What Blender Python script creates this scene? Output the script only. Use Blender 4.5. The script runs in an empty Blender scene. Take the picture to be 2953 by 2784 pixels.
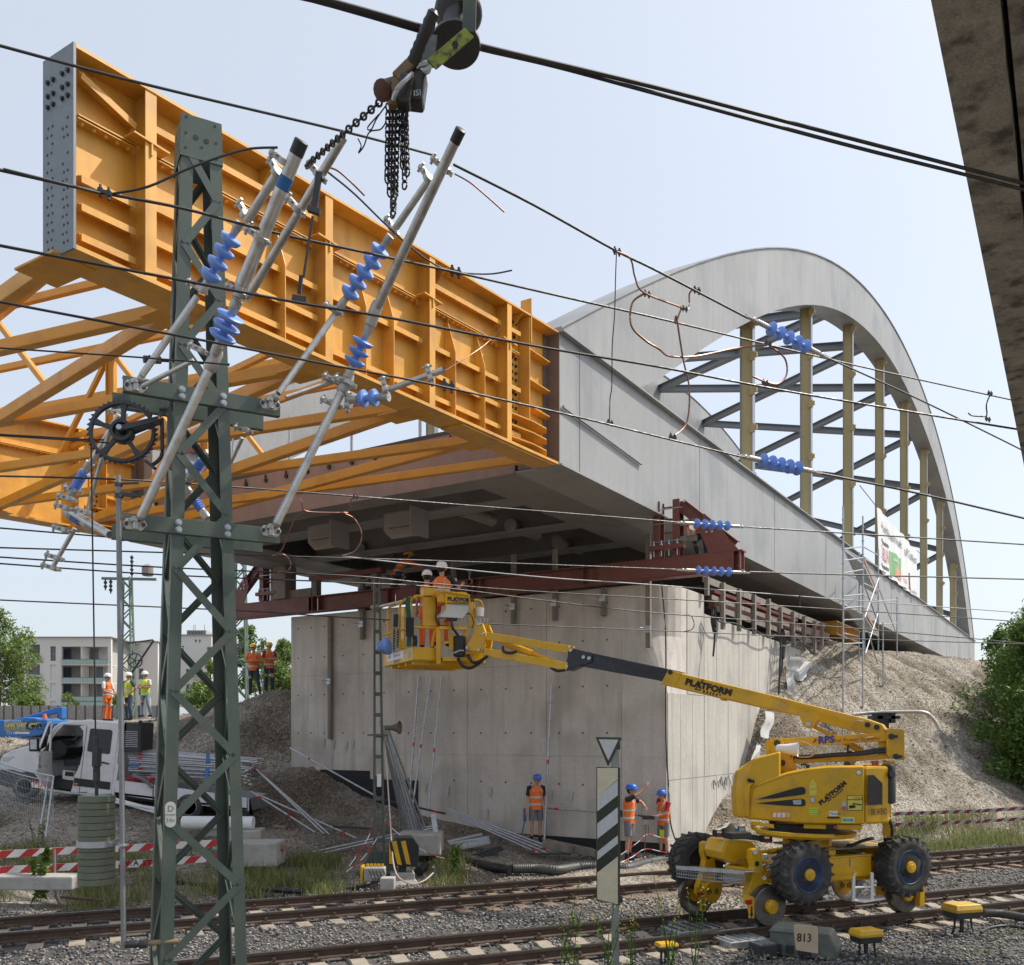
import bpy,bmesh,math,random
import numpy as np
from mathutils import Vector,Matrix
SC=bpy.context.scene
COL=SC.collection
rad=math.radians
F_PX,HOR,CXP,CAM_H=2674.0,2117.0,1476.5,3.15
cd=bpy.data.cameras.new('camera');cam=bpy.data.objects.new('camera',cd);COL.objects.link(cam)
cd.sensor_width=36.0;cd.lens=36.0*F_PX/2953.0
cd.shift_y=(HOR-1392.0)/2953.0
cd.clip_start=0.05;cd.clip_end=3000
cam.location=(0,0,CAM_H);cam.rotation_euler=(rad(90),0,0)
SC.camera=cam
SUN_EL,SUN_DIR=rad(52),Vector((0.965,0.26,0)).normalized()
W=bpy.data.worlds.new('World');SC.world=W;W.use_nodes=True
nt=W.node_tree;nt.nodes.clear()
o_=nt.nodes.new('ShaderNodeOutputWorld');bg=nt.nodes.new('ShaderNodeBackground');sk=nt.nodes.new('ShaderNodeTexSky')
sk.sky_type='NISHITA';sk.sun_disc=False;sk.sun_elevation=SUN_EL
sk.sun_rotation=math.atan2(SUN_DIR.x,SUN_DIR.y)
sk.altitude=500;sk.air_density=1.0;sk.dust_density=5.0;sk.ozone_density=1.2
bg.inputs['Strength'].default_value=0.15
mxs=nt.nodes.new('ShaderNodeMix');mxs.data_type='RGBA';mxs.inputs[0].default_value=0.66
nt.links.new(sk.outputs[0],mxs.inputs[6]);mxs.inputs[7].default_value=(3.2,3.42,3.62,1)
nt.links.new(mxs.outputs[2],bg.inputs[0]);nt.links.new(bg.outputs[0],o_.inputs[0])
sl=bpy.data.lights.new('sun','SUN');sun=bpy.data.objects.new('sun',sl);COL.objects.link(sun)
sl.energy=2.75;sl.angle=rad(1.0);sl.color=(1.0,0.93,0.82)
sd=Vector((SUN_DIR.x*math.cos(SUN_EL),SUN_DIR.y*math.cos(SUN_EL),math.sin(SUN_EL)))
sun.rotation_euler=sd.to_track_quat('Z','Y').to_euler();sun.location=(20,5,40)
SC.view_settings.view_transform='Standard';SC.view_settings.look='None'
SC.view_settings.gamma=1;SC.view_settings.use_curve_mapping=False;SC.view_settings.exposure=0.74
SC.cycles.max_bounces=6;SC.cycles.diffuse_bounces=3;SC.cycles.glossy_bounces=3;SC.cycles.transparent_max_bounces=8
ZR=dict(a=(0,0,1.874),b=(900,0,1.874),c=(1900,0,1.874),d=(0,900,1.874),e=(900,900,1.874),f=(1900,900,1.874),g=(0,1784,1.874),h=(900,1784,1.874),i=(1900,1784,1.874),m=(1930,2080,2.5165),k=(1090,1600,3.259),t=(0,2040,2.6158),w=(1600,2180,4.4625),n=(0,1780,2.3116),s=(180,1040,3.10625),u=(1850,1400,2.485),v=(650,2330,2.3388),D=(0,0,0.67322),S=(0,0,1.0),x=(600,0,2.0),y=(560,380,2.0))
def q(r,x,y):
 a,b_,s_=ZR[r];return(a+x/s_,b_+y/s_)
def P(p,Z):
 return Vector(((p[0]-CXP)/F_PX*Z,Z,CAM_H+(HOR-p[1])/F_PX*Z))
def ray(p):return Vector(((p[0]-CXP)/F_PX,1.0,(HOR-p[1])/F_PX))
def hit(p,O,n):
 d=ray(p);C=Vector((0,0,CAM_H));return C+d*((O-C).dot(n)/d.dot(n))
def onz(p,z):
 return P(p,F_PX*(z-CAM_H)/(HOR-p[1]))
class Frame:
 def __init__(s,O,u):
  s.O=Vector(O);s.u=Vector((u[0],u[1],0)).normalized();s.v=Vector((-s.u.y,s.u.x,0));s.w=Vector((0,0,1))
 def __call__(s,a,b,c):return s.O+s.u*a+s.v*b+s.w*c
 def loc(s,p):d=Vector(p)-s.O;return Vector((d.dot(s.u),d.dot(s.v),d.z))
 def pl(s,p,v):return s.loc(hit(p,s(0,v,0),s.v))
 def plu(s,p,u):return s.loc(hit(p,s(u,0,0),s.u))
 def R(s):return Matrix((s.u,s.v,s.w)).transposed()
I3=Matrix.Identity(3)
class MB:
 def __init__(s):s.v=[];s.f=[]
 def add(s,vs,fs):
  n=len(s.v);s.v+=[Vector(p)for p in vs];s.f+=[tuple(i+n for i in f)for f in fs];return s
 def box(s,c,size,R=None):
  R=R or I3;c=Vector(c);h=[k/2 for k in size]
  vs=[c+R@Vector((x*h[0],y*h[1],z*h[2]))for z in(-1,1)for y in(-1,1)for x in(-1,1)]
  return s.add(vs,[(0,2,3,1),(4,5,7,6),(0,1,5,4),(2,6,7,3),(0,4,6,2),(1,3,7,5)])
 def fbox(s,Fr,a0,a1,b0,b1,c0,c1):
  vs=[Fr(x,y,z)for z in(c0,c1)for y in(b0,b1)for x in(a0,a1)]
  return s.add(vs,[(0,2,3,1),(4,5,7,6),(0,1,5,4),(2,6,7,3),(0,4,6,2),(1,3,7,5)])
 def bar(s,p0,p1,w,h,up=(0,0,1)):
  p0=Vector(p0);p1=Vector(p1);d=(p1-p0).normalized();up=Vector(up)
  sx=d.cross(up)
  if sx.length<1e-4:sx=d.cross(Vector((0,1,0)))
  sx.normalize();uz=sx.cross(d).normalized()
  vs=[p+sx*x*w/2+uz*z*h/2 for p in(p0,p1)for z in(-1,1)for x in(-1,1)]
  return s.add(vs,[(0,1,3,2),(4,6,7,5),(0,4,5,1),(2,3,7,6),(0,2,6,4),(1,5,7,3)])
 def ibeam(s,p0,p1,w,h,t=0.02,up=(0,0,1),tw=None):
  p0=Vector(p0);p1=Vector(p1);d=(p1-p0).normalized();up=Vector(up)
  sx=d.cross(up).normalized();uz=sx.cross(d).normalized();tw=tw or t
  s.bar(p0+uz*(h/2-t/2),p1+uz*(h/2-t/2),w,t,up);s.bar(p0-uz*(h/2-t/2),p1-uz*(h/2-t/2),w,t,up)
  return s.bar(p0,p1,tw,h-2*t-0.001,up)
 def angle(s,p0,p1,w,t,nrm,side):
  p0=Vector(p0);p1=Vector(p1);nrm=Vector(nrm).normalized();side=Vector(side).normalized()
  s.bar(p0+side*w/2,p1+side*w/2,w,t,nrm);return s.bar(p0+nrm*w/2+side*t/2,p1+nrm*w/2+side*t/2,t,w-t,nrm)
 def tube(s,p0,p1,r,n=10,r1=None,cap=True):
  p0=Vector(p0);p1=Vector(p1);d=(p1-p0).normalized();r1=r if r1 is None else r1
  a=d.cross(Vector((0,0,1)));a=d.cross(Vector((0,1,0)))if a.length<1e-3 else a
  a.normalize();b=d.cross(a)
  vs=[p+(a*math.cos(2*math.pi*k/n)+b*math.sin(2*math.pi*k/n))*rr for p,rr in((p0,r),(p1,r1))for k in range(n)]
  fs=[(k,(k+1)%n,n+(k+1)%n,n+k)for k in range(n)]
  if cap:fs+=[tuple(range(n-1,-1,-1)),tuple(range(n,2*n))]
  return s.add(vs,fs)
 def pipe(s,p0,p1,r,wall=0.005,n=12):
  s.tube(p0,p1,r,n,cap=False);s.tube(p1,p0,r-wall,n,cap=False)
  return s
 def path(s,pts,r,n=6,cap=True):
  pts=[Vector(p)for p in pts];vs=[];ref=Vector((0,0,1));m=len(pts)
  for j,p in enumerate(pts):
   d=(pts[min(j+1,m-1)]-pts[max(j-1,0)]).normalized()
   a=d.cross(ref)
   if a.length<0.05:a=d.cross(Vector((0,1,0)))
   a.normalize();b=d.cross(a);rr=r[j]if isinstance(r,(list,tuple))else r
   vs+=[p+(a*math.cos(2*math.pi*k/n)+b*math.sin(2*math.pi*k/n))*rr for k in range(n)]
  fs=[(j*n+k,j*n+(k+1)%n,(j+1)*n+(k+1)%n,(j+1)*n+k)for j in range(m-1)for k in range(n)]
  if cap:fs+=[tuple(range(n-1,-1,-1)),tuple((m-1)*n+k for k in range(n))]
  return s.add(vs,fs)
 def prism(s,poly,ext):
  n=len(poly);ext=Vector(ext);vs=[Vector(p)for p in poly];vs+=[p+ext for p in vs]
  return s.add(vs,[tuple(range(n-1,-1,-1)),tuple(range(n,2*n))]+[(k,(k+1)%n,n+(k+1)%n,n+k)for k in range(n)])
 def lathe(s,prof,O,ax,n=20):
  O=Vector(O);ax=Vector(ax).normalized();a=ax.cross(Vector((0,0,1)))
  if a.length<1e-3:a=Vector((1,0,0))
  a.normalize();b=ax.cross(a);vs=[];m=len(prof)
  for h,r in prof:vs+=[O+ax*h+(a*math.cos(2*math.pi*k/n)+b*math.sin(2*math.pi*k/n))*max(r,1e-4)for k in range(n)]
  return s.add(vs,[(j*n+k,j*n+(k+1)%n,(j+1)*n+(k+1)%n,(j+1)*n+k)for j in range(m-1)for k in range(n)]+[tuple(range(n-1,-1,-1)),tuple((m-1)*n+k for k in range(n))])
 def loft(s,rings,cap=True):
  n=len(rings[0]);vs=[Vector(p)for r in rings for p in r];m=len(rings)
  fs=[(j*n+k,j*n+(k+1)%n,(j+1)*n+(k+1)%n,(j+1)*n+k)for j in range(m-1)for k in range(n)]
  if cap:fs+=[tuple(range(n-1,-1,-1)),tuple((m-1)*n+k for k in range(n))]
  return s.add(vs,fs)
 def ball(s,c,r,n=8,m=6,sq=(1,1,1)):
  c=Vector(c);rings=[]
  for j in range(m+1):
   a=math.pi*j/m;rings.append([c+Vector((math.sin(a)*math.cos(2*math.pi*k/n)*r*sq[0],math.sin(a)*math.sin(2*math.pi*k/n)*r*sq[1],-math.cos(a)*r*sq[2]))for k in range(n)])
  return s.loft(rings,False)
 def bolt(s,p,ax,r=0.02,h=0.02):
  return s.tube(p,Vector(p)+Vector(ax).normalized()*h,r,6)
 def build(s,name,mat,parent=None,smooth=False,bevel=0,kind=None,label=None):
  me=bpy.data.meshes.new(name);off=parent['_loc']if parent is not None and '_loc' in parent else None
  off=Vector(off)if off is not None else Vector((0,0,0))
  me.from_pydata([tuple(v-off)for v in s.v],[],s.f);me.update()
  if bevel==0 or True:
   bm=bmesh.new();bm.from_mesh(me);bmesh.ops.recalc_face_normals(bm,faces=bm.faces);bm.to_mesh(me);bm.free()
  if smooth:me.shade_smooth()if smooth is True else me.shade_smooth()
  me.materials.append(mat)
  o=bpy.data.objects.new(name,me);COL.objects.link(o)
  if parent is not None:o.parent=parent
  if parent is not None and '_loc' in parent:o['_loc']=parent['_loc']
  if smooth:
   me.set_sharp_from_angle(angle=rad(40))
  if bevel:
   md=o.modifiers.new('bevel','BEVEL');md.width=bevel;md.segments=2;md.limit_method='ANGLE';md.angle_limit=rad(35)
  if kind:o['kind']=kind
  if label:o['label']=label
  return o
def tag(o,label=None,cat=None,group=None,kind=None):
 for k_,v_ in(('label',label),('category',cat),('group',group),('kind',kind)):
  if v_:o[k_]=v_
 return o
def thing(name,loc,label,cat,group=None):
 o=bpy.data.objects.new(name,None);o.empty_display_size=0.3;COL.objects.link(o);o.location=loc
 o['_loc']=tuple(loc);return tag(o,label,cat,group)
def solo(mb,name,mat,label,cat,group=None,loc=None,**kw):
 c=Vector(loc)if loc is not None else Vector((sum(v.x for v in mb.v)/len(mb.v),sum(v.y for v in mb.v)/len(mb.v),min(v.z for v in mb.v)))
 mb.v=[v-c for v in mb.v];o=mb.build(name,mat,None,**kw);o.location=c
 return tag(o,label,cat,group)
def copy_tree(o,parent=None):
 c=o.copy();COL.objects.link(c)
 if parent is not None:c.parent=parent
 for ch in list(o.children):copy_tree(ch,c)
 return c
def move(o,loc,rz=0,s=1):
 o.location=loc;o.rotation_euler=(0,0,rz);o.scale=(s,s,s);return o
def text_mb(txt,size,O,ux,uz,depth=0.002,spacing=1.0,shear=0,sx=1,bold=0.0):
 cu=bpy.data.curves.new('txt','FONT');cu.body=txt;cu.size=size;cu.extrude=0.0;cu.resolution_u=2;cu.shear=shear
 cu.space_character=spacing;cu.offset=bold
 ob=bpy.data.objects.new('txt',cu);COL.objects.link(ob);dg=bpy.context.evaluated_depsgraph_get()
 me=bpy.data.meshes.new_from_object(ob.evaluated_get(dg));ux=Vector(ux).normalized();uz=Vector(uz).normalized();nn=ux.cross(uz)
 m=MB();O=Vector(O)
 vs=[O+ux*v.co.x*sx+uz*v.co.y+nn*depth for v in me.vertices]
 m.add(vs,[tuple(p.vertices)for p in me.polygons])
 bpy.data.objects.remove(ob);bpy.data.curves.remove(cu);bpy.data.meshes.remove(me);return m
def catmull(pts,n=6):
 pts=[Vector(p)for p in pts];out=[]
 for i in range(len(pts)-1):
  p0=pts[max(i-1,0)];p1=pts[i];p2=pts[i+1];p3=pts[min(i+2,len(pts)-1)]
  for k in range(n):
   t=k/n;out.append(0.5*((2*p1)+(p2-p0)*t+(2*p0-5*p1+4*p2-p3)*t*t+(3*p1-p0-3*p2+p3)*t**3))
 out.append(pts[-1]);return out
MATS={}
def mat(name,col,rough=0.6,metal=0.0,var=0.12,scale=2.0,streak=0.0,bump=0.0,bscale=60,dirt=None,dscale=3,damt=0.4,spec=0.5,fine=0.06):
 if name in MATS:return MATS[name]
 m=bpy.data.materials.new(name);m.use_nodes=True;nt=m.node_tree;N=nt.nodes;L=nt.links
 bs=N['Principled BSDF'];bs.inputs['Roughness'].default_value=rough;bs.inputs['Metallic'].default_value=metal
 bs.inputs['Specular IOR Level'].default_value=spec
 tc=N.new('ShaderNodeTexCoord')
 def noise(sc,det=4,vec=None):
  n=N.new('ShaderNodeTexNoise');n.inputs['Scale'].default_value=sc;n.inputs['Detail'].default_value=det
  L.new(vec or tc.outputs['Object'],n.inputs['Vector']);return n
 def ramp(inp,a,b):
  r=N.new('ShaderNodeMapRange');r.inputs[1].default_value=a;r.inputs[2].default_value=b;L.new(inp,r.inputs[0]);return r
 def mix(fac,a,b):
  x=N.new('ShaderNodeMix');x.data_type='RGBA'
  if hasattr(fac,'is_output'):L.new(fac,x.inputs[0])
  else:x.inputs[0].default_value=fac
  for i_,v_ in((6,a),(7,b)):
   if hasattr(v_,'is_output'):L.new(v_,x.inputs[i_])
   else:x.inputs[i_].default_value=(*v_,1)
  return x.outputs[2]
 lo=tuple(c*(1-var)for c in col);hi=tuple(min(1,c*(1+var))for c in col)
 n1=noise(scale,5);c1=mix(ramp(n1.outputs[0],.3,.7).outputs[0],lo,hi)
 if fine:
  n2=noise(scale*18,3);c1=mix(ramp(n2.outputs[0],.35,.75).outputs[0],c1,mix(0.5,c1,tuple(min(1,c*(1+fine*6))for c in col)))
 if streak:
  mp=N.new('ShaderNodeMapping');mp.inputs['Scale'].default_value=(1,1,0.08);L.new(tc.outputs['Object'],mp.inputs[0])
  n3=noise(4.5,4,mp.outputs[0]);dk=tuple(c*(1-streak)for c in col)
  c1=mix(ramp(n3.outputs[0],.48,.72).outputs[0],c1,dk)
 if dirt:
  n4=noise(dscale,7);r4=ramp(n4.outputs[0],.5,.68);mu=N.new('ShaderNodeMath');mu.operation='MULTIPLY';mu.inputs[1].default_value=damt
  L.new(r4.outputs[0],mu.inputs[0]);c1=mix(mu.outputs[0],c1,dirt)
 L.new(c1,bs.inputs['Base Color'])
 rr=ramp(noise(scale*4,4).outputs[0],.3,.7);rr.inputs[3].default_value=max(0,rough-.1);rr.inputs[4].default_value=min(1,rough+.1)
 L.new(rr.outputs[0],bs.inputs['Roughness'])
 if bump:
  nb=noise(bscale,4);bp=N.new('ShaderNodeBump');bp.inputs['Strength'].default_value=bump;bp.inputs['Distance'].default_value=0.02
  L.new(nb.outputs[0],bp.inputs['Height']);L.new(bp.outputs[0],bs.inputs['Normal'])
 MATS[name]=m;return m
YEL=mat('nose_paint',(0.68,0.345,0.05),.45,var=.10,scale=.8,streak=.16,dirt=(0.38,0.20,0.07),dscale=1.8,damt=.5,fine=.02)
YELD=mat('brace_paint',(0.64,0.30,0.03),.45,var=.08,scale=.9,dirt=(0.3,0.13,0.03),dscale=2,damt=.3,fine=.02)
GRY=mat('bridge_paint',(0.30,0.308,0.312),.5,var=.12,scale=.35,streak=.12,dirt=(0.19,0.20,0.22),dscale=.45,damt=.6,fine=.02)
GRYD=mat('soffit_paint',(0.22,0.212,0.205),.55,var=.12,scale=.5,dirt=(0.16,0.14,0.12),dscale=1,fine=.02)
BRN=mat('primer_steel',(0.30,0.21,0.185),.55,var=.10,scale=.6,streak=.12,dirt=(0.2,0.15,0.14),dscale=1.1,fine=.02)
HANG=mat('hanger_paint',(0.42,0.33,0.155),.5,var=.08,scale=.6,streak=.1,fine=.02)
BRC=mat('wind_brace_paint',(0.24,0.26,0.285),.5,var=.1,scale=.8,fine=.02)
CON=mat('fair_concrete',(0.56,0.52,0.47),.85,var=.12,scale=.8,streak=.16,bump=.12,bscale=35,dirt=(0.37,0.335,0.295),dscale=.9,damt=.6,fine=.05)
CONL=mat('light_concrete',(0.46,0.44,0.40),.85,var=.10,scale=.6,streak=.2,bump=.12,bscale=35,dirt=(0.33,0.32,0.30),dscale=.8,damt=.5,fine=.05)
CONB=mat('block_concrete',(0.36,0.345,0.32),.9,var=.18,scale=2,bump=.3,bscale=30,dirt=(0.2,0.19,0.17),dscale=4,fine=.1)
BIT=mat('bitumen_black',(0.012,0.012,0.013),.6,var=.2,scale=3)
OLDC=mat('old_concrete',(0.225,0.212,0.19),.9,var=.4,scale=5,bump=1.0,bscale=9,dirt=(0.05,0.046,0.042),dscale=7,damt=.85,fine=.2)
RED=mat('oxide_red_steel',(0.175,0.055,0.042),.5,var=.14,scale=1.2,dirt=(0.10,0.035,0.03),dscale=2.5,fine=.03)
GREEN=mat('mast_green',(0.078,0.105,0.088),.5,var=.14,scale=2.5,streak=.15,dirt=(0.12,0.12,0.085),dscale=5,damt=.35,fine=.04)
ALU=mat('aluminium_tube',(0.52,0.51,0.49),.38,metal=.85,var=.12,scale=5,dirt=(0.3,0.27,0.23),dscale=8,damt=.5)
GALV=mat('galvanised_steel',(0.42,0.45,0.48),.42,metal=.7,var=.14,scale=9,dirt=(0.25,0.26,0.27),dscale=12)
CAST=mat('cast_fitting',(0.40,0.39,0.37),.45,metal=.6,var=.18,scale=12)
BLU=mat('insulator_blue',(0.16,0.30,0.72),.42,var=.12,scale=6,fine=.04,dirt=(.12,.18,.36),dscale=9,damt=.4)
BLK=mat('black_cable',(0.018,0.018,0.02),.5,var=.2,scale=5)
DKM=mat('dark_cast_iron',(0.045,0.047,0.052),.5,metal=.3,var=.2,scale=8)
COP=mat('copper_wire',(0.21,0.105,0.075),.45,metal=.6,var=.2,scale=10)
RUSTY=mat('rail_rust',(0.075,0.047,0.034),.75,var=.22,scale=5,dirt=(0.05,0.032,0.025),dscale=9,bump=.2)
RAILTOP=mat('rail_running_face',(0.22,0.2,0.185),.3,metal=.85,var=.15,scale=9,dirt=(0.1,0.07,0.05),dscale=4)
SLP=mat('sleeper_concrete',(0.30,0.265,0.215),.9,var=.14,scale=5,bump=.25,dirt=(0.2,0.15,0.11),dscale=4,damt=.7)
SLPR=mat('sleeper_rusty',(0.20,0.145,0.105),.9,var=.2,scale=5,bump=.3,dirt=(0.1,0.065,0.045),dscale=5,damt=.8)
WOOD=mat('weathered_wood',(0.235,0.205,0.175),.85,var=.2,scale=5,streak=.3,bump=.3,bscale=25,dirt=(0.12,0.10,0.085),dscale=5)
MYEL=mat('machine_yellow',(0.66,0.375,0.008),.34,var=.08,scale=1.2,dirt=(0.36,0.23,0.06),dscale=2.6,damt=.5,fine=.015)
TYRE=mat('tyre_rubber',(0.045,0.044,0.043),.85,var=.3,scale=9,dirt=(0.15,0.14,0.13),dscale=5,damt=.6,bump=.3)
BRIM=mat('blue_rim',(0.03,0.085,0.21),.5,var=.2,scale=8,dirt=(0.12,0.12,0.12),dscale=6)
STL=mat('wheel_steel',(0.16,0.15,0.145),.35,metal=.8,var=.2,scale=8)
BLKP=mat('black_plastic',(0.014,0.015,0.017),.45,var=.2,scale=5)
NAVY=mat('boom_black',(0.012,0.015,0.024),.3,var=.15,scale=3)
WHT=mat('white_paint',(0.74,0.75,0.76),.4,var=.04,scale=2,fine=.01)
VAN=mat('van_silver_white',(0.70,0.71,0.73),.3,var=.03,scale=1.5,dirt=(0.44,0.43,0.41),dscale=2,damt=.3,fine=.01)
GLS=mat('dark_glass',(0.02,0.024,0.03),.08,var=.2,scale=1)
REDP=mat('red_paint',(0.55,0.02,0.02),.45,var=.08,scale=3)
ORG=mat('signal_orange',(0.85,0.17,0.025),.75,var=.08,scale=8)
HIYEL=mat('signal_yellow',(0.62,0.78,0.05),.75,var=.08,scale=8)
REFL=mat('reflective_grey',(0.50,0.51,0.50),.5,var=.06,scale=8)
SKIN=mat('skin',(0.50,0.27,0.185),.6,var=.06,scale=10)
BLKC=mat('black_cloth',(0.022,0.022,0.025),.9,var=.2,scale=8)
JEAN=mat('denim',(0.04,0.055,0.10),.9,var=.2,scale=9)
JEANL=mat('light_denim',(0.20,0.27,0.36),.9,var=.15,scale=9)
GRYC=mat('grey_cloth',(0.17,0.17,0.18),.9,var=.15,scale=9)
REDC=mat('red_cloth',(0.38,0.02,0.04),.9,var=.15,scale=9)
WHC=mat('white_cloth',(0.62,0.62,0.62),.9,var=.08,scale=9)
HBLUE=mat('helmet_blue',(0.03,0.13,0.52),.35,var=.05)
HWHT=mat('helmet_white',(0.78,0.78,0.77),.35,var=.04)
HYEL=mat('helmet_yellow',(0.72,0.44,0.03),.4,var=.06)
HAIR=mat('hair',(0.03,0.02,0.015),.8,var=.2)
# ==== FRAMES
BDIR=(0.5348,0.8450)
C0=Vector((3.95,23.6,0))
BF=Frame(C0,BDIR)
RD=(math.sin(rad(66.6)),math.cos(rad(66.6)))
TF=Frame((2.41,15.2,0),RD)
TF2=Frame((3.24,20.45,0),(math.sin(rad(66.2)),math.cos(rad(66.2))))
# ==== TERRAIN
ctrl=[]
for a in range(-30,61,5):
 for b_ in(-22,-14,-8,-4,-1,1,3,5,6.5):
  p=TF(a,b_,0);ctrl.append((p.x,p.y,-0.24))
for a in(-25,-20,-15,-10,-6,-2,2,6,10,14,18,24,32,45):p=TF(a,8.3,0);ctrl.append((p.x,p.y,-0.12))
def cz(p,Z):v=P(p,Z);ctrl.append(tuple(v))
for a,z in((0,0.02),(2,0.02),(3.9,.24),(5.5,.3),(7.2,.48),(9.8,.92),(11.5,1.6),(13.34,2.0)):p=BF(-.3,a,0);ctrl.append((p.x,p.y,z))
for a,z in((0,-.03),(3.9,.05),(7.2,0.2),(9.8,.35),(12,.7)):p=BF(-2.6,a,0);ctrl.append((p.x,p.y,z))
for a,z in((1.0,0.1),(2.84,.5),(4.4,1.1),(7.4,3.6),(11.5,5.7)):p=BF(a,-.3,0);ctrl.append((p.x,p.y,z))
ctrl+=[(-13.8,25.8,1.28),(-8.9,25.8,.75),(-13.6,24.2,1.15),(-9,24.0,.6),(-17,26,1.4),(-6.2,25,.55),(-13,21.8,.55),(-9,21.5,.15),(-6,21.8,.05),(-17,21.5,.7),(-22,24,1.2)]
crest=[(-21,31,2.75),(-17.2,31.3,2.85),(-15.0,32.6,3.1),(-13.0,33,3.45),(-10.5,32.4,3.8),(-9.3,32,4.0),(-8.4,32.0,4.2)]
ctrl+=crest
ctrl+=[(-15.2,35.6,3.45),(-14.2,36.8,3.6),(-8.9,33.6,4.5),(-8.0,34,4.75),(-12,35,3.9),(-20,36,3.2),(-26,38,3.2),(-12,29.3,1.7),(-9.5,28.6,1.6),(-15,29.5,1.5),(-19,29,1.6),(-7.9,28.6,1.9),(-24,29,2)]
for x in(-70,-45,-28,-15,-5):ctrl+=[(x,56,3.9),(x,72,4.0),(x,110,4.2)]
ctrl+=[(5,45,4.6),(-5,42,4.6),(2,36,4.5),(8,60,5)]
for u_,v_,z_ in((-.2,13.9,2.0),(.5,13.8,2.6),(1.4,13.8,3.7),(2.4,14,4.5),(4,13.8,4.8),(6,13,4.8),(9,11,4.6),(9,6,4.7),(5,8,4.5),(9,2,5.2),(-1.2,14.2,1.7),(12,12,4.5)):p_=BF(u_,v_,0);ctrl.append((p_.x,p_.y,z_))
foot=[(7.6,27.3,.12),(9.5,27.9,.05),(11.4,28.6,0),(15,30,0),(20,32.3,0),(28,36,0),(40,41,.0)]
ctrl+=foot
ctrl+=[(9.3,31.6,5.0),(9.6,33.4,6.35),(10.8,35,6.75),(13.2,39,7.1),(16.5,44,7.2),(20,49,7.5),(25,56,7.8),(33,68,7.8),(48,90,7.8),(60,110,7.8),(75,70,5),(80,50,3),(32,52,6.0),(24,46,6.2),(11,31.5,3.1),(14,34.5,3.6),(18,38,3.5),(24,42,3.2),(12,37.5,6.9),(15.5,41,6.9),(36,48,3.5)]
ctrl+=[(x,y,-.3)for x in(-60,-30,0,30,60,90)for y in(-30,-5)]+[(90,30,0),(-60,10,.2),(-60,28,2.5),(-40,20,.8),(-40,31,2.5)]
CT=np.array(ctrl)
def _phi(r2):return np.sqrt(r2+0.6)
_d2=((CT[:,None,:2]-CT[None,:,:2])**2).sum(-1)
_n=len(CT);_A=np.zeros((_n+3,_n+3));_A[:_n,:_n]=_phi(_d2)+np.eye(_n)*-0.02;_A[:_n,_n]=1;_A[_n,:_n]=1
_A[:_n,_n+1:_n+3]=CT[:,:2]/50;_A[_n+1:_n+3,:_n]=CT[:,:2].T/50
_w=np.linalg.solve(_A,np.concatenate([CT[:,2],[0,0,0]]))
def _vn(x,y,s):
 return(np.sin(x*1.7*s+1.3*np.sin(y*1.1*s+.5))*np.cos(y*1.9*s+1.1*np.sin(x*.9*s+2))+.5*np.sin(x*4.1*s+y*3.3*s+1.7*np.sin(y*2.3*s))*np.cos(y*4.7*s-x*2.1*s))
def hts(x,y):
 x=np.asarray(x,float).ravel();y=np.asarray(y,float).ravel();out=np.empty(len(x))
 for i in range(0,len(x),20000):
  xx=x[i:i+20000];yy=y[i:i+20000]
  r2=(xx[:,None]-CT[None,:,0])**2+(yy[:,None]-CT[None,:,1])**2
  out[i:i+20000]=_phi(r2)@_w[:_n]+_w[_n]+xx/50*_w[_n+1]+yy/50*_w[_n+2]
 out=np.clip(out,-.4,8.2)
 rise=np.clip((out-.15)/1.0,0,1)
 out+=rise*(_vn(x,y,.9)*.05+_vn(x,y,3.1)*.045+_vn(y,x,1.9)*.04)
 a=(x*.845-y*.535);g=np.clip((x-8)/3,0,1)*np.clip((out-.5)/2,0,1)*np.clip((7.2-out)/1.0,0,1)
 bb=x*0.55+y*0.835
 ph=a*0.4+bb*1.9
 out-=g*(.24*np.abs(np.sin(ph*1.35+.8*np.sin(a*1.1)))**2.5*1.3+.09*np.abs(np.sin(ph*3.7+a)))
 return out
def hz(x,y):return float(hts([x],[y])[0])
def axis_pts(a,b,d0,mids):
 o=[a]
 while o[-1]<b:
  x=o[-1];st=d0 if mids[0]<=x<=mids[1]else min(30,d0+.16*min(abs(x-mids[0]),abs(x-mids[1])));o.append(x+st)
 return np.array(o)
gx=axis_pts(-500,500,.3,(-24,34));gy=axis_pts(-60,700,.3,(9,62))
GX,GY=np.meshgrid(gx,gy);GZ=hts(np.clip(GX,-75,95),np.clip(GY,-30,115))
me=bpy.data.meshes.new('ground');nx,ny=len(gx),len(gy)
me.vertices.add(nx*ny);me.vertices.foreach_set('co',np.stack([GX.ravel(),GY.ravel(),GZ.ravel()],1).ravel())
ii=(np.arange(ny-1)[:,None]*nx+np.arange(nx-1)[None,:]).ravel()
qd=np.stack([ii,ii+1,ii+1+nx,ii+nx],1).ravel();nq=len(ii)
me.loops.add(nq*4);me.loops.foreach_set('vertex_index',qd);me.polygons.add(nq)
me.polygons.foreach_set('loop_start',np.arange(nq)*4);me.update(calc_edges=True);me.shade_smooth()
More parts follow.
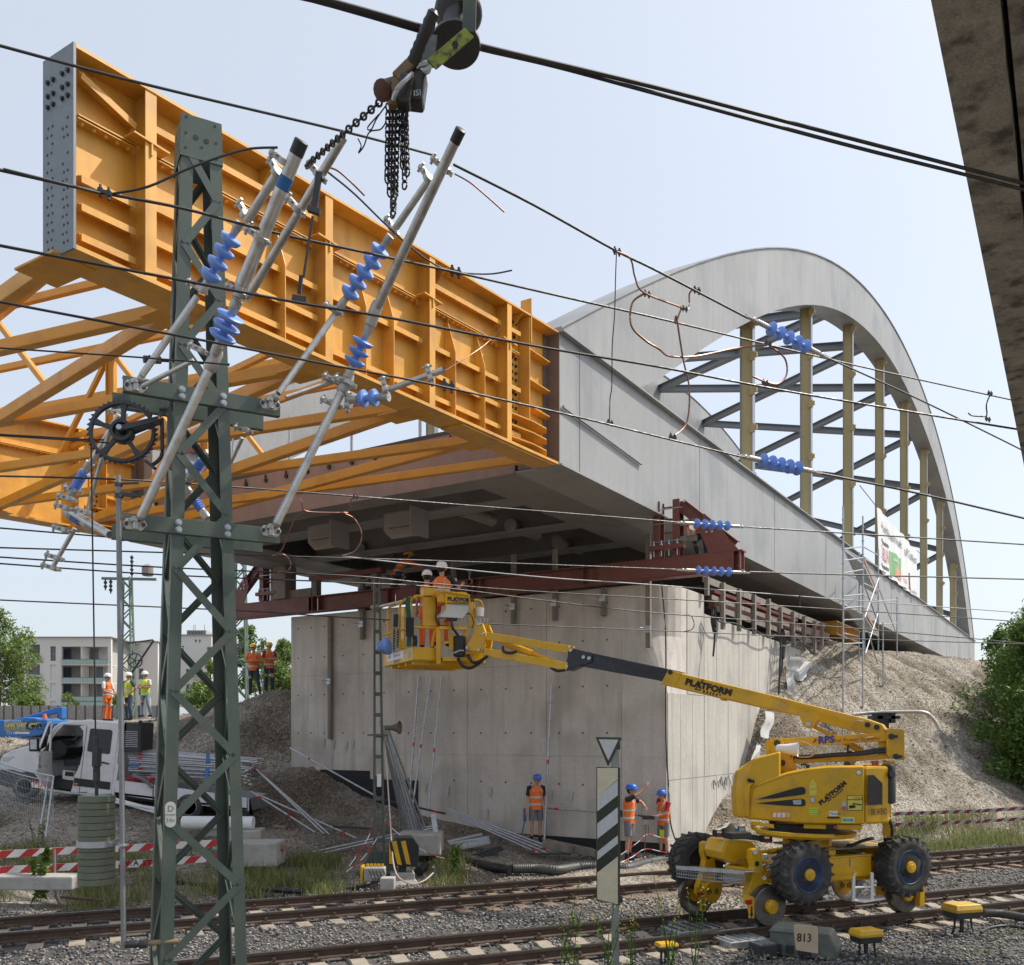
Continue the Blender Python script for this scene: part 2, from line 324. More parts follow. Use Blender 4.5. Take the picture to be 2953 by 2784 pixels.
def soil_material():
 m=bpy.data.materials.new('gravelly_soil');m.use_nodes=True;nt=m.node_tree;N=nt.nodes;L=nt.links;bs=N['Principled BSDF']
 bs.inputs['Roughness'].default_value=.95;bs.inputs['Specular IOR Level'].default_value=.2
 tc=N.new('ShaderNodeTexCoord')
 def no(s,d):n=N.new('ShaderNodeTexNoise');n.inputs['Scale'].default_value=s;n.inputs['Detail'].default_value=d;L.new(tc.outputs['Object'],n.inputs[0]);return n
 v=N.new('ShaderNodeTexVoronoi');v.inputs['Scale'].default_value=17;L.new(tc.outputs['Object'],v.inputs['Vector'])
 r=N.new('ShaderNodeValToRGB');L.new(no(.55,8).outputs[0],r.inputs[0]);e=r.color_ramp.elements
 e[0].position=.40;e[0].color=(.185,.158,.125,1);e[1].position=.60;e[1].color=(.36,.335,.295,1)
 r2=N.new('ShaderNodeValToRGB');L.new(v.outputs['Color'],r2.inputs[0]);e=r2.color_ramp.elements
 e[0].position=.25;e[0].color=(.45,.43,.41,1);e[1].position=.95;e[1].color=(1.5,1.45,1.38,1)
 mx=N.new('ShaderNodeMix');mx.data_type='RGBA';mx.blend_type='MULTIPLY';mx.inputs[0].default_value=.75
 L.new(r.outputs[0],mx.inputs[6]);L.new(r2.outputs[0],mx.inputs[7]);L.new(mx.outputs[2],bs.inputs['Base Color'])
 bp=N.new('ShaderNodeBump');bp.inputs['Strength'].default_value=.8;bp.inputs['Distance'].default_value=.05
 ad=N.new('ShaderNodeMath');L.new(no(7,7).outputs[0],ad.inputs[0]);L.new(v.outputs['Distance'],ad.inputs[1]);L.new(ad.outputs[0],bp.inputs['Height'])
 L.new(bp.outputs[0],bs.inputs['Normal']);return m
SOIL=soil_material();me.materials.append(SOIL)
gr=bpy.data.objects.new('ground',me);COL.objects.link(gr);gr['kind']='structure'
def stone_material(name,cols):
 m=bpy.data.materials.new(name);m.use_nodes=True;nt=m.node_tree;N=nt.nodes;L=nt.links;bs=N['Principled BSDF'];bs.inputs['Roughness'].default_value=.85
 at=N.new('ShaderNodeAttribute');at.attribute_name='rnd';r=N.new('ShaderNodeValToRGB');L.new(at.outputs['Fac'],r.inputs[0]);r.color_ramp.interpolation='LINEAR'
 el=r.color_ramp.elements
 while len(el)<len(cols):el.new(.5)
 for k,c in enumerate(cols):el[k].position=k/(len(cols)-1);el[k].color=(*c,1)
 tc=N.new('ShaderNodeTexCoord');n=N.new('ShaderNodeTexNoise');n.inputs['Scale'].default_value=45;n.inputs['Detail'].default_value=5;L.new(tc.outputs['Object'],n.inputs[0])
 mr=N.new('ShaderNodeMapRange');mr.inputs[1].default_value=.3;mr.inputs[2].default_value=.7;mr.inputs[3].default_value=.72;mr.inputs[4].default_value=1.2;L.new(n.outputs[0],mr.inputs[0])
 mx=N.new('ShaderNodeMix');mx.data_type='RGBA';mx.blend_type='MULTIPLY';mx.inputs[0].default_value=1
 L.new(r.outputs[0],mx.inputs[6]);L.new(mr.outputs[0],mx.inputs[7]);L.new(mx.outputs[2],bs.inputs['Base Color']);return m
rs=np.random.RandomState(7)
CUBE=np.array([[x,y,z]for z in(-1,1)for y in(-1,1)for x in(-1,1)],float)
CQ=np.array([(0,2,3,1),(4,5,7,6),(0,1,5,4),(2,6,7,3),(0,4,6,2),(1,3,7,5)])
def stones(name,xy,z,size,material,flat=.75,kind='stuff'):
 n=len(xy);j=CUBE[None]*(1+rs.uniform(-.42,.25,(n,8,3)))
 qn=rs.normal(size=(n,4));qn/=np.linalg.norm(qn,axis=1)[:,None];w,x,y,zz=qn.T
 Rm=np.stack([1-2*(y*y+zz*zz),2*(x*y-zz*w),2*(x*zz+y*w),2*(x*y+zz*w),1-2*(x*x+zz*zz),2*(y*zz-x*w),2*(x*zz-y*w),2*(y*zz+x*w),1-2*(x*x+y*y)],1).reshape(n,3,3)
 sc=size[:,None,None]*.5*np.stack([rs.uniform(.75,1.15,n),rs.uniform(.6,1,n),rs.uniform(.5,.85,n)],1)[:,None,:]
 v=np.einsum('nij,nkj->nki',Rm,j*sc*.8);v[:,:,2]*=flat
 v[:,:,0]+=xy[:,0,None];v[:,:,1]+=xy[:,1,None];v[:,:,2]+=z[:,None]
 me=bpy.data.meshes.new(name);me.vertices.add(n*8);me.vertices.foreach_set('co',v.ravel())
 f=(CQ[None]+np.arange(n)[:,None,None]*8).ravel();nf=n*6
 me.loops.add(nf*4);me.loops.foreach_set('vertex_index',f);me.polygons.add(nf);me.polygons.foreach_set('loop_start',np.arange(nf)*4);me.update(calc_edges=True)
 a=me.attributes.new('rnd','FLOAT','POINT');a.data.foreach_set('value',np.repeat(rs.uniform(0,1,n),8));me.materials.append(material)
 o=bpy.data.objects.new(name,me);COL.objects.link(o);o['kind']=kind;return o
BALM=stone_material('ballast_stone',[(.05,.048,.047),(.15,.152,.158),(.23,.22,.205),(.28,.25,.215),(.18,.187,.205),(.42,.40,.37)])
PEBM=stone_material('pebble_stone',[(.14,.125,.11),(.24,.22,.19),(.30,.27,.235),(.38,.36,.33),(.27,.235,.19),(.52,.50,.47)])
def in_view(x,y,z=0,m=1.06):
 return(np.abs(x)<.5525*m*y+.4)&(y>2)&((HOR-(CAM_H-z)*0)>0)
N0=150000
xx=rs.uniform(-15,24,N0);yy=rs.uniform(10.3,31,N0)
uu=(xx-TF.O.x)*TF.u.x+(yy-TF.O.y)*TF.u.y;vv=(xx-TF.O.x)*TF.v.x+(yy-TF.O.y)*TF.v.y
uu2=(xx-TF2.O.x)*TF2.u.x+(yy-TF2.O.y)*TF2.u.y;vv2=(xx-TF2.O.x)*TF2.v.x+(yy-TF2.O.y)*TF2.v.y
edge=2.5+.5*np.sin(uu2*.7)+.25*np.sin(uu2*2.3)+rs.normal(size=N0)*.25
keep=in_view(xx,yy)&(vv2<edge)&(vv>-6)&(rs.uniform(size=N0)<np.clip(17/np.maximum(yy,1),.3,1)**1.6)
slp=((np.abs((uu+13.9+.3)%.6-.3)<.125)&(np.abs(vv)<1.28))|((np.abs((uu2+17+.3)%.6-.3)<.125)&(np.abs(vv2)<1.28))
keep&=~(slp&(rs.uniform(size=N0)<.93))
xx,yy,vv,vv2,uu=xx[keep],yy[keep],vv[keep],vv2[keep],uu[keep]
gz=np.full(len(xx),-.245)+.03*_vn(xx,yy,2.2)
bank=np.clip((np.abs(vv-2.6)-1)/2,0,1)
gz+=rs.uniform(-.01,.055,len(xx))+np.where((np.abs(vv)>1.35)&(np.abs(vv2)>1.35),.045,0.0)
ws=rs.uniform(.03,.068,len(xx))
rail_near=(np.abs(np.abs(vv)-.7)<.11)|(np.abs(np.abs(vv2)-.7)<.11);gz[rail_near]-=.05
stones('track_ballast',np.stack([xx,yy],1),gz,ws,BALM)
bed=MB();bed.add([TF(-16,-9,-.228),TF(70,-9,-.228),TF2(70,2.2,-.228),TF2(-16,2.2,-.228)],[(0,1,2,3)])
bo_=bed.build('ballast_bed',mat('ballast_shade',(.085,.08,.075),.95,var=.5,scale=14,bump=.8,bscale=22));bo_['kind']='structure'  # dark sheet: shade in the gaps between stones is put into its colour
N1=75000
yy=20+(60-20)*rs.uniform(size=N1)**1.5;xx=rs.uniform(-1,1,N1)*.57*yy
zz=hts(xx,yy);vv2=(xx-TF2.O.x)*TF2.v.x+(yy-TF2.O.y)*TF2.v.y
keep=(vv2>1.9)&(zz>-.3)
bu=(xx-C0.x)*BF.u.x+(yy-C0.y)*BF.u.y;bv=(xx-C0.x)*BF.v.x+(yy-C0.y)*BF.v.y
keep&=~((bu>0)&(bv>0)&(bv<13.4))
xx,yy,zz=xx[keep],yy[keep],zz[keep];sz=.025+.05*rs.uniform(size=len(xx))**2.2;big=rs.uniform(size=len(xx))<.012;sz[big]*=2.8
stones('loose_gravel',np.stack([xx,yy],1),zz+sz*.12,sz,PEBM)
# ==== TRACKS
def railway(name,Fr,u0,u1,smat,label,gauge=.70,ph=0.0,mixmat=None,mixu=0):
 loc=Fr(0,0,-.2);root=thing(name,loc,label,'railway track','railway tracks')
 prof=[(-.036,0),(-.036,-.035),(-.012,-.05),(-.012,-.125),(-.07,-.145),(-.07,-.16),(.07,-.16),(.07,-.145),(.012,-.125),(.012,-.05),(.036,-.035),(.036,0)]
 for s in(-1,1):
  r=MB();r.loft([[Fr(a,s*gauge+x,z)for x,z in prof]for a in(u0,u1)]);ro=r.build('rail',RUSTY,root)
  h=MB();h.fbox(Fr,u0,u1,s*gauge-.033,s*gauge+.033,.0005,.004);h.build('rail_head',RAILTOP,ro)
 clip=MB()
 for dx in(-.13,.13):clip.box((dx,0,-.135),(.10,.13,.03));clip.tube((dx,0,-.12),(dx,0,-.06),.018,6);clip.box((dx,0,-.085),(.05,.05,.03))
 clip.box((0,0,-.165),(.36,.2,.014))
 clo=None;first=None;n=int((u1-u0)/.6)
 for k in range(n):
  u=u0+ph+k*.6;p=Fr(u,0,0)
  if abs(p.x)>.56*p.y+2.6 or p.y<3:continue
  M=mixmat if(mixmat and u>mixu)else smat
  if first is None or first[0]is not M:
   sb=MB();hw,tw=.14,.12
   sb.loft([[Vector((x,s_,z))for x,z in((-hw,-.38),(-tw,-.176-.03*(abs(s_)<.35)),(tw,-.176-.03*(abs(s_)<.35)),(hw,-.38))]for s_ in(-1.28,-.4,-.3,.3,.4,1.28)])
   so=sb.build('sleeper',M,None,bevel=.012);first=(M,so)
  else:
   so=first[1].copy();COL.objects.link(so)
  so.parent=root;jr=random.Random(k).uniform(-.008,.008)
  ang=math.atan2(Fr.u.y,Fr.u.x)
  so.location=p-Vector(loc);so.rotation_euler=(0,0,ang+jr)
  for s in(-1,1):
   if clo is None:
    c=clip.build('rail_clip',RUSTY,None)
    c.data.transform(Matrix.Rotation(rad(90),4,'Z'));clo=c
   else:c=clo.copy();COL.objects.link(c)
   c.parent=so;c.location=(0,s*gauge,0);c.rotation_euler=(0,0,0)
 return root
railway('railway_track',TF,-14,60,SLP,'nearer railway track with pale concrete sleepers, the yellow lift standing on it',ph=.1)
railway('railway_track',TF2,-17,70,SLP,'farther railway track with rust brown sleepers, beyond the yellow lift',mixmat=SLPR,mixu=-5.2)
# ==== PIER (abutment)
pier=thing('bridge_pier',C0,'tall fair-faced concrete abutment wall with the corner facing the tracks','abutment')
PZ=7.02
def corner_ring(rr,z,inset=0.0,base=False):
 pts=[]
 o=inset
 for k in range(9):
  a=math.pi/2*k/8;r=max(rr,.02)
  pts.append(BF(o+r-r*math.cos(a)*1.0,o+r-r*math.sin(a),z))
 pts=pts[::1]
 pts.append(BF(2.6,o,z));pts.append(BF(2.6,13.34-o,z));pts.append(BF(o,13.34-o,z));return pts
m_=MB();m_.loft([corner_ring(.03,-.6,.012),corner_ring(.03,4.25,.012),corner_ring(1.25,5.7,.012),corner_ring(1.25,PZ,.012)])
m_.build('wall_core',CON,pier)
vx=[1.28,3.55,6.2,8.85,11.5,13.33];zx=[-.5,2.55,5.05,PZ-.01]
for i in range(5):
 for j in range(3):
  g_=.006;a0,a1=vx[i]+g_,vx[i+1]-g_;z0,z1=zx[j]+g_*.6,zx[j+1]-g_*.6
  pm=MB();pm.fbox(BF,-.008-.003*((i*3+j*5)%3),.05,a0,a1,z0,z1);po=pm.build('panel',CON,pier)
  th=MB()
  for fx in(.18,.5,.82):
   for fz in((.25,.75)if j!=2 else(.3,.8)):
    p=BF(-.0155,a0+(a1-a0)*fx,z0+(z1-z0)*fz);th.tube(p,p-BF.u*.006,.028,8)
  th.build('tie_holes',mat('hole_shade',(.10,.09,.08),.9),po,kind='stuff')
for j in range(2):
 pm=MB();pm.fbox(BF,-.010,.03,.012,1.274,zx[j]+.004,(zx[j+1]if j==0 else 4.2));pm.build('panel',CON,pier)
bt=MB();bt.fbox(BF,-.03,-.019,.05,8.6,-.5,.36);bt.fbox(BF,-.034,-.019,8.0,10.2,-.5,1.75);bt.fbox(BF,-.032,-.019,9.9,12.0,-.5,2.0);bt.build('bitumen_coat',BIT,pier)
wing=thing('wing_wall',BF(2.6,0,0),'pale concrete wing wall running back from the abutment corner along the bridge','retaining wall')
m_=MB();m_.prism([BF(2.61,.012,-.5),BF(13.5,.012,-.5),BF(13.5,.012,6.2),BF(2.61,.012,6.5)],BF.v*.6);m_.build('wall_core',CONL,wing)
for k in range(11):
 a0,a1=2.62+k*.98,2.62+(k+1)*.98-.02;zt=6.48-.3*(a0-2.6)/10.9
 for z0,z1 in((-.5,1.95),(1.97,4.3),(4.32,zt)):
  pm=MB();pm.fbox(BF,a0,a1,-.004-.005*((k+int(z0))%2),.02,z0,z1);pm.build('panel',CONL,wing)
for k in range(3):
 a0,a1=(.04,.86)if k==0 else(.88,1.72)if k==1 else(1.74,2.58)
 for z0,z1 in((-.5,1.95),(1.97,4.2)):
  pm=MB();pm.fbox(BF,a0,a1,-.006,.02,z0,z1);pm.build('panel',CONL,pier)
m_=MB();m_.fbox(BF,1.35,2.58,-.006,.02,4.22,PZ-.02);m_.build('panel',CONL,pier)
# ==== BRIDGE
U0,U1,ZB,ZT,BW=-5.56,68.4,8.62,11.38,14.0
bridge=thing('arch_bridge',BF(0,0,ZB),'grey steel tied-arch railway bridge with twin arches resting on the concrete abutment','bridge')
_ao=np.polyfit([-5.56,.15,10.2,19.5,26,33,42.3,51.8,61,68.4],[11.4,14.95,19.95,23.2,24.5,24.9,24.3,22.0,17.4,11.4],5)
_ai=np.polyfit([-1.43,.5,5.87,10.9,23,32,42,52,60,65.5],[11.4,12.7,15.75,18.2,22.15,22.95,22.3,19.8,15.9,11.4],5)
def arch_z(u):return float(np.polyval(_ao,u))
def arch_in(u):return float(np.polyval(_ai,u))if-1.6<u<65.7 else ZT-.1
for v0,lb in((0.0,None),(BW-1.0,None)):
 g_=MB()
 g_.fbox(BF,U0,U1+1,v0+.03,v0+1.0-.03,ZB+.04,ZT-.04)
 go=g_.build('girder',GRY,bridge)
 fl=MB();fl.fbox(BF,U0-.02,U1+1,v0-.06,v0+1.06,ZB,ZB+.038);fl.fbox(BF,U0-.02,U1+1,v0-.10,v0+1.10,ZT-.038,ZT);fl.build('girder_flange',GRY,go)
 sg=MB()
 for u in np.arange(U0+.9,U1,7.0):sg.fbox(BF,u,u+.012,v0+.022,v0+.03,ZB+.05,ZT-.05)
 sg.build('weld_seams',GRYD,go,kind='stuff')
 us=list(np.linspace(U0,U1,60));rings=[]
 for u in us:
  zo=arch_z(u);zi=max(arch_in(u),ZT+.002)
  zo=max(zo,zi+.02)
  rings.append([BF(u,v0+.0,zi),BF(u,v0+.0,zo),BF(u,v0+.96,zo),BF(u,v0+.96,zi)])
 a_=MB();a_.loft(rings);ao=a_.build('arch',GRY,bridge,smooth=True)
 lip=MB();rings=[]
 for u in us:zo=max(arch_z(u),ZT+.03);rings.append([BF(u,v0-.05,zo),BF(u,v0-.05,zo+.04),BF(u,v0+1.01,zo+.04),BF(u,v0+1.01,zo)])
 lip.loft(rings);lip.build('arch_flange',GRY,ao,smooth=True)
 for k in range(8):
  u=7.9+7.27*k;h=MB();h.fbox(BF,u-.10,u+.10,v0+.32,v0+.68,ZT+.002,arch_in(u)+.05);ho=h.build('hanger',HANG,bridge)
  e_=MB();e_.fbox(BF,u-.13,u+.13,v0+.284,v0+.318,ZT+.002,arch_in(u)+.03);e_.fbox(BF,u-.13,u+.13,v0+.682,v0+.712,ZT+.002,arch_in(u)+.03);e_.build('hanger_flange',BRC,ho)
  if v0==0:
   zt=arch_in(u)
   for z in[zt-.25]+[ZT+.5+(zt-ZT-.9)*f_ for f_ in(.28,.55,.8)]:b2=MB();b2.fbox(BF,u-.20,u-.105,v0+.20,v0+.36,z-.14,z+.14);b2.fbox(BF,u-.18,u-.105,v0+.13,v0+.2,z-.06,z+.1);b2.build('hanger_clamp',HANG,ho)
sp=MB();sp.bar(BF.O+BF.v*-.02+(BF(U0+.1,0,9.85)-BF.O),BF(-1.6,-.02,9.62),.05,.05);sp.bar(BF(U0+.05,-.02,ZT-.04),BF(U0+2.4,-.02,ZT-.9),.001,.001)
sp.build('guide_strip',GRY,bridge)
wb=[.6,7.9,15.2,22.4,29.7,37,44.2,51.5,58.8,65]
for i in range(len(wb)-2):
 for(a,b_)in((wb[i+1],wb[i+2]),(wb[i+2],wb[i+1])):
  p0=BF(a,1.0,(arch_z(a)+arch_in(a))/2);p1=BF(b_,BW-1.0,(arch_z(b_)+arch_in(b_))/2)
  m_=MB();m_.ibeam(p0,p1,.36,.36,.03);m_.build('wind_brace',BRC,bridge)
dk=MB();dk.fbox(BF,U0+.3,U1,1.002,BW-1.002,9.72,9.95);dk.build('deck_plate',mat('deck_recess_shade',(0.07,0.065,0.06),.7),bridge)  # near-black colour puts the recess shade between cross girders into the deck
for v0,v1 in((1.07,2.35),(BW-2.35,BW-1.07)):
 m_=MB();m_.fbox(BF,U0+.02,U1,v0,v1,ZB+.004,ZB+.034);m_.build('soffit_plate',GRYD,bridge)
for k,u in enumerate(np.arange(U0+2.1,U1-1,2.9)):
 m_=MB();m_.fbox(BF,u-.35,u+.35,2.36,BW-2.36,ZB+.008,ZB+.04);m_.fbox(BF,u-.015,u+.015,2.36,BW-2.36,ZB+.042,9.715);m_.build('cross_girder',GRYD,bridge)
m_=MB();m_.fbox(BF,U0-.03,U0+.0,1.07,BW-1.07,ZB+.0,9.72);eo=m_.build('end_beam',BRN,bridge)
m_=MB();m_.fbox(BF,U0+.005,U0+.75,1.07,BW-1.07,ZB+.036,ZB+.07);m_.build('end_beam_flange',GRYD,eo)
for k in range(16):
 m_=MB();p=BF(U0-.031,2.0+k*.72,9.55);m_.tube(p,p-BF.u*.04,.055,10);m_.bar(p-BF.u*.03+Vector((0,0,.02)),p-BF.u*.03+Vector((0,0,.14)),.03,.03,BF.u);m_.build('lashing_hook',BLKP,eo)
for(x0,y0,x1,y1)in((820,1072,950,1098),(1085,1158,1215,1188),(275,1283,430,1312),(1335,1245,1445,1272)):
 p0=onz(q('e',x0,y0),8.78);p1=p0+BF.u*1.3-BF.v*0
 m_=MB();m_.tube(p0,p1,.16,14);m_.tube(p0+Vector((0,0,.02)),p0-BF.u*.14,.19,14);m_.build('drain_pipe',GRYD,bridge,smooth=True)
for(x0,y0)in((480,1150),(60,1215)):
 p=onz(q('e',x0,y0),8.3);fr=Frame(p,(BF.v.x,BF.v.y))
 poly=[fr(-.55,0,.33),fr(.55,0,.33),fr(.55,0,-.1),fr(.3,0,-.32),fr(-.55,0,-.32)]
 m_=MB();m_.prism([p_ for p_ in poly],BF.u*.03);m_.fbox(fr,-.59,-.55,-.35,.35,-.34,.33);m_.fbox(fr,-.4,.35,.005,.12,-.06,-.02);m_.build('jacking_bracket',GRYD,bridge)
nose=thing('launching_nose',BF(-16.1,0,8.3),'orange-yellow steel launching nose with ribbed girders bolted to the end of the grey bridge','launching nose')
def nline(u,top):
 f_=(u+16.16)/10.5
 return(10.56+.78*min(f_,1)+.02*math.sin(f_*3.1))if top else(8.36+.27*min(f_,1))
NU=[-16.14,-15.2,-14.1,-13.05,-12.25,-11.4,-10.75,-9.82,-9.1,-8.2,-7.45]
PRD=mat('primed_dark',(.15,.12,.108),.5,var=.12,scale=.8)
def nose_girder(v0,near):
 zb,zt=(lambda u:nline(u,0)),(lambda u:nline(u,1));ue=-5.75;fw=.56
 w_=MB();w_.prism([BF(-16.12,v0+.3,zb(-16.1)+.03),BF(ue,v0+.3,zb(ue)+.03),BF(ue,v0+.3,zt(ue)-.03),BF(-16.12,v0+.3,zt(-16.1)-.03)],BF.v*.02);go=w_.build('web',YEL,nose)
 for top in(0,1):
  f_=MB();z=zt if top else zb;s=-1 if top else 1;t=.035 if top else.05
  us=[-16.14,-13,-10,-7.3,-5.62]
  f_.loft([[BF(u,v0,z(u)),BF(u,v0+fw,z(u)),BF(u,v0+fw,z(u)+s*t),BF(u,v0,z(u)+s*t)]for u in us]);f_.build('flange',YEL,nose)
 if not top:pass
 if near:
  f_=MB();f_.loft([[BF(u,v0+(.05 if u>-9 else.2),z_),BF(u,v0+.52,z_),BF(u,v0+.52,z_-.03),BF(u,v0+.05,z_-.03)]for u,z_ in((-8.9,zb(-8.9)-.002),(-5.7,zb(-5.7)-.002))]);f_.build('doubler_plate',YEL,nose)
 vf=v0 if near else v0+.0
 full=full_=[-15.2,-12.25,-9.82,-7.45]
 for u in(NU[1:]if near else full_):
  m_=MB();z0,z1=zb(u)+.052,zt(u)-.037
  if u in full:
   m_.fbox(BF,u-.008,u+.008,v0+.03,v0+.298,z0,z1);m_.fbox(BF,u-.075,u+.075,v0+.012,v0+.028,z0,z1)
  else:
   zc=z0+(z1-z0)*.70
   m_.prism([BF(u-.007,v0+.298,z0),BF(u-.007,v0+.06,z0),BF(u-.007,v0+.06,z0+(zc-z0)*.65),BF(u-.007,v0+.24,zc),BF(u-.007,v0+.298,zc)],BF.u*.014)
  m_.build('vertical_stiffener',YEL,nose)
 edges=[-16.1]+full+[-6.75]
 for i in range(len(edges)-1):
  a0,a1=edges[i]+.09,edges[i+1]-.085
  for k,fz in enumerate((.12,.27,.45,.70,.86)):
   if(not near and k!=3)or(i>0 and k==1 and i%2==0)or(i>0 and k==4 and i==2):continue
   if i==0 and k==2:fz=.41
   z0=zb(a0)+(zt(a0)-zb(a0))*fz;z1=zb(a1)+(zt(a1)-zb(a1))*fz
   if i==0 and k==4:z0+=.14;z1-=.10
   dep=.15 if k!=3 else.13
   m_=MB();m_.bar(BF(a0,v0+.298-dep/2,z0),BF(a1,v0+.298-dep/2,z1),dep,.014)
   if k!=3:m_.bar(BF(a0+.02,v0+.298-dep-.006,z0-.03),BF(a1-.02,v0+.298-dep-.006,z1-.03),.012,.08)
   else:m_.bar(BF(a0,v0+.298-dep/2-.01,z0+.03),BF(a1,v0+.298-dep/2-.01,z1+.03),dep,.016)
   so=m_.build('horizontal_stiffener',YEL,nose)
   if k==3:
    b2=MB();n=max(2,int((a1-a0)/.135))
    for j in range(n):
     t_=(j+.5)/n;p=BF(a0+(a1-a0)*t_,v0+.298-dep*.62,z0+(z1-z0)*t_-.008);b2.tube(p,p-Vector((0,0,.035)),.024,6)
    b2.build('bolts',YEL,so,kind='stuff')
 for u in full[:3]+[-7.45]:
  z=zb(u)+(zt(u)-zb(u))*.715;m_=MB();m_.fbox(BF,u-.24,u+.24,v0-.015,v0+.17,z,z+.022);m_.fbox(BF,u-.01,u+.01,v0-.012,v0+.012,z-.14,z-.002);m_.build('clamp_plate',YEL,nose)
 for u in(-13.3,-9.4,-6.95):
  z=zt(u);m_=MB();m_.lathe([(0,.09),(.03,.09)],BF(u,v0+.2,z+.07),BF.v,12);m_.fbox(BF,u-.09,u+.09,v0+.205,v0+.225,z+.002,z+.07);m_.build('lifting_eye',YEL,nose)
  m_=MB();m_.prism([BF(u-.007,v0+.298,z-.04),BF(u-.007,v0+.02,z-.04),BF(u-.007,v0+.298,z-.32)],BF.u*.014);m_.build('gusset',YEL,nose)
 m_=MB();u=-6.75;z0,z1=zb(u)+.052,zt(u)-.037
 m_.fbox(BF,u-.3,u+.02,v0+.27,v0+.297,z0+.1,z1);so=m_.build('splice_plate',YEL,nose)
 b2=MB()
 for j in range(17):
  z=z0+.25+j*(z1-z0-.4)/16
  for du in((-.22,-.1)if j in(2,4,5,6,8,9,10,16)or 5<=j<=11 else(-.16,)):p=BF(u+du,v0+.269,z);b2.tube(p,p-BF.v*.04,.028,6)
 b2.build('bolts',DKM,so,kind='stuff')
 m_=MB();m_.fbox(BF,u+.03,u+.05,v0+.02,v0+.297,z0+.6,z1);m_.prism([BF(u+.06,v0+.0,z1+.36),BF(u+.06,v0+.24,z1+.36),BF(u+.06,v0+.24,z1-.8),BF(u+.06,v0+.0,z1-.5)],BF.u*.03);m_.build('end_stiffener',YEL,nose)
 for k in range(3):
  z=z0+.12+.22*k;m_=MB();m_.prism([BF(-7.3,v0+.297,z),BF(-7.3,v0+.1,z),BF(-6.6,v0+.0,z),BF(-6.1,v0+.0,z),BF(-5.85,v0+.14,z),BF(-5.85,v0+.297,z)],(0,0,.022));m_.build('shelf_plate',YEL,nose)
 for f_ in(.35,.55,.78):
  z=z0+(z1-z0)*f_;m_=MB();m_.prism([BF(-6.66,v0+.297,z),BF(-6.66,v0+.1,z),BF(-5.8,v0+.1,z),BF(-5.7,v0+.2,z),BF(-5.7,v0+.297,z)],(0,0,.02));m_.build('horizontal_stiffener',YEL,nose)
 m_=MB();m_.fbox(BF,-5.74,U0-.035,v0+.29,v0+.33,ZB+.06,ZT-.06);m_.build('primed_stub',PRD,nose)
 m_=MB();m_.fbox(BF,U0-.033,U0-.003,v0+.0,v0+.99,ZB+.05,ZT-.05);m_.build('primed_end_plate',PRD,nose)
 ep=MB();ep.fbox(BF,-16.175,-16.145,v0-.005,v0+fw+.005,zb(-16.1)-.005,zt(-16.1)+.005);eo=ep.build('tip_plate',mat('tip_plate_grey',(.17,.195,.22),.45,var=.1,scale=3,fine=.03),nose)
 ho=MB();rr=random.Random(3)
 for j in range(15):
  z=zb(-16.1)+.1+j*.095
  for vv_ in(.1,.17,.38,.46):
   if j>8 and rr.random()<.35:continue
   p=BF(-16.1765,v0+vv_+(.02 if j%2 else 0),z);ho.tube(p,p-BF.u*.002,.016,8)
 ho.build('bolt_holes',BLK,eo,kind='stuff')
 for zz_ in(1.93,1.78,1.66):
  for vv_ in(.09,.19,.36,.46):
   b2=MB();p=BF(-16.175,v0+vv_,zb(-16.1)+zz_);b2.tube(p,p-BF.u*.006,.03,10);b2.tube(p-BF.u*.006,p-BF.u*.028,.022,6);b2.build('bolt',DKM,eo)
nose_girder(0.0,True);nose_girder(BW-.60,False)
nn_=[-16.0,-14.4,-12.1,-9.8,-7.6,-5.9]
def brace(a,va,za,b_,vb,zb_,w=.2,h=.2,name='brace'):
 m_=MB();m_.bar(BF(a,va,za),BF(b_,vb,zb_),w,h);return m_.build(name,YELD,nose,bevel=.012)
lv=[(-16.0,-14.4),(-14.4,-16.6),(-14.4,-12.1),(-12.1,-14.4),(-12.1,-9.8),(-9.8,-12.1),(-9.8,-7.6),(-7.6,-9.8),(-7.6,-6.0),(-6.0,-7.6)]
for k,(a,b_)in enumerate(lv):
 z=nline(a,0)-.10+.02*(k%3);mid=(a+b_)/2
 brace(a,.5,z+.21,b_,13.5,z+.21+.0,.15,.17 if k%2 else.2)
 if k%2==0:
  p=BF(a+.0,.3,z);g_=MB();g_.fbox(BF,a-.25,a+.25,.25,1.0,z+.09,z+.115);g_.build('node_plate',YELD,nose)
  p=MB();p.fbox(BF,b_-.25,b_+.25,12.9,13.7,z+.09,z+.115);p.build('node_plate',YELD,nose)
for k,(a,b_)in enumerate([(-14.4,-12.1),(-12.1,-14.4),(-12.1,-9.8),(-9.8,-12.1),(-9.8,-7.6),(-7.6,-9.8),(-7.6,-6),(-6,-7.6)]):
 z=nline(a,1)-.35;brace(a,.34,z,b_,13.6,z+.03*(k%2),.11,.13)
for a in(-13.25,-10.95,-8.7):
 m_=MB();z0,z1=nline(a,0)+.25,nline(a,1)-.3
 m_.ibeam(BF(a,7,z0),BF(a,7,z1),.16,.16,.015,up=(1,0,0));m_.build('post',YELD,nose)
 brace(a,7,z1-.05,a,5.2,z0+.05,.09,.09);brace(a,7,z1-.05,a,8.8,z0+.05,.09,.09)
jb=thing('bearing_beam',BF(-.35,0,PZ+.02),'long red-brown steel beam of bolted lengths laid across the top of the abutment','steel beam')
segs=[(-2.12,2.0),(2.0,5.6),(5.62,8.6),(8.62,11.8),(11.82,15.96)]
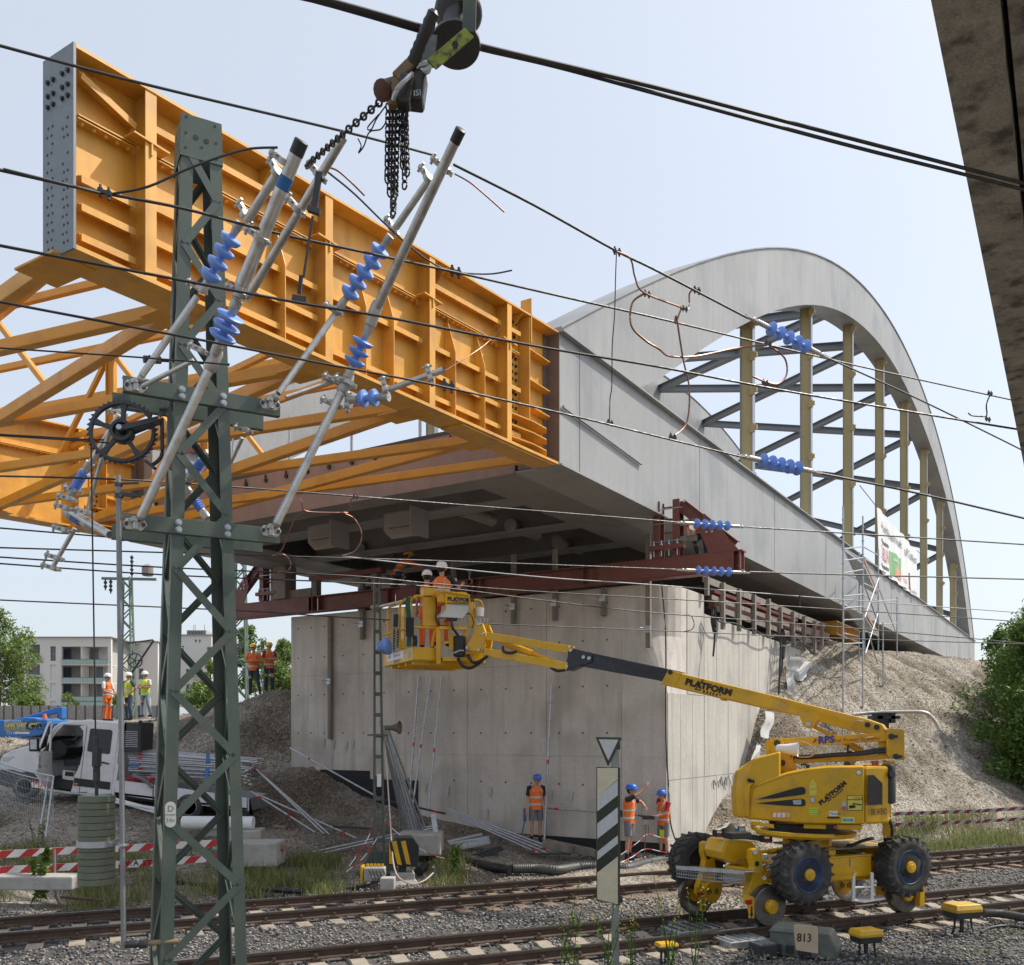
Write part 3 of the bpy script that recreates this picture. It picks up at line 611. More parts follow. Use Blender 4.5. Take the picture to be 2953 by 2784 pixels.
for i,(a,b_)in enumerate(segs):
 m_=MB();m_.ibeam(BF(-.35,a,PZ+.27),BF(-.35,b_-.015,PZ+.27),.34,.5,.03);bo=m_.build('beam_length',RED,jb)
 if i in(0,2,4):
  m_=MB();m_.fbox(BF,-.53,-.515,a+.2,b_-.3,PZ+.055,PZ+.485);m_.build('cover_plate',RED,bo)
 for v_ in((a+.15,b_-.2)if i in(1,3)else(a+.05,)):
  m_=MB();m_.fbox(BF,-.52,-.365,v_,v_+.03,PZ+.052,PZ+.488);m_.build('web_stiffener',RED,bo)
  for z in(.15,.39):
   m_=MB();m_.tube(BF(-.45,v_+.031,PZ+z),BF(-.45,v_+.06,PZ+z),.022,6);m_.build('bolt',GALV,bo)
ZB1=PZ+.525
def tower(v0,sgn,lab):
 t_=thing('guide_tower',BF(-.35,v0,ZB1),lab,'steel support','red steel guide towers on the bearing beam')
 for dv in(-.26,.26):
  m_=MB();m_.ibeam(BF(-.35,v0+dv,ZB1),BF(-.35,v0+dv,ZB1+1.42),.18,.3,.02,up=BF.u);m_.build('column',RED,t_)
 for z in(.3,.62,.95,1.25):
  m_=MB();m_.fbox(BF,-.44,-.26,v0-.12,v0+.12,ZB1+z,ZB1+z+.02);m_.build('cross_plate',RED,t_)
 m_=MB();m_.fbox(BF,-.62,-.45,v0-.5,v0+.42,ZB1+.18,ZB1+.29);ft=m_.build('clamp_bar',RED,t_)
 for dv in(-.32,-.1,.1,.3):
  m_=MB();m_.tube(BF(-.56,v0+dv,ZB1+.02),BF(-.56,v0+dv,ZB1+.42),.016,6);m_.tube(BF(-.56,v0+dv,ZB1+.3),BF(-.56,v0+dv,ZB1+.34),.035,6);m_.build('threaded_rod',GALV,ft)
 for z in(.4,.85,1.2):
  m_=MB();m_.tube(BF(-.50,v0-.42,ZB1+z),BF(-.50,v0+.35,ZB1+z),.014,6);m_.build('tie_rod',GALV,t_)
 vv_=v0+sgn*.36;e=v0+sgn*1.75
 m_=MB();m_.ibeam(BF(-.35,vv_,ZB1+1.28),BF(-.35,e-sgn*.05,ZB1+.12),.22,.3,.02);dg=m_.build('raking_strut',RED,t_)
 m_=MB();m_.prism([BF(-.50,vv_+sgn*.62,ZB1+.98),BF(-.50,vv_+sgn*.9,ZB1+.72),BF(-.50,e+sgn*.1,ZB1+.0),BF(-.50,vv_+sgn*.75,ZB1+.0),BF(-.50,vv_+sgn*.5,ZB1+.55)],BF.u*.03);m_.build('gusset',RED,dg)
 for a_,b2 in((.68,.62),(.84,.5),(.74,.74),(.92,.62),(.7,.5)):
  m_=MB();p=BF(-.505,vv_+sgn*a_,ZB1+b2);m_.tube(p,p-BF.u*.03,.03,6);m_.build('bolt',GALV,dg)
 return t_
tower(-.18,-1,'red steel guide tower with raking strut at the right end of the beam')
tower(13.95,1,'red steel guide tower with raking strut at the left end of the beam')
m_=MB();m_.fbox(BF,-.6,-.1,13.0,13.55,ZB1+.003,ZB-.01);solo(m_,'timber_packing',WOOD,'tall timber packing post beside the left guide tower under the bridge edge','timber packing',bevel=.01)
for i,(v0,v1,z0,z1,mt,lb)in enumerate([(12.0,13.0,.0,.28,WOOD,'pale timber block on the beam beside the left guide tower'),(9.1,12.1,.5,.66,RED,'long red-brown girder lying on blocks above the bearing beam'),(9.6,10.2,.28,.36,WOOD,'short timber offcut on the bearing beam near the crouching worker')]):
 m_=MB();m_.fbox(BF,-.45,-.18,v0,v1,ZB1+.003+z0,ZB1+z1);solo(m_,'timber_block' if mt is WOOD else 'steel_girder',mt,lb,'timber' if mt is WOOD else 'steel beam',bevel=.01)
for k,v_ in enumerate((9.4,11.9)):
 m_=MB();m_.fbox(BF,-.42,-.2,v_-.12,v_+.12,ZB1+.003,ZB1+.498);solo(m_,'timber_block',WOOD,['timber block under the right end of the raised red girder','timber block under the left end of the raised red girder'][k],'timber',bevel=.01)
m_=MB();m_.lathe([(0,.38),(.9,.38),(.92,.34)],BF(1.1,10.9,PZ+.0),(0,0,1),18);solo(m_,'plastic_drum',mat('drum_blue',(.02,.035,.055),.4),'dark blue drum standing on the abutment behind the raised red girder','drum',smooth=True)
for k,(x,y0,y1,tilt)in enumerate([(95,1650,2310,0),(270,1420,1770,0),(435,1395,1500,.1),(762,1350,1500,0),(1087,1310,1685,0),(1311,1280,1667,0),(1574,1490,1643,0),(1816,1205,1815,0)]):
 a=BF.plu(q('e',x,y0),-.13);b_=BF.plu(q('e',x,y1),-.13)
 lbs=['long upright timber clamped to the wall left of the lattice post','upright timber with a steel clamp, just left of the lattice post','short tilted timber poking above the beam behind the lift basket','short timber standing above the beam right of the two basket workers','upright timber on the wall right of the basket, first of a pair','upright timber on the wall right of the basket, second of a pair','shortest upright timber under the beam, between the pair and the tall one','tallest upright timber on the wall, beside the right guide tower']
 m_=MB();m_.fbox(BF,-.175+.01,-.05,a.y-.065,a.y+.065,b_.z,a.z)
 r_=thing('wall_timber',BF(-.1,a.y,b_.z),lbs[k],'timber','upright timbers clamped to the abutment')
 m_.build('timber',WOOD,r_,bevel=.008)
 if y1>1600:
  c_=MB();z=b_.z+(.22 if k!=0 else 1.6)+.25;c_.tube(BF(-.02,a.y,z),BF(-.42,a.y+.1,z+.03),.014,6);c_.fbox(BF,-.21,-.18,a.y-.09,a.y+.09,z-.09,z+.09);c_.build('clamp',GALV,r_)
gr_=thing('timber_guard_rail',BF(7,-.15,5),'weathered timber guard rail with uprights and boards along the top of the wing wall','guard rail')
for(x,y0,y1)in((470,655,790),(585,698,1032),(700,744,1046),(808,785,1076),(912,814,1096),(998,874,1110),(1087,905,1160),(1167,938,1182),(1240,970,1206),(1293,990,1152)):
 a=BF.pl(q('u',x,y0),-.15);b_=BF.pl(q('u',x,y1),-.15);m_=MB();m_.fbox(BF,a.x-.07,a.x+.07,-.2,-.09,b_.z,a.z);m_.build('upright',WOOD,gr_,bevel=.006)
for(x0,y0,x1,y1,h_,mm,vv_)in((440,668,1310,1008,.19,WOOD,-.06),(500,800,1250,1075,.13,WOOD,-.05),(500,842,1330,1092,.3,RED,.3),(545,885,1250,1130,.16,WOOD,-.05),(500,760,1100,970,.10,RED,.35)):
 a=BF.pl(q('u',x0,y0),vv_);b_=BF.pl(q('u',x1,y1),vv_)
 n=4 if mm is WOOD else 1
 for k in range(n):
  pa=BF(a.x+(b_.x-a.x)*k/n+.01*(k>0),vv_-.012*(k%2),a.z+(b_.z-a.z)*k/n);pb=BF(a.x+(b_.x-a.x)*(k+1)/n,vv_-.012*(k%2),a.z+(b_.z-a.z)*(k+1)/n)
  m_=MB();m_.bar(pa,pb,.04 if mm is WOOD else.2,h_);m_.build('board' if mm is WOOD else 'edge_beam',mm,gr_)
sl_=MB();a=BF.pl(q('u',1250,1120),.45);b_=BF.pl(q('u',1440,1140),.45)
sl_.prism([BF(a.x,.6,a.z+.35),BF(b_.x+1.5,.6,a.z+.0),BF(b_.x+1.5,.6,a.z-.9),BF(a.x,.6,a.z-.5)],BF.v*.1);solo(sl_,'steel_girder',RED,'red-brown slide girder end resting on the embankment beyond the guard rail','steel beam')
def cable(name,pts,r,mt,label,cat='cable',group=None,n=6,sm=4):
 m_=MB();m_.path(catmull(pts,sm)if sm>1 else pts,r,n);return solo(m_,name,mt,label,cat,group,loc=m_.v[0],smooth=True)
pts=[]
us_=[(505,870),(545,960),(585,985),(640,985),(700,1000),(745,1030),(800,1030),(850,1060),(915,1085),(960,1070),(1000,1110),(1050,1125),(1090,1130),(1130,1125),(1170,1145),(1205,1190),(1240,1215),(1290,1165)]
pts=[BF(*BF.pl(q('u',x,y),-.24))for x,y in us_]
cable('power_cable',pts,.022,BLK,'thin black cable sagging from upright to upright along the guard rail')
for k,(x0,y0,x1,y1,y2)in enumerate(((518,865,525,1050,1225),(1012,1030,1010,1240,1367))):
 m_=MB()
 for j in range(5):
  o_x=(j-2)*9;pts=[BF(*BF.pl(q('u',x0+o_x*.3,y0),-.25-.02*j)),BF(*BF.pl(q('u',x0+o_x,(y0+y1)/2),-.27-.03*(j%2))),BF(*BF.pl(q('u',x1+o_x*.5,y1),-.25-.02*j))]
  m_.path(catmull(pts,4),.028,6)
 m_.path(catmull([BF(*BF.pl(q('u',x1,y1-10),-.27)),BF(*BF.pl(q('u',x1-3,(y1+y2)/2),-.3)),BF(*BF.pl(q('u',x1-12,y2),-.3))],4),.03,6)
 if k:m_.path([BF(*BF.pl(q('i',660,130),-.3)),BF(*BF.pl(q('i',648,410),-.34))],.035,6)
 solo(m_,'cable_bundle',BLK,['looped bundle of black hoses hanging from the guard rail near the pier corner','long bundle of black hoses hanging down the far part of the wing wall'][k],'cable bundle',smooth=True)
cable('power_cable',[BF(-.05,.12,7.3),BF(-.06,.12,6.9)]+[BF(*BF.plu(q('i',x,y),-.07))for x,y in((36,60),(38,400),(40,700),(52,900),(62,1100),(100,1225))],.018,BLK,'black cable hanging down the corner edge of the abutment')
fl=mat('fleece',(.46,.46,.45),.95,var=.15,scale=3,dirt=(.25,.23,.2),dscale=3)
def cloth(quad,label,seed,res=12,amp=.1,name='protective_fleece',mt=None,cat='sheeting'):
 rr=random.Random(seed);A,B,C,D_=quad;m_=MB();vs=[]
 nrm=(B-A).cross(D_-A).normalized();ph=[rr.uniform(0,6)for _ in range(6)]
 for i in range(res+1):
  for j in range(res+1):
   s,t=i/res,j/res;p=(A*(1-s)+B*s)*(1-t)+(D_*(1-s)+C*s)*t
   vs.append(p+nrm*amp*(math.sin(s*9+ph[0]+2*t)+.6*math.sin(s*17+t*5+ph[1])+.5*math.sin(t*8+ph[2])))
 m_.add(vs,[(i*(res+1)+j,(i+1)*(res+1)+j,(i+1)*(res+1)+j+1,i*(res+1)+j+1)for i in range(res)for j in range(res)])
 return solo(m_,name,mt or fl,label,cat,smooth=True)
def bq(r,pts,v):return[BF(*BF.pl(q(r,x,y),v))for x,y in pts]
cloth(bq('i',((705,200),(815,235),(760,340),(735,330)),-.5),'torn pale fleece sheet hanging at the top end of the wing wall',1)
cloth(bq('i',((690,275),(735,300),(750,440),(705,415)),-.45),'narrow torn fleece flap below the hanging hoses',2,amp=.06)
cloth(bq('i',((585,500),(625,510),(580,650),(550,640)),-.5),'strip of pale fleece lying against the wing wall beside the slope',3,amp=.05)
cloth(bq('i',((545,665),(552,760),(500,830),(480,810)),-.4),'dirty fleece strip along the foot of the wing wall',4,amp=.04)
p0=onz(q('i',300,1130),.75);p1=onz(q('i',470,1110),.8)
cloth([p0,p1,onz(q('i',455,1155),.35),onz(q('i',290,1170),.35)],'crumpled pale fleece sheet on the gravel behind the front wheels of the lift',5,amp=.09)
rr=random.Random(9)
for k in range(16):
 x=292+k*12+rr.uniform(-4,4);y=880-k*2+rr.uniform(-20,20);a=BF.pl(q('i',x,y),-.02);m_=MB();w_=rr.uniform(.02,.05);h_=rr.uniform(.12,.3)
 m_.prism([BF(a.x-w_,-.03,a.z),BF(a.x+w_*.6,-.02,a.z+.02),BF(a.x+w_*.3,-.05,a.z-h_),BF(a.x-w_*.3,-.04,a.z-h_*.8)],-BF.v*.012);m_.build('hanging_strip',DKM,wing)
for x,y in((65,670),(118,680),(185,685),(222,675),(615,915),(733,925),(962,935),(948,1055),(1288,955),(1400,960),(1778,1000)):
 a=BF.plu(q('h',x,y),-.03);m_=MB();w_=rr.uniform(.03,.06);m_.prism([BF(-.03,a.y-w_,a.z+.12),BF(-.03,a.y+w_,a.z+.15),BF(-.07,a.y+w_*.5,a.z-.12),BF(-.06,a.y-w_*.4,a.z-.2)],-BF.u*.012);m_.build('hanging_strip',fl if k%2 else GALV,pier)
yf=thing('slide_frame',BF(*BF.pl(q('u',1455,1100),.8)),'orange ribbed steel frame on the embankment under the bridge edge behind the scaffold','steel frame')
a=BF.pl(q('u',1368,980),.8);b_=BF.pl(q('u',1545,1030),.8);z0=BF.pl(q('u',1368,1062),.8).z
m_=MB();m_.fbox(BF,a.x,b_.x,.8,.83,z0,a.z);m_.build('side_plate',YEL,yf)
m_=MB();m_.fbox(BF,a.x-.03,b_.x,.6,1.6,a.z+.002,a.z+.05);m_.fbox(BF,a.x-.03,b_.x,.6,1.6,z0-.05,z0-.002);m_.fbox(BF,a.x-.03,a.x,.6,1.6,z0,a.z);m_.build('frame_flange',YEL,yf)
for k in range(9):m_=MB();u=a.x+(b_.x-a.x)*(k+.5)/9;m_.fbox(BF,u,u+.04,.62,.797,z0+.002,a.z-.002);m_.build('rib',YEL,yf)
# ==== BANNER
bn=thing('banner',BF(27,-.05,12),'large white printed banner tied to the bridge hangers above the deck edge','banner')
ba,bb_,bc,bd=bq('f',((1178,1055),(1388,1285),(1388,1540),(1184,1388)),-.12)
res=24;m_=MB();vs=[]
def bpt(s,t,off=0):
 p=(ba*(1-s)+bb_*s)*(1-t)+(bd*(1-s)+bc*s)*t;return p-BF.v*(off+.05*math.sin(s*34)+.04*math.sin(s*13+2*t))
for i in range(res+1):
 for j in range(9):vs.append(bpt(i/res,j/8))
m_.add(vs,[(i*9+j,(i+1)*9+j,(i+1)*9+j+1,i*9+j+1)for i in range(res)for j in range(8)]);bo=m_.build('sheet',WHT,bn,smooth=True)
def on_banner(txt,s0,t0,s1,hgt,mt,name='lettering'):
 L_=(bb_-ba).length;H_=(bd-ba).length
 tm=text_mb(txt,1.0,(0,0,0),(1,0,0),(0,1,0),0);xs=[v.x for v in tm.v];x0,x1=min(xs),max(xs)
 tm.v=[bpt(s0+(s1-s0)*(v.x-x0)/(x1-x0),t0-v.y/.75*hgt,.03)for v in tm.v];return tm.build(name,mt,bn)
DG=mat('print_dark_grey',(.10,.10,.11),.6,var=.02);LR=mat('print_red',(.5,.12,.12),.6,var=.02);LG=mat('print_green',(.20,.42,.20),.6,var=.02);LO=mat('print_orange',(.62,.30,.18),.6,var=.02)
on_banner('Arbeitsgemeinschaft',.05,.30,.56,.15,DG);on_banner('Arnulf Ost West',.62,.32,.98,.17,DG)
on_banner('ZÜBLIN',.05,.78,.25,.24,LR)
def on_rect(s0,s1,t0,t1,mt,off=.015):
 m_=MB();n=6;vs=[]
 for i in range(n+1):
  for t in(t0,t1):vs.append(bpt(s0+(s1-s0)*i/n,t,off))
 m_.add(vs,[(2*i,2*i+2,2*i+3,2*i+1)for i in range(n)]);m_.build('printed_panel',mt,bn)
on_rect(.05,.25,.46,.51,DG);on_rect(.05,.25,.86,.91,DG);on_rect(.30,.55,.50,.92,LG);on_rect(.38,.55,.74,.92,LO,.022)
on_rect(.78,.83,.62,.95,DG);on_rect(.80,.86,.88,.95,mat('print_yellow',(.7,.5,.05),.6))
on_banner('wiwi',.36,.66,.50,.10,WHT);on_banner('MAX BÖGL',.60,.86,.75,.08,LR);on_banner('Massivbau',.80,.97,.98,.07,DG)
m_=MB();m_.path([ba,BF(*BF.pl(q('f',1085,938),-.05))],.02,5);m_.build('tie_rope',BLK,bn);m_=MB();m_.path([bb_,BF(*BF.pl(q('f',1450,1335),-.05))],.015,5);m_.build('tie_rope',BLK,bn)
# ==== SCAFFOLD TOWER
sc_=thing('scaffold_tower',BF(19,-1.2,6.5),'galvanised tube scaffold tower with platforms standing on the embankment against the bridge girder','scaffold')
VF,VB=-1.9,-.75
std={}
for nm,x,y0,y1,v_ in(('a',1445,150,1245,VF),('b',1586,220,1320,VF),('c',1560,480,1150,VB),('d',1697,460,1160,VB),('e',1831,800,1135,VB),('g',1730,985,1380,VF)):
 a=BF.pl(q('u',x,y0),v_);b_=BF.pl(q('u',x,y1),v_);m_=MB();bs_=BF(a.x,v_,0);zb_=min(b_.z,hz(bs_.x,bs_.y)+.03)
 m_.tube(BF(a.x,v_,zb_),BF(a.x,v_,a.z),.033,8);so=m_.build('standard',GALV,sc_);std[nm]=a.x
 c_=MB()
 z=b_.z+.25
 while z<a.z:c_.lathe([(0,.06),(.02,.06)],BF(a.x,v_,z),(0,0,1),8);z+=.5
 c_.build('rosettes',GALV,so,kind='stuff')
def led(x0,y0,v0,x1,y1,v1,r=.026,nm='ledger'):
 m_=MB();m_.tube(BF(*BF.pl(q('u',x0,y0),v0)),BF(*BF.pl(q('u',x1,y1),v1)),r,8);m_.build(nm,GALV,sc_)
for x0,y0,x1,y1 in((1447,458,1583,437),(1447,540,1583,520),(1447,630,1583,605),(1447,795,1583,782),(1447,882,1583,868),(1447,965,1583,960),(1447,1137,1583,1130),(1586,690,1600,1205)):led(x0,y0,VF,x1,y1,VF)
for x0,y0,x1,y1 in((1588,440,1695,500),(1588,520,1695,585),(1588,700,1695,750),(1588,788,1695,830),(1588,870,1695,915),(1588,1042,1695,1075)):led(x0,y0,VF,x1,y1,VB)
for x0,y0,x1,y1 in((1447,455,1560,520),(1450,630,1560,680),(1450,890,1565,920),(1450,1060,1560,1085),(1697,830,1831,822),(1697,995,1831,988)):led(x0,y0,VF if x0<1500 else VB,x1,y1,VB)
for x0,y0,x1,y1,v_ in((1586,690,1700,1000,VF),(1700,665,1600,945,VF),(1600,955,1690,1280,VF),(1693,920,1605,1205,VF),(1705,750,1825,1060,VB)):led(x0,y0,v_,x1,y1,v_,.026,'diagonal_brace')
for y0,y1,y2,y3 in((625,600,660,680),(960,955,985,1010)):
 A_=[BF(*BF.pl(q('u',1450,y0),VF)),BF(*BF.pl(q('u',1586,y1),VF)),BF(*BF.pl(q('u',1695,y3),VB)),BF(*BF.pl(q('u',1560,y3-10),VB))]
 z=sum(p.z for p in A_)/4
 for k in range(4):
  s0,s1=k/4+.01,(k+1)/4-.01;m_=MB();A2=[Vector((p.x,p.y,z))for p in A_]
  m_.prism([A2[0].lerp(A2[3],s0),A2[1].lerp(A2[2],s0),A2[1].lerp(A2[2],s1),A2[0].lerp(A2[3],s1)],(0,0,.05));m_.build('platform_board',GALV,sc_)
 m_=MB();m_.bar(Vector((A_[1].x,A_[1].y,z+.16))-BF.v*.04,Vector((A_[2].x,A_[2].y,z+.16)),.03,.15);m_.build('toe_board',mat('toe_board_red',(.33,.17,.13),.8),sc_)
hr=thing('deck_guard_rail',BF(U0+.5,7,ZT-1.4),'red timber hand rail on thin posts across the open deck end','guard rail')
for k in range(6):
 v_=1.8+k*2.1;m_=MB();m_.tube(BF(U0+.4,v_,9.95),BF(U0+.4,v_,11.25),.03,6);m_.tube(BF(U0+.5,v_+.1,9.95),BF(U0+.5,v_+.1,11.25),.03,6);m_.build('post',GALV,hr)
for k in range(5):
 v_=1.5+k*2.3;z=10.95+.05*(k%2);m_=MB();m_.fbox(BF,U0+.43+.03*(k%2),U0+.46+.03*(k%2),v_,v_+2.5,z,z+.16);m_.build('board',mat('rail_board_red',(.26,.10,.085),.8),hr)
vd=thing('concrete_viaduct',(2,4,6.2),'weathered dark concrete edge of the old viaduct passing overhead at the right','viaduct')
Hh=3.0;vdir=Vector((.61,1,0)).normalized();vf=Frame((-.2*Hh,0,CAM_H+Hh),(vdir.x,vdir.y))
rs_=np.random.RandomState(4)
def vd_slab(name,v0,v1,z0,z1,jag,u0=-14,u1=19,n=120,mt=OLDC):
 m_=MB();rings=[]
 for i in range(n+1):
  u=u0+(u1-u0)*(i/n)**1.3;j=jag*rs_.uniform(-1,1)
  rings.append([vf(u,v0+j,z0),vf(u,v1,z0),vf(u,v1,z1),vf(u,v0+j*.5,z1)])
 m_.loft(rings);m_.build(name,mt,vd)
vd_slab('edge_beam',-.235,0,0.0,.75,.004)
vd_slab('soffit',-3.6,-.26,.07,.85,.0)
vd_slab('soffit',-4.5,-3.62,-.12,.85,.0)
# ==== FOREGROUND LATTICE MAST
_md=Frame(P((580,2700),9.3),(math.sin(rad(62)),math.cos(rad(62))))
MF=Frame(Vector((_md.O.x,_md.O.y,0)),(_md.u.x,_md.u.y));MD=.88
mast=thing('lattice_mast',MF(0,MD/2,-.3),'tall dark green lattice catenary mast standing in front at the left','catenary mast','lattice masts')
Mzb,Mzt=-.35,MF.pl((580,343),0).z
bl,br=MF.pl((464,2784),0).x,MF.pl((712,2784),0).x;tl,tr=MF.pl((526,343),0).x,MF.pl((635,355),0).x
zl=MF.pl((464,2784),0).z
def ml(z):f_=(z-zl)/(Mzt-zl);return bl+(tl-bl)*f_
def mr(z):f_=(z-zl)/(Mzt-zl);return br+(tr-br)*f_
def mback(z):f_=(z-zl)/(Mzt-zl);return MD+(.40-MD)*f_
def mfront(z):return 0.0
def mleg(side,back,lab=None):
 m_=MB();rings1=[];rings2=[];w,t=.115,.012
 for z in(Mzb,Mzt-.2):
  u=(ml if side<0 else mr)(z);v=mback(z)if back else mfront(z);su=-side;sv=-1 if back else 1
  rings1.append([MF(u,v,z),MF(u+su*w,v,z),MF(u+su*w,v+sv*t,z),MF(u,v+sv*t,z)])
  rings2.append([MF(u,v+sv*t,z),MF(u+su*t,v+sv*t,z),MF(u+su*t,v+sv*w,z),MF(u,v+sv*w,z)])
 m_.loft(rings1);m_.loft(rings2);m_.build('leg',GREEN,mast)
for s in(-1,1):
 for b_ in(0,1):mleg(s,b_)
nodes=[.2]
while nodes[-1]<Mzt-.55:nodes.append(nodes[-1]+.72-.27*(nodes[-1]/Mzt))
for k in range(len(nodes)-1):
 z0,z1=nodes[k],nodes[k+1]
 for face in range(4):
  flip=(k+(face in(1,2)))%2
  def pt(side,z):
   if face==0:return MF((ml(z)+.05)if side else(mr(z)-.05),-.006,z)
   if face==1:return MF((ml(z)+.05)if side else(mr(z)-.05),mback(z)-.02,z)
   if face==2:return MF(ml(z)-.006+.02,.05 if side else mback(z)-.05,z)
   return MF(mr(z)-.016,.05 if side else mback(z)-.05,z)
  nr=MF.v if face<2 else MF.u
  m_=MB();a,b2=pt(flip,z0),pt(not flip,z1);m_.bar(a,b2,.008,.075,up=nr.cross((b2-a).normalized()))
  m_.bar(a+nr*(.022 if face in(0,2)else-.022),b2+nr*(.022 if face in(0,2)else-.022),.04,.008,up=nr.cross((b2-a).normalized()))
  m_.build('lacing_bar',GREEN,mast)
hp=MB();z0,z1=Mzt-.42,Mzt
hp.loft([[MF(ml(z)-.012,-.012,z),MF(mr(z)+.012,-.012,z),MF(mr(z)+.012,mback(z)+.012,z),MF(ml(z)-.012,mback(z)+.012,z)]for z in(z0,z1)],cap=False)
hp.loft([[MF(ml(z)-.004,-.004,z),MF(mr(z)+.004,-.004,z),MF(mr(z)+.004,mback(z)+.004,z),MF(ml(z)-.004,mback(z)+.004,z)]for z in(z1,z0)],cap=False)
hd=hp.build('head_plate',GREEN,mast)
hm=MB()
for fx,fz,r in((.1,.93,.013),(.1,.55,.013),(.1,.2,.013),(.35,.5,.026),(.62,.48,.026),(.85,.9,.013),(.87,.5,.013),(.87,.12,.013),(.5,.3,.013)):
 z=z0+(z1-z0)*fz;u=ml(z)+(mr(z)-ml(z))*fx;p=MF(u,-.0125,z);hm.tube(p,p-MF.v*.002,r,10)
for fx,fz,r in((.2,.9,.012),(.2,.2,.012),(.5,.5,.02),(.75,.8,.012),(.75,.2,.012)):
 z=z0+(z1-z0)*fz;p=MF(ml(z)-.0125,.4*fx,z);hm.tube(p,p-MF.u*.002,r,10)
hm.build('head_holes',BLK,hd,kind='stuff')
def chan(p0,p1,h,d,out,name='crossbar'):
 up=Vector((0,0,1));p0=Vector(p0);p1=Vector(p1);m_=MB()
 m_.bar(p0,p1,.012,h);o_=out
 m_.bar(p0+o_*d/2+up*(h/2-.006),p1+o_*d/2+up*(h/2-.006),d-.014,.012);m_.bar(p0+o_*d/2-up*(h/2-.006),p1+o_*d/2-up*(h/2-.006),d-.014,.012)
 return m_.build(name,GREEN,mast,bevel=.003)
bars={}
for nm,x0,y0,x1,y1,v_,out in(('uf',354,1117,808,1170,-.02,1),('lf',354,1515,806,1534,-.02,1),('ub',324,1160,760,1213,.93,1),('lb',322,1541,757,1566,.95,1)):
 a,b_=MF.pl((x0,y0),v_),MF.pl((x1,y1),v_);z=(a.z+b_.z)/2
 co=chan(MF(a.x,v_,z),MF(b_.x,v_,z),.155,.075,MF.v*out);bars[nm]=(a.x,b_.x,z,v_)
 if nm in('uf','lf'):
  for uu_ in(ml(z)+.06,mr(z)-.06):
   for dz in(-.035,.035):m_=MB();m_.tube(MF(uu_,v_-.007,z+dz),MF(uu_,v_-.034,z+dz),.024,6);m_.tube(MF(uu_,v_-.007,z+dz),MF(uu_,v_-.012,z+dz),.033,12);m_.build('bolt',GALV,co)
pp=MF.pl(q('g',922,1060),-.03);pl_=MB();ring=[]
for k in range(24):
 a=2*math.pi*k/24;x=math.cos(a)*.052;z=math.sin(a)*.052+(.075 if math.sin(a)>0 else-.075);ring.append(MF(pp.x+x,-.02,pp.z+z))
pl_.prism(ring,-MF.v*.006);po=pl_.build('number_plate',mat('plate_white',(.5,.52,.5),.5,var=.05),mast)
gt=mat('plate_grey_print',(.16,.17,.17),.6,var=.02)
text_mb('D',.085,MF(pp.x-.03,-.0275,pp.z+.03),MF.u,(0,0,1),.0).build('lettering',gt,po)
text_mb('34c',.062,MF(pp.x-.047,-.0275,pp.z-.075),MF.u,(0,0,1),.0).build('lettering',gt,po)
m_=MB();m_.fbox(MF,pp.x-.05,pp.x+.05,-.0285,-.0265,pp.z-.003,pp.z+.003);m_.build('divider_line',gt,po)
# ==== INSULATOR AND TUBE HELPERS
def tube_thing(pts,r,label,name='cantilever_tube',cap=None,fit=True,openend=False,group=None):
 t_=thing(name,pts[0],label,'tube',group)
 m_=MB();d=(Vector(pts[1])-Vector(pts[0])).normalized()
 if openend:m_.pipe(pts[0],pts[1],r,.006,16);m_.tube(Vector(pts[1])-d*.1,Vector(pts[1])-d*.09,r-.007,16)
 else:m_.tube(pts[0],pts[1],r,16)
 m_.build('tube',ALU,t_,smooth=True)
 if cap:m_=MB();e=Vector(pts[1]);m_.lathe([(-.06,r+.003),(.055,r+.004),(.062,r-.006)],e,d,16);m_.build('end_cap',BLKP,t_,smooth=True)
 return t_
def sheds(m_,p0,p1,n,R,r0,mode='cone'):
 d=(Vector(p1)-Vector(p0));L_=d.length;prof=[(0,r0)]
 for k in range(n):
  a=L_*(k+.5)/n;w=L_/n
  if mode=='cone':prof+=[(a-w*.46,r0*1.1),(a-w*.38,R*.50),(a-w*.20,R*.84),(a+w*.04,R*.98),(a+w*.16,R),(a+w*.22,R*.94),(a+w*.25,R*.5),(a+w*.3,r0*1.1),(a+w*.45,r0)]
  else:prof+=[(a-w*.3,r0),(a-w*.12,R*.95),(a,R),(a+w*.12,R*.95),(a+w*.3,r0)]
 prof.append((L_,r0));m_.lathe(prof,p0,d,28)
def insulator(p0,p1,n,R,r0,label,mode='cone',e=.12,name='insulator',group=None):
 p0=Vector(p0);p1=Vector(p1);d=(p1-p0).normalized();t_=thing(name,p0,label,'insulator',group)
 m_=MB();sheds(m_,p0,p1,n,R,r0,mode);m_.build('insulator_sheds',BLU,t_,smooth=True)
 for a,b_ in((p0,p0-d*e),(p1,p1+d*e)):
  m_=MB();dd=(b_-a).normalized();m_.lathe([(0,r0*1.15),(e*.35,r0*1.25),(e*.4,r0*1.4),(e,r0*1.4)],a,dd,14);m_.build('end_fitting',CAST,t_,smooth=True)
 return t_
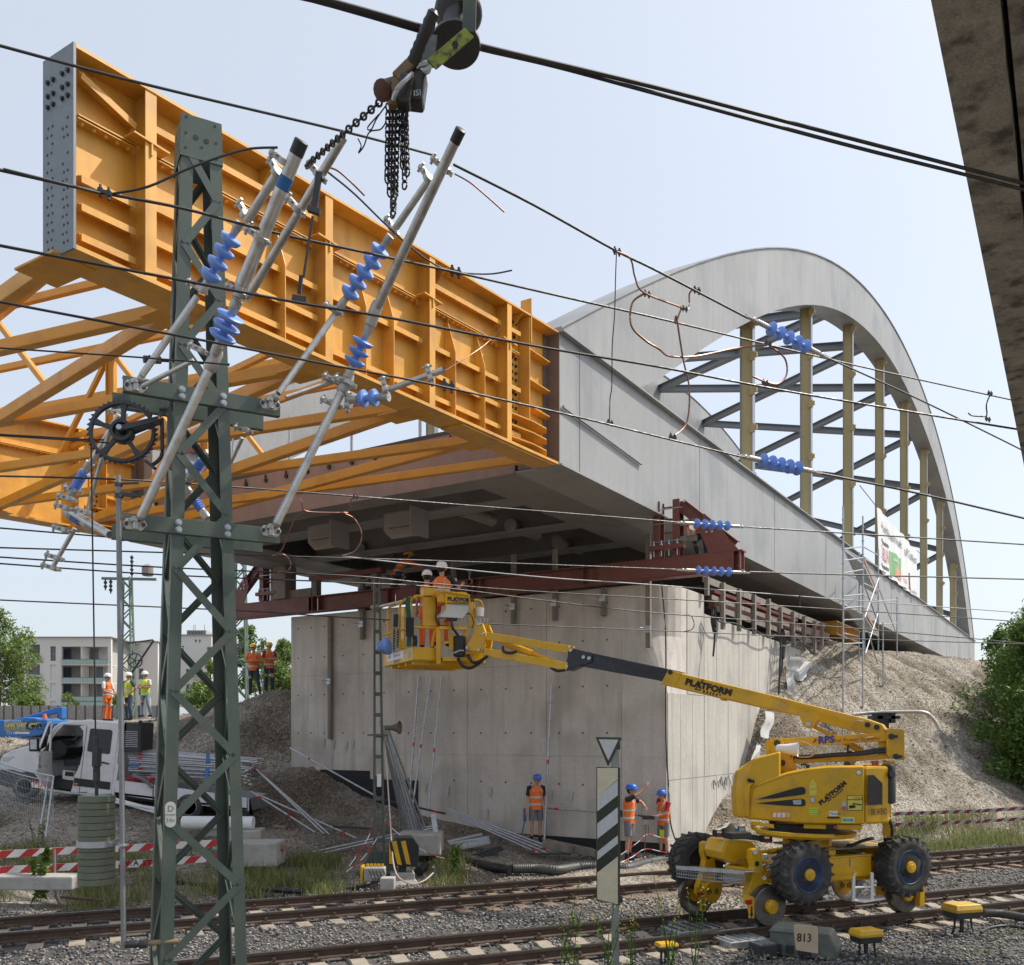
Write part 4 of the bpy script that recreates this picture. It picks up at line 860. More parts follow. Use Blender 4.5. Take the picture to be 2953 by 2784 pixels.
def clampfit(p,d,r,label,name='tube_clamp',side=None,seed=0):
 p=Vector(p);d=Vector(d).normalized();s_=Vector(side)if side else d.cross(Vector((0,1,0))).normalized();rr=random.Random(seed)
 m_=MB();m_.lathe([(-.028,r+.004),(-.024,r+.014),(.024,r+.014),(.028,r+.004)],p,d,14)
 q_=p+s_*(r+.03);m_.bar(p+s_*r,p+s_*(r+.08),.035,.05,up=d);m_.tube(q_-Vector((0,.05,0)),q_+Vector((0,.05,0)),.012,8)
 m_.bar(p-s_*r,p-s_*(r+.045),.03,.04,up=d);m_.tube(p-s_*(r+.028)-Vector((0,.045,0)),p-s_*(r+.028)+Vector((0,.045,0)),.011,8)
 m_.ball(p+s_*(r+.09),.03,8,6);m_.tube(p+s_*(r+.09)-d*.05,p+s_*(r+.09)+d*.05,.014,8)
 return solo(m_,name,CAST,label,'clamp','cast swivel clamps on the cantilever tubes',loc=p,smooth=True)
def bracket(p,label,seed=0):
 t_=thing('swivel_bracket',p,label,'bracket','swivel brackets on the mast crossbars');p=Vector(p)
 fr=Frame(p,(MF.u.x,MF.u.y));m_=MB()
 m_.prism([fr(-.11,0,-.0),fr(-.08,0,-.055),fr(.06,0,-.06),fr(.11,0,0),fr(.08,0,.05),fr(-.08,0,.05)],-fr.v*.02);m_.build('base_plate',CAST,t_,bevel=.006)
 m_=MB();m_.tube(fr(0,-.03,-.05),fr(0,-.03,.07),.03,10);m_.bar(fr(-.05,-.035,.03),fr(.06,-.035,.07),.05,.035);m_.ball(fr(.05,-.05,.07),.042,10,8);m_.tube(fr(.0,-.08,.03),fr(0,-.0,.03),.015,6);m_.build('swivel_head',CAST,t_,smooth=True)
 for x in(-.08,.075):m_=MB();m_.tube(fr(x,-.02,0),fr(x,-.04,0),.02,6);m_.build('bolt',DKM,t_)
 return t_
Zb=MF(0,-.06,0)
def mfp(p,v):return MF(*MF.pl(p,v))
A0=mfp(q('s',650,1470),-.09);A1=mfp(q('s',655,235),-.09);B0=mfp(q('s',1865,1530),-.09);B1=mfp(q('s',1860,395),-.09)
for p,lb in((A0,'cast swivel bracket on the left end of the lower crossbar'),(A1,'cast swivel bracket on the left end of the upper crossbar'),(B0,'cast swivel bracket on the right end of the lower crossbar'),(B1,'cast swivel bracket on the right end of the upper crossbar')):bracket(p,lb)
def PZ_(r,x,y,Z):return P(q(r,x,y),Z)
rA=.043
a1=PZ_('s',705,1400,A0.y-.05);a2=PZ_('s',1325,60,8.75)
tube_thing([a1,a2],rA,'thick lower cantilever tube rising from the lower left bracket across the mast')
sA=(a2-a1).normalized()
m_=MB();m_.lathe([(-.02,rA+.004),(0,rA+.018),(.17,rA+.018),(.2,rA+.002),(.22,rA*.62),(.30,rA*.58)],a2-sA*.02,sA,18);solo(m_,'tube_socket',CAST,'heavy cast socket on the left cantilever below its lower blue insulator','socket',loc=a2,smooth=True)
i0=PZ_('a',1190,1845,8.62);i1=PZ_('a',1255,1690,8.5)
insulator(i0,i1,3,.128,.036,'blue insulator of three wide sheds on the left cantilever, in front of the mast')
a3=PZ_('a',1268,1660,8.48);a4=PZ_('a',1295,1570,8.44)
m_=MB();m_.lathe([(-.0,.035),(.08,.04),(.09,.058),(.28,.056),(.30,.05)],a3,a4-a3,18);solo(m_,'tube_socket',CAST,'heavy cast socket on the left cantilever above its lower blue insulator','socket',loc=a3,smooth=True)
a5=PZ_('a',1310,1540,8.42);a6=PZ_('a',1615,800,7.9)
tube_thing([a5,a6],.058,'thickest upper cantilever tube with a dark end cap and blue tape',cap=True)
dA=(a6-a5).normalized();m_=MB();pb=a5+(a6-a5)*.76;m_.lathe([(-.06,.0585),(-.058,.0605),(.05,.0605),(.052,.0585)],pb,dA,16);solo(m_,'blue_tape',mat('tape_blue',(.01,.10,.28),.4),'band of blue tape wrapped round the thickest capped tube','tape',loc=pb,smooth=True)
b3=PZ_('a',1345,1600,8.36);b4=PZ_('a',1855,745,7.55)
tube_thing([b3,b4],.036,'slim cantilever tube with an open upper end leaning right of the capped tube',openend=True)
c1=PZ_('d',765,345,A1.y-.05);c2=PZ_('a',1065,1605,8.9)
tube_thing([c1,c2],.032,'cantilever stay tube rising from the upper left bracket to a blue insulator')
insulator(PZ_('a',1122,1520,8.8),PZ_('a',1262,1265,8.62),4,.10,.03,'blue insulator of four sheds on the upper left stay, left of the mast top')
c3=PZ_('a',1300,1200,8.55);c4=PZ_('a',1500,935,8.2)
tube_thing([PZ_('a',1335,1195,8.5),c4],.04,'cantilever stay tube between the four-shed insulator and the capped tube')
clampfit(PZ_('a',1330,1165,8.5),c4-c3,.045,'cast clamp at the upper end of the four-shed insulator',seed=1)
clampfit(PZ_('a',1500,935,8.15),c4-c3,.045,'cast clamp below the dark cap of the thickest tube',seed=2)
clampfit(PZ_('a',1080,1560,8.88),c2-c1,.034,'cast clamp below the four-shed insulator left of the mast',seed=3)
clampfit(PZ_('a',1410,1290,8.22),dA,.058,'cast clamp half way up the thickest tube',seed=4)
clampfit(PZ_('a',1545,880,7.98),dA,.058,'cast clamp near the top of the thickest tube',seed=5)
clampfit(PZ_('a',1610,1130,7.9),b4-b3,.036,'cast clamp half way up the open-ended tube',seed=6)
clampfit(PZ_('a',1725,945,7.72),b4-b3,.036,'cast clamp near the open end of the slim tube',seed=7)
clampfit(PZ_('a',1300,1590,8.4),dA,.05,'cast clamp at the foot of the thickest tube',seed=8)
d1=PZ_('s',720,230,A1.y-.08);d2=PZ_('s',1175,0,8.75)
tube_thing([d1,d2],.022,'thin brace tube from the upper left bracket to the thick lower tube')
clampfit(PZ_('d',1090,210,8.72),sA,.03,'cast clamp joining the thin brace to the thick lower tube',seed=9)
m_=MB();m_.path([PZ_('a',1690,1170,7.75),PZ_('a',1640,1500,7.85)],.012,6);m_.bar(PZ_('a',1725,930,7.68),PZ_('a',1700,1130,7.74),.05,.03,up=(0,1,0));m_.bar(PZ_('a',1665,1130,7.74),PZ_('a',1730,1150,7.74),.05,.04);m_.bar(PZ_('a',1628,1490,7.85),PZ_('a',1618,1590,7.88),.03,.03,up=(0,1,0));m_.bar(PZ_('a',1580,1610,7.88),PZ_('a',1655,1625,7.88),.03,.05)
solo(m_,'hanger_rod',DKM,'dark rod hanging from the slim tube down to the wire in front of the girder','hanger')
e1=PZ_('s',1915,1465,B0.y-.05);e2=PZ_('e',165,420,9.6)
tube_thing([e1,e2],rA,'thick lower cantilever tube rising from the lower right bracket')
sB=(e2-e1).normalized();m_=MB();m_.lathe([(-.02,rA+.004),(0,rA+.018),(.17,rA+.018),(.2,rA+.002),(.22,rA*.62),(.33,rA*.58)],e2-sB*.02,sB,18);solo(m_,'tube_socket',CAST,'heavy cast socket on the right cantilever below the three-shed insulator','socket',loc=e2,smooth=True)
insulator(PZ_('e',218,292,9.5),PZ_('e',283,140,9.4),3,.112,.033,'blue insulator of three wide sheds on the right cantilever')
e3=PZ_('e',290,125,9.38);e4=PZ_('e',325,35,9.32)
m_=MB();m_.lathe([(-.0,.034),(.1,.036),(.11,.062),(.30,.06),(.34,.05)],e3,e4-e3,18);solo(m_,'tube_socket',CAST,'heavy cast socket on the right cantilever above the three-shed insulator','socket',loc=e3,smooth=True)
e5=PZ_('e',340,0,9.3);e6=PZ_('b',788,735,8.2)
tube_thing([e5,e6],.046,'long upper cantilever tube on the right with a dark end cap against the sky',cap=True)
dB=(e6-e5).normalized()
f1=PZ_('d',1505,440,B1.y-.04);f2=PZ_('b',125,1700,9.75)
tube_thing([f1,f2],.032,'cantilever stay tube rising from the upper right bracket to the five-shed insulator')
insulator(PZ_('b',185,1610,9.65),PZ_('b',385,1330,9.35),5,.102,.03,'blue insulator of five sheds on the right-hand stay in front of the girder')
f3=PZ_('b',450,1235,9.25);f4=PZ_('b',640,960,8.85)
tube_thing([f3,f4],.035,'upper stay tube between the five-shed insulator and the long capped tube')
clampfit(PZ_('b',440,1240,9.25),f4-f3,.036,'cast clamp above the five-shed insulator',seed=10)
clampfit(PZ_('b',130,1680,9.72),f2-f1,.034,'cast clamp below the five-shed insulator',seed=11)
clampfit(PZ_('b',630,965,8.85),f4-f3,.04,'cast clamp where the upper right stay meets the long tube',seed=12)
clampfit(PZ_('b',715,910,8.55),dB,.046,'cast clamp holding the messenger wire near the top of the long tube',seed=13)
clampfit(PZ_('e',120,500,9.65),sB,.043,'cast clamp on the right cantilever holding the short arm',seed=14)
clampfit(PZ_('e',195,385,9.55),sB,.05,'cast clamp around the lower right socket',seed=15)
tube_thing([PZ_('d',1545,460,B1.y-.06),PZ_('d',1795,375,9.75)],.02,'thin brace tube from the upper right bracket to the right cantilever')
clampfit(PZ_('d',1810,370,9.7),sB,.028,'cast clamp at the far end of the right thin brace',seed=16)
insulator(PZ_('e',245,470,9.6),PZ_('e',360,462,9.5),2,.088,.034,'short blue insulator of two sheds on the side arm of the right cantilever')
clampfit(PZ_('e',190,505,9.65),(1,0,0),.03,'cast clamp between the right cantilever and the short insulator',seed=17)
clampfit(PZ_('e',395,425,9.45),(1,0,.2),.035,'cast clamp at the outer end of the short insulator',seed=18)
tube_thing([PZ_('e',415,420,9.4),PZ_('e',712,312,9.1)],.03,'side arm tube with an open end in front of the girder',openend=True)
clampfit(PZ_('e',640,360,9.15),(1,0,.3),.03,'dark clamp on the side arm gripping the contact wire',seed=19)
rB=.033
K=[('cantilever_tube',('d',645,560),('d',465,860),9.9,10.2,.033,'stay tube behind the mast running down left past the toothed wheel'),('cantilever_tube',('d',600,620),('d',470,1080),9.9,10.3,.024,'thin tube behind the toothed wheel, left of the guide pole'),('cantilever_tube',('d',595,1205),('d',350,1060),9.9,10.6,.042,'bright horizontal tube running left from the lower crossbar'),('cantilever_tube',('d',405,1170),('d',290,1370),10.6,10.7,.026,'registration tube hanging at the far left below the girder'),('cantilever_tube',('d',1310,680),('d',1235,840),10.4,10.6,.022,'short tube behind the mast hanging from the right back bracket')]
for nm,a,b_,za,zb_,r,lb in K:tube_thing([PZ_(*a,za),PZ_(*b_,zb_)],r,lb)
insulator(PZ_('d',460,860,10.2),PZ_('d',400,960,10.3),9,.058,.034,'ribbed blue insulator at the far left below the toothed wheel','rib')
insulator(PZ_('d',398,1105,10.5),PZ_('d',440,1130,10.45),4,.068,.04,'stubby ribbed blue insulator on the horizontal tube at the far left','rib')
insulator(PZ_('d',1100,800,10.6),PZ_('d',1035,885,10.7),9,.062,.034,'ribbed blue insulator seen through the mast below the upper crossbar','rib')
insulator(PZ_('d',1040,1000,10.7),PZ_('d',1090,1070,10.7),6,.058,.034,'ribbed blue insulator seen through the mast near the lower crossbar','rib')
for k,(x,y,lb)in enumerate(((375,1010,'cast clamp above the bright horizontal tube at the far left'),(360,1060,'cast clamp at the left end of the bright horizontal tube'),(470,1085,'cast clamp at the right of the stubby ribbed insulator'),(350,1180,'cast clamp at the top of the hanging registration tube'),(310,1330,'cast clamp near the foot of the registration tube'),(290,1385,'cast foot at the lower end of the registration tube'),(1330,640,'cast swivel under the back crossbar on the right of the mast'),(1025,890,'cast clamp below the insulator seen through the mast'),(410,965,'cast clamp under the ribbed insulator at the far left'),(650,550,'cast swivel under the back crossbar behind the wheel'))):clampfit(PZ_('d',x,y,10.2 if k<6 else 10.3),(.3,0,1),.032,lb,seed=20+k)
# ==== TENSIONING WHEEL AND WEIGHTS
wc=PZ_('s',537,640,9.35);wn=Vector((.13,-1,.10)).normalized();wu=wn.cross(Vector((0,0,1))).normalized();wv=wu.cross(wn)
wh=thing('tension_wheel',wc,'dark cast toothed tensioning wheel with five spokes left of the mast','wheel');WR=.335
def wp(a,r,o=0):return wc+(wu*math.cos(a)+wv*math.sin(a))*r+wn*o
m_=MB();n=48
m_.loft([[wp(2*math.pi*k/n,r,o)for k in range(n)]for r,o in((WR*.86,.025),(WR*.95,.025),(WR*.95,-.025),(WR*.86,-.025),(WR*.86,.025))],cap=False);m_.build('rim',DKM,wh,smooth=True)
m_=MB()
for k in range(40):
 a=2*math.pi*k/40;m_.prism([wp(a,WR*.95,-.012),wp(a+.11,WR*.95,-.012),wp(a+.02,WR*1.04,-.012)],wn*.024)
m_.build('ratchet_teeth',DKM,wh)
m_=MB();m_.loft([[wp(2*math.pi*k/24,r,o)for k in range(24)]for r,o in((WR*.24,.06),(WR*.33,.06),(WR*.33,-.06),(WR*.24,-.06),(WR*.24,.06))],cap=False);m_.tube(wc-wn*.07,wc+wn*.10,.035,12);m_.tube(wc-wn*.01,wc+wn*.01,WR*.25,20);m_.build('hub',DKM,wh,smooth=True)
for k in range(5):
 a=2*math.pi*k/5+.35;m_=MB();s0,s1=wp(a,WR*.3),wp(a,WR*.88);t_=wn
 m_.loft([[s+wv*0+(-wu*math.sin(a)+wv*math.cos(a))*w*sx+wn*.016*sy for sx,sy in((-1,-1),(1,-1),(1,1),(-1,1))]for s,w in((s0,.028),((s0+s1)/2,.02),(s1,.038))]);m_.build('spoke',DKM,wh,bevel=.005)
for o in(.085,-.085):
 m_=MB();m_.bar(wc+wn*o,PZ_('s',870,535,9.35)+wn*o*.4,.02,.055,up=wv);m_.build('fork_arm',DKM,wh,bevel=.004)
m_=MB();m_.tube(wc+wn*.1,wc+wn*.125,.03,6);m_.build('axle_nut',GALV,wh)
m_=MB();pts=[PZ_('s',890,520,9.4),PZ_('s',893,700,9.4),PZ_('s',885,860,9.4),PZ_('s',790,950,9.4)];m_.path(catmull(pts,5),.02,8);m_.bar(PZ_('s',745,900,9.35),PZ_('s',830,970,9.35),.05,.03);m_.build('catch_arm',DKM,wh)
m_=MB();m_.bar(PZ_('s',975,430,9.42),PZ_('s',985,980,9.45),.05,.09,up=(0,1,0));m_.bar(PZ_('s',870,440,9.4),PZ_('s',1010,440,9.42),.07,.02);m_.bar(PZ_('s',860,490,9.4),PZ_('s',940,430,9.4),.05,.015,up=(0,1,0));m_.build('bracket',GREEN,wh)
wt=thing('balance_weight',PZ_('g',522,1435,9.2),'stack of round green concrete balance weights hanging on a rod left of the mast','weights')
wx=PZ_('g',522,1435,9.2);ztop=PZ_('g',522,965,9.2).z;zbt=wx.z;nW=13;hW=(ztop-zbt)/nW
WG=mat('weight_green',(.13,.145,.105),.8,var=.12,scale=4,bump=.15,dirt=(.2,.2,.16),dscale=6)
for k in range(nW):
 gap=.012;z=zbt+k*hW+(.02 if k>=6 else 0)-.02*(k<6)*0;rj=random.Random(k+3);m_=MB();R_=.172
 cx,cy=wx.x+rj.uniform(-.004,.004),wx.y+rj.uniform(-.004,.004)
 ring=[]
 for z_,r_ in((z,R_),(z+hW-.005,R_)):
  ring.append([Vector((cx+r_*math.cos(a),cy+r_*math.sin(a),z_))for a in[2*math.pi*i/30 for i in range(30)]])
 m_.loft(ring);m_.build('weight_disc',WG,wt,smooth=True,bevel=.0025)
m_=MB();m_.lathe([(-.03,.176),(-.03,.184),(.03,.184),(.03,.176)],(wx.x,wx.y,zbt+hW*6.1),(0,0,1),30);bd_=m_.build('guide_band',GALV,wt,smooth=True)
gx0=P((357,2739),9.05);gx1=P((341,1372),9.05)
m_=MB();m_.tube((wx.x+.17,wx.y,zbt+hW*6.1),(gx0.x+.03,gx0.y+.02,zbt+hW*6.1),.014,8);m_.lathe([(-.01,.036),(-.01,.042),(.01,.042),(.01,.036)],(gx0.x-.01,gx0.y,zbt+hW*6.1),(0,0,1),12);m_.build('guide_eye',GALV,bd_)
m_=MB();m_.tube((wx.x,wx.y,ztop-.01),(wx.x,wx.y,ztop+.16),.018,8);m_.build('rod',DKM,wt)
m_=MB();zt=ztop+.16;m_.bar((wx.x,wx.y,zt-.02),(wx.x,wx.y,zt+.16),.05,.07,up=(0,1,0));m_.bar((wx.x,wx.y,zt+.14),(wx.x+.005,wx.y,zt+.34),.06,.10,up=(0,1,0));m_.bar((wx.x+.0,wx.y,zt+.33),(wx.x-.01,wx.y,zt+.44),.045,.05,up=(0,1,0));m_.tube((wx.x,wx.y-.05,zt+.12),(wx.x,wx.y+.05,zt+.12),.02,6);m_.build('rope_socket',DKM,wt,bevel=.01)
m_=MB();tp=wp(.02,WR*.9);m_.path([(wx.x-.01,wx.y,zt+.43),(tp.x,tp.y,tp.z-.1),tp+Vector((0,0,.05))],.0085,6);m_.build('rope',BLK,wt)
gp=thing('guide_pole',gx0,'thin grey vertical guide pole beside the hanging weights, clamped to the mast','pole')
m_=MB();m_.tube(gx0,gx1,.026,12);m_.build('pole',mat('dull_steel',(.22,.235,.25),.5,metal=.4,var=.15,scale=4,dirt=(.2,.16,.12),dscale=5),gp,smooth=True)
m_=MB();m_.bar(P((345,1425),9.04),P((408,1430),9.1),.03,.035);m_.bar(P((352,1383+12),9.04),P((400,1383+10),9.1),.02,.02);m_.lathe([(-.02,.028),(-.02,.04),(.02,.04),(.02,.028)],P((343,1430),9.05),(0,0,1),10);m_.lathe([(-.015,.028),(-.015,.038),(.015,.038),(.015,.028)],P((342,1398),9.05),(0,0,1),10);m_.build('top_clamp',DKM,gp)
m_=MB();m_.tube(gx0+Vector((0,0,.05)),P((515,2715),9.2),.028,10);m_.build('foot_arm',mat('rust_tube',(.25,.17,.10),.7,var=.2,scale=6),gp,smooth=True)
m_=MB();m_.lathe([(0,.035),(.1,.04),(.12,.03),(.14,.045),(.2,.045)],gx0+Vector((.02,0,.05)),(1,.15,0),12);m_.build('foot_joint',DKM,gp,smooth=True)
# ==== OVERHEAD WIRES
def wire(label,pts,wpx,mt=BLK,name='overhead_wire',n=6,sm=5,group=None,cat='wire'):
 """pts: (region, x, y, distance); wpx = width in photo pixels at the first point"""
 P3=[PZ_(r,x,y,Z)for r,x,y,Z in pts];r_=wpx/2/F_PX*pts[0][3]
 m_=MB();m_.path(catmull(P3,sm),r_,n);return solo(m_,name,mt,label,cat,group,loc=P3[0],smooth=True)
def zh(r,x,y,H):p=q(r,x,y);return F_PX*H/(HOR-p[1])
def wireH(label,pts,H,wpx,**kw):return wire(label,[(r,x,y,zh(r,x,y,H))for r,x,y in pts],wpx,**kw)
wire('twin thick foreground cable, upper strand, crossing the sky from the pulley to the viaduct',[('b',-260,-60,2.75),('b',0,-20,2.9),('b',660,165,3.2),('b',900,245,3.35),('b',1874,478,3.8),('c',1000,740,4.2),('c',1660,912,4.4),('c',2300,1075,4.6)],16)
wire('twin thick foreground cable, lower strand, crossing the sky just below its twin',[('b',-260,-40,2.8),('b',0,0,2.95),('b',660,190,3.25),('b',900,262,3.4),('b',1320,360,3.6),('b',1874,510,3.8),('c',1000,780,4.2),('c',1660,946,4.4),('c',2300,1110,4.6)],15)
wire('messenger wire from the upper left corner to the clamp on the long capped tube',[('a',-120,215,6.4),('a',0,248,6.5),('a',820,465,7.2),('a',1860,712,8.2),('b',650,838,8.9)],9)
wire('messenger wire descending from the long capped tube to the upper blue string insulator at right',[('b',765,890,8.6),('b',1200,1110,9.3),('b',1640,1355,10.1),('b',1874,1470,10.5),('c',480,1720,11.6)],8)
wire('thick messenger wire crossing the girder from the left edge to the far right',[('a',-120,895,6.6),('a',0,920,6.7),('a',540,1040,7.3),('a',1000,1130,7.7),('a',1500,1262,8.3),('b',300,1368,8.9),('b',800,1478,9.6),('b',1400,1615,10.6),('b',1874,1722,11.5),('f',600,180,13),('f',1200,320,14.5),('f',1973,490,16.5),('f',2300,560,17.5)],10)
wire('second strand laid on the thick messenger wire at the left',[('a',20,915,6.68),('a',300,985,6.98),('a',540,1045,7.28)],8)
wireH('contact wire crossing below the thick messenger wire from left to right',[('a',-120,1300),('a',0,1328),('a',900,1500),('a',1600,1635),('b',400,1715),('b',1200,1870),('e',1874,297),('f',600,412),('f',1300,530),('f',1973,640),('f',2300,690)],3.1,9)
wireH('contact wire crossing the girder and ending at the lower blue string insulator',[('a',-120,1600),('a',0,1632),('a',1200,1860),('e',0,268),('e',640,390),('e',1400,560),('e',1874,675),('f',440,782)],2.75,8)
wire('wire continuing from the lower string insulator to the right edge',[('f',870,872,13.2),('f',1400,980,14.5),('f',1973,1115,16),('f',2200,1170,16.6)],7)
wire('wire continuing from the upper string insulator down to the right',[('f',915,250,12.8),('f',1400,470,14),('f',1940,735,15.4),('f',2200,870,16)],5)
wireH('thin wire at the left ending at the strainer on the mast',[('d',-80,188),('d',0,195),('d',770,247),('d',1240,285)],2.5,5)
wire('wire running left from the toothed wheel, upper strand',[('d',-80,655,9.0),('d',0,662,9.05),('d',490,690,9.3),('d',560,690,9.35)],5)
wire('wire running left from the toothed wheel, lower strand',[('d',-80,657,9.05),('d',0,668,9.1),('d',490,700,9.35),('d',620,712,9.4)],4.5)
wire('wire behind the mast at the height of the guide pole head',[('d',-80,882,9.2),('d',0,887,9.3),('d',640,905,10),('d',1250,945,11),('d',1874,993,12),('e',900,1050,13.4),('e',1874,1128,15),('f',90,1137,15.2)],6)
wire('wire from the third string insulator on to the right edge',[('f',480,1163,16),('f',1000,1195,17),('f',1973,1257,19.3),('f',2200,1272,19.8)],5)
for lb,pts,w in(('lower left wire just under the far girder',[('d',-80,1160,11),('d',0,1168,11),('d',600,1218,12)],5),('wire below the bridge end, uppermost of the three together',[('d',-80,1270,12),('d',0,1274,12),('d',870,1300,13.4),('d',1874,1330,15),('e',900,1352,16.5),('e',1874,1388,18.4),('f',100,1392,18.6)],5),('wire below the bridge end, middle of the three together',[('d',-80,1318,12.4),('d',0,1325,12.5),('d',870,1380,13.7),('d',1874,1425,15),('e',640,1467,16),('e',1200,1510,17),('e',1874,1548,18),('f',1000,1610,20),('f',1973,1675,22.6)],5),('wire below the bridge end, lowest of the three together',[('d',-80,1354,12.4),('d',0,1360,12.5),('d',870,1420,13.9),('d',1874,1462,15),('e',700,1490,16.2),('e',1300,1565,17.2),('e',1874,1628,18),('f',1000,1705,20),('f',1973,1790,22.6)],5),('bright wire passing right behind the two basket workers',[('e',160,1320,15.4),('e',700,1380,16.4),('e',1300,1438,17.4),('e',1874,1477,18.4),('f',1000,1555,20.5),('f',1973,1627,23)],4),('wire low over the embankment at the left',[('d',-80,1550,14),('d',0,1557,14),('d',860,1595,15.4),('d',1400,1620,16.3),('e',0,1640,17),('e',420,1665,17.6)],4.5),('thin wire across the abutment wall above the boom',[('e',950,1686,18),('e',1874,1722,19.5),('f',1000,1765,21.5),('f',1973,1795,24)],3.5),('wire from the fourth string insulator on to the right edge',[('f',490,1405,19.2),('f',1200,1425,21),('f',1973,1445,23),('f',2200,1450,23.4)],5)):wire(lb,pts,w,mt=(mat('wire_grey',(.30,.30,.31),.5)if 'bright' in lb else BLK))
def string_ins(p0,p1,n,R,label):
 p0=Vector(p0);p1=Vector(p1);d=(p1-p0).normalized();L_=(p1-p0).length;t_=thing('string_insulator',p0,label,'insulator','blue string insulators in the wires')
 m_=MB();a,b_=p0+d*L_*.24,p1-d*L_*.24;prof=[(0,R*.3)];l=(b_-a).length
 for k in range(n):c=l*(k+.5)/n;prof+=[(c-.03,R*.28),(c-.012,R*.9),(c,R),(c+.010,R*.95),(c+.02,R*.28)]
 prof.append((l,R*.3));m_.lathe(prof,a,d,24);m_.build('insulator_sheds',BLU,t_,smooth=True)
 for s,e in((p0,a),(p1,b_)):
  dd=(e-s).normalized();ll=(e-s).length;m_=MB();m_.lathe([(ll*.5,R*.25),(ll*.52,R*.36),(ll,R*.36)],s,dd,12);m_.bar(s,s+dd*ll*.55,R*.3,R*.55,up=(0,1,0));m_.ball(s+dd*ll*.35,R*.36,8,6);m_.build('end_fitting',CAST,t_,smooth=True)
string_ins(PZ_('f',470,20,11.7),PZ_('f',915,250,12.8),5,.092,'upper of the two large blue string insulators in front of the arch hangers')
string_ins(PZ_('f',425,775,12.3),PZ_('f',875,872,13.2),5,.10,'lower of the two large blue string insulators in front of the arch hangers')
string_ins(PZ_('f',85,1137,15.2),PZ_('f',480,1163,16),5,.085,'small blue string insulator in front of the right guide tower')
string_ins(PZ_('f',95,1393,18.6),PZ_('f',490,1410,19.2),5,.10,'small blue string insulator in front of the right end of the red beam')
def jump(label,pts,wpx,mt=COP,name='jumper_wire'):return wire(label,pts,wpx*.78,mt=mt,name=name,cat='wire',sm=6)
jump('copper jumper loop dropping from the messenger clamp left of the arch',[('b',1645,1360,10),('b',1720,1400,10.2),('b',1745,1500,10.3),('b',1790,1580,10.4),('c',100,1655,10.9),('c',160,1670,11.1),('c',165,1590,11.1),('c',185,1565,11)],7)
jump('long copper jumper curling down to the lower contact wire',[('b',1790,1590,10.4),('b',1730,1640,10.4),('b',1725,1760,10.4),('b',1800,1840,10.5),('e',1874,200,10.6),('f',60,240,11),('f',200,240,11.4),('f',400,200,11.8),('f',590,175,12)],8)
jump('copper jumper hanging from the small clamp down over the girder ledge',[('c',120,1670,11),('c',90,1750,11),('f',95,30,11),('f',130,250,11.2),('f',165,420,11.3),('f',150,600,11.3),('f',75,675,11.1)],7)
jump('curled copper jumper right of the first hanger',[('f',600,185,12.1),('f',680,250,12.2),('f',690,340,12.2),('f',640,390,12.1),('f',570,375,12),('f',510,350,11.9)],7)
jump('copper loop on the wire under the bridge end',[('d',1610,985,11.6),('d',1630,1030,11.6),('d',1660,1078,11.7),('d',1870,1085,12),('e',160,1085,12.1),('e',205,1070,12.1),('e',208,1020,12),('e',235,1000,12)],5)
jump('copper jumper curving down left from the loop under the bridge end',[('d',1660,1080,11.7),('d',1600,1110,11.7),('d',1560,1200,11.8),('d',1520,1290,11.9),('d',1470,1320,11.9),('d',1530,1310,11.9),('d',1568,1350,12),('d',1560,1395,12),('d',1500,1408,12)],5)
jump('big copper half loop in front of the soffit',[('e',170,1088,12.1),('e',230,1120,12.2),('e',268,1200,12.2),('e',240,1285,12.2),('e',160,1320,12.1)],5)
jump('brown cut wire end curving down right of the long tube head',[('b',770,940,8.5),('b',850,985,8.55),('b',930,1050,8.6),('b',1040,1148,8.7)],6)
jump('brown cut wire end arching right of the open tube end',[('b',90,905,7.7),('b',140,925,7.75),('b',210,985,7.8),('b',283,1058,7.9)],7)
wire('dark stay wire from the capped tube down to the messenger clamp',[('b',90,935,7.7),('b',230,1050,8.1),('b',420,1235,8.7),('b',600,1390,9.3),('b',750,1465,9.6),('b',950,1482,9.9),('b',1080,1462,10)],6)
wire('dark stay wire sagging from the capped tube head to the messenger clamp at left',[('a',600,1050,7.35),('a',800,1010,7.4),('a',1000,920,7.5),('a',1200,845,7.6),('a',1350,805,7.7),('a',1500,798,7.8)],7)
wire('thin twisted wire hanging in front of the arch foot',[('b',1645,1370,10.05),('b',1640,1500,10.1),('b',1635,1700,10.2),('b',1622,1874,10.3),('e',1620,400,10.4),('e',1610,470,10.4),('e',1608,590,10.4)],3.2,mt=BLK,sm=3)
wire('thin copper binding wire from the side arm up to the contact wire',[('e',620,385,9.15),('e',700,330,9.3),('e',860,230,9.6),('e',960,155,9.9),('e',1035,65,10)],2.6,mt=COP)
wire('curled copper end on the wire over the pier corner',[('f',130,1640,19),('f',170,1640,19),('f',190,1680,19),('f',180,1715,19),('f',135,1728,19)],3,mt=COP)
def wclamp(p,r_,label,seed=0,d=(1,.3,-.2)):
 d=Vector(d).normalized();p=Vector(p);m_=MB()
 for k in(-1,1):
  c=p+d*k*r_*1.4;m_.box(c,(r_*1.6,r_*1.4,r_*2));m_.tube(c-Vector((0,0,r_*2.2)),c+Vector((0,0,r_*2.2)),r_*.55,6)
 m_.bar(p-d*r_*2.4,p+d*r_*2.4,r_*1.2,r_*1.2);return solo(m_,'wire_clamp',DKM,label,'clamp','dark clamps on the wires',loc=p)
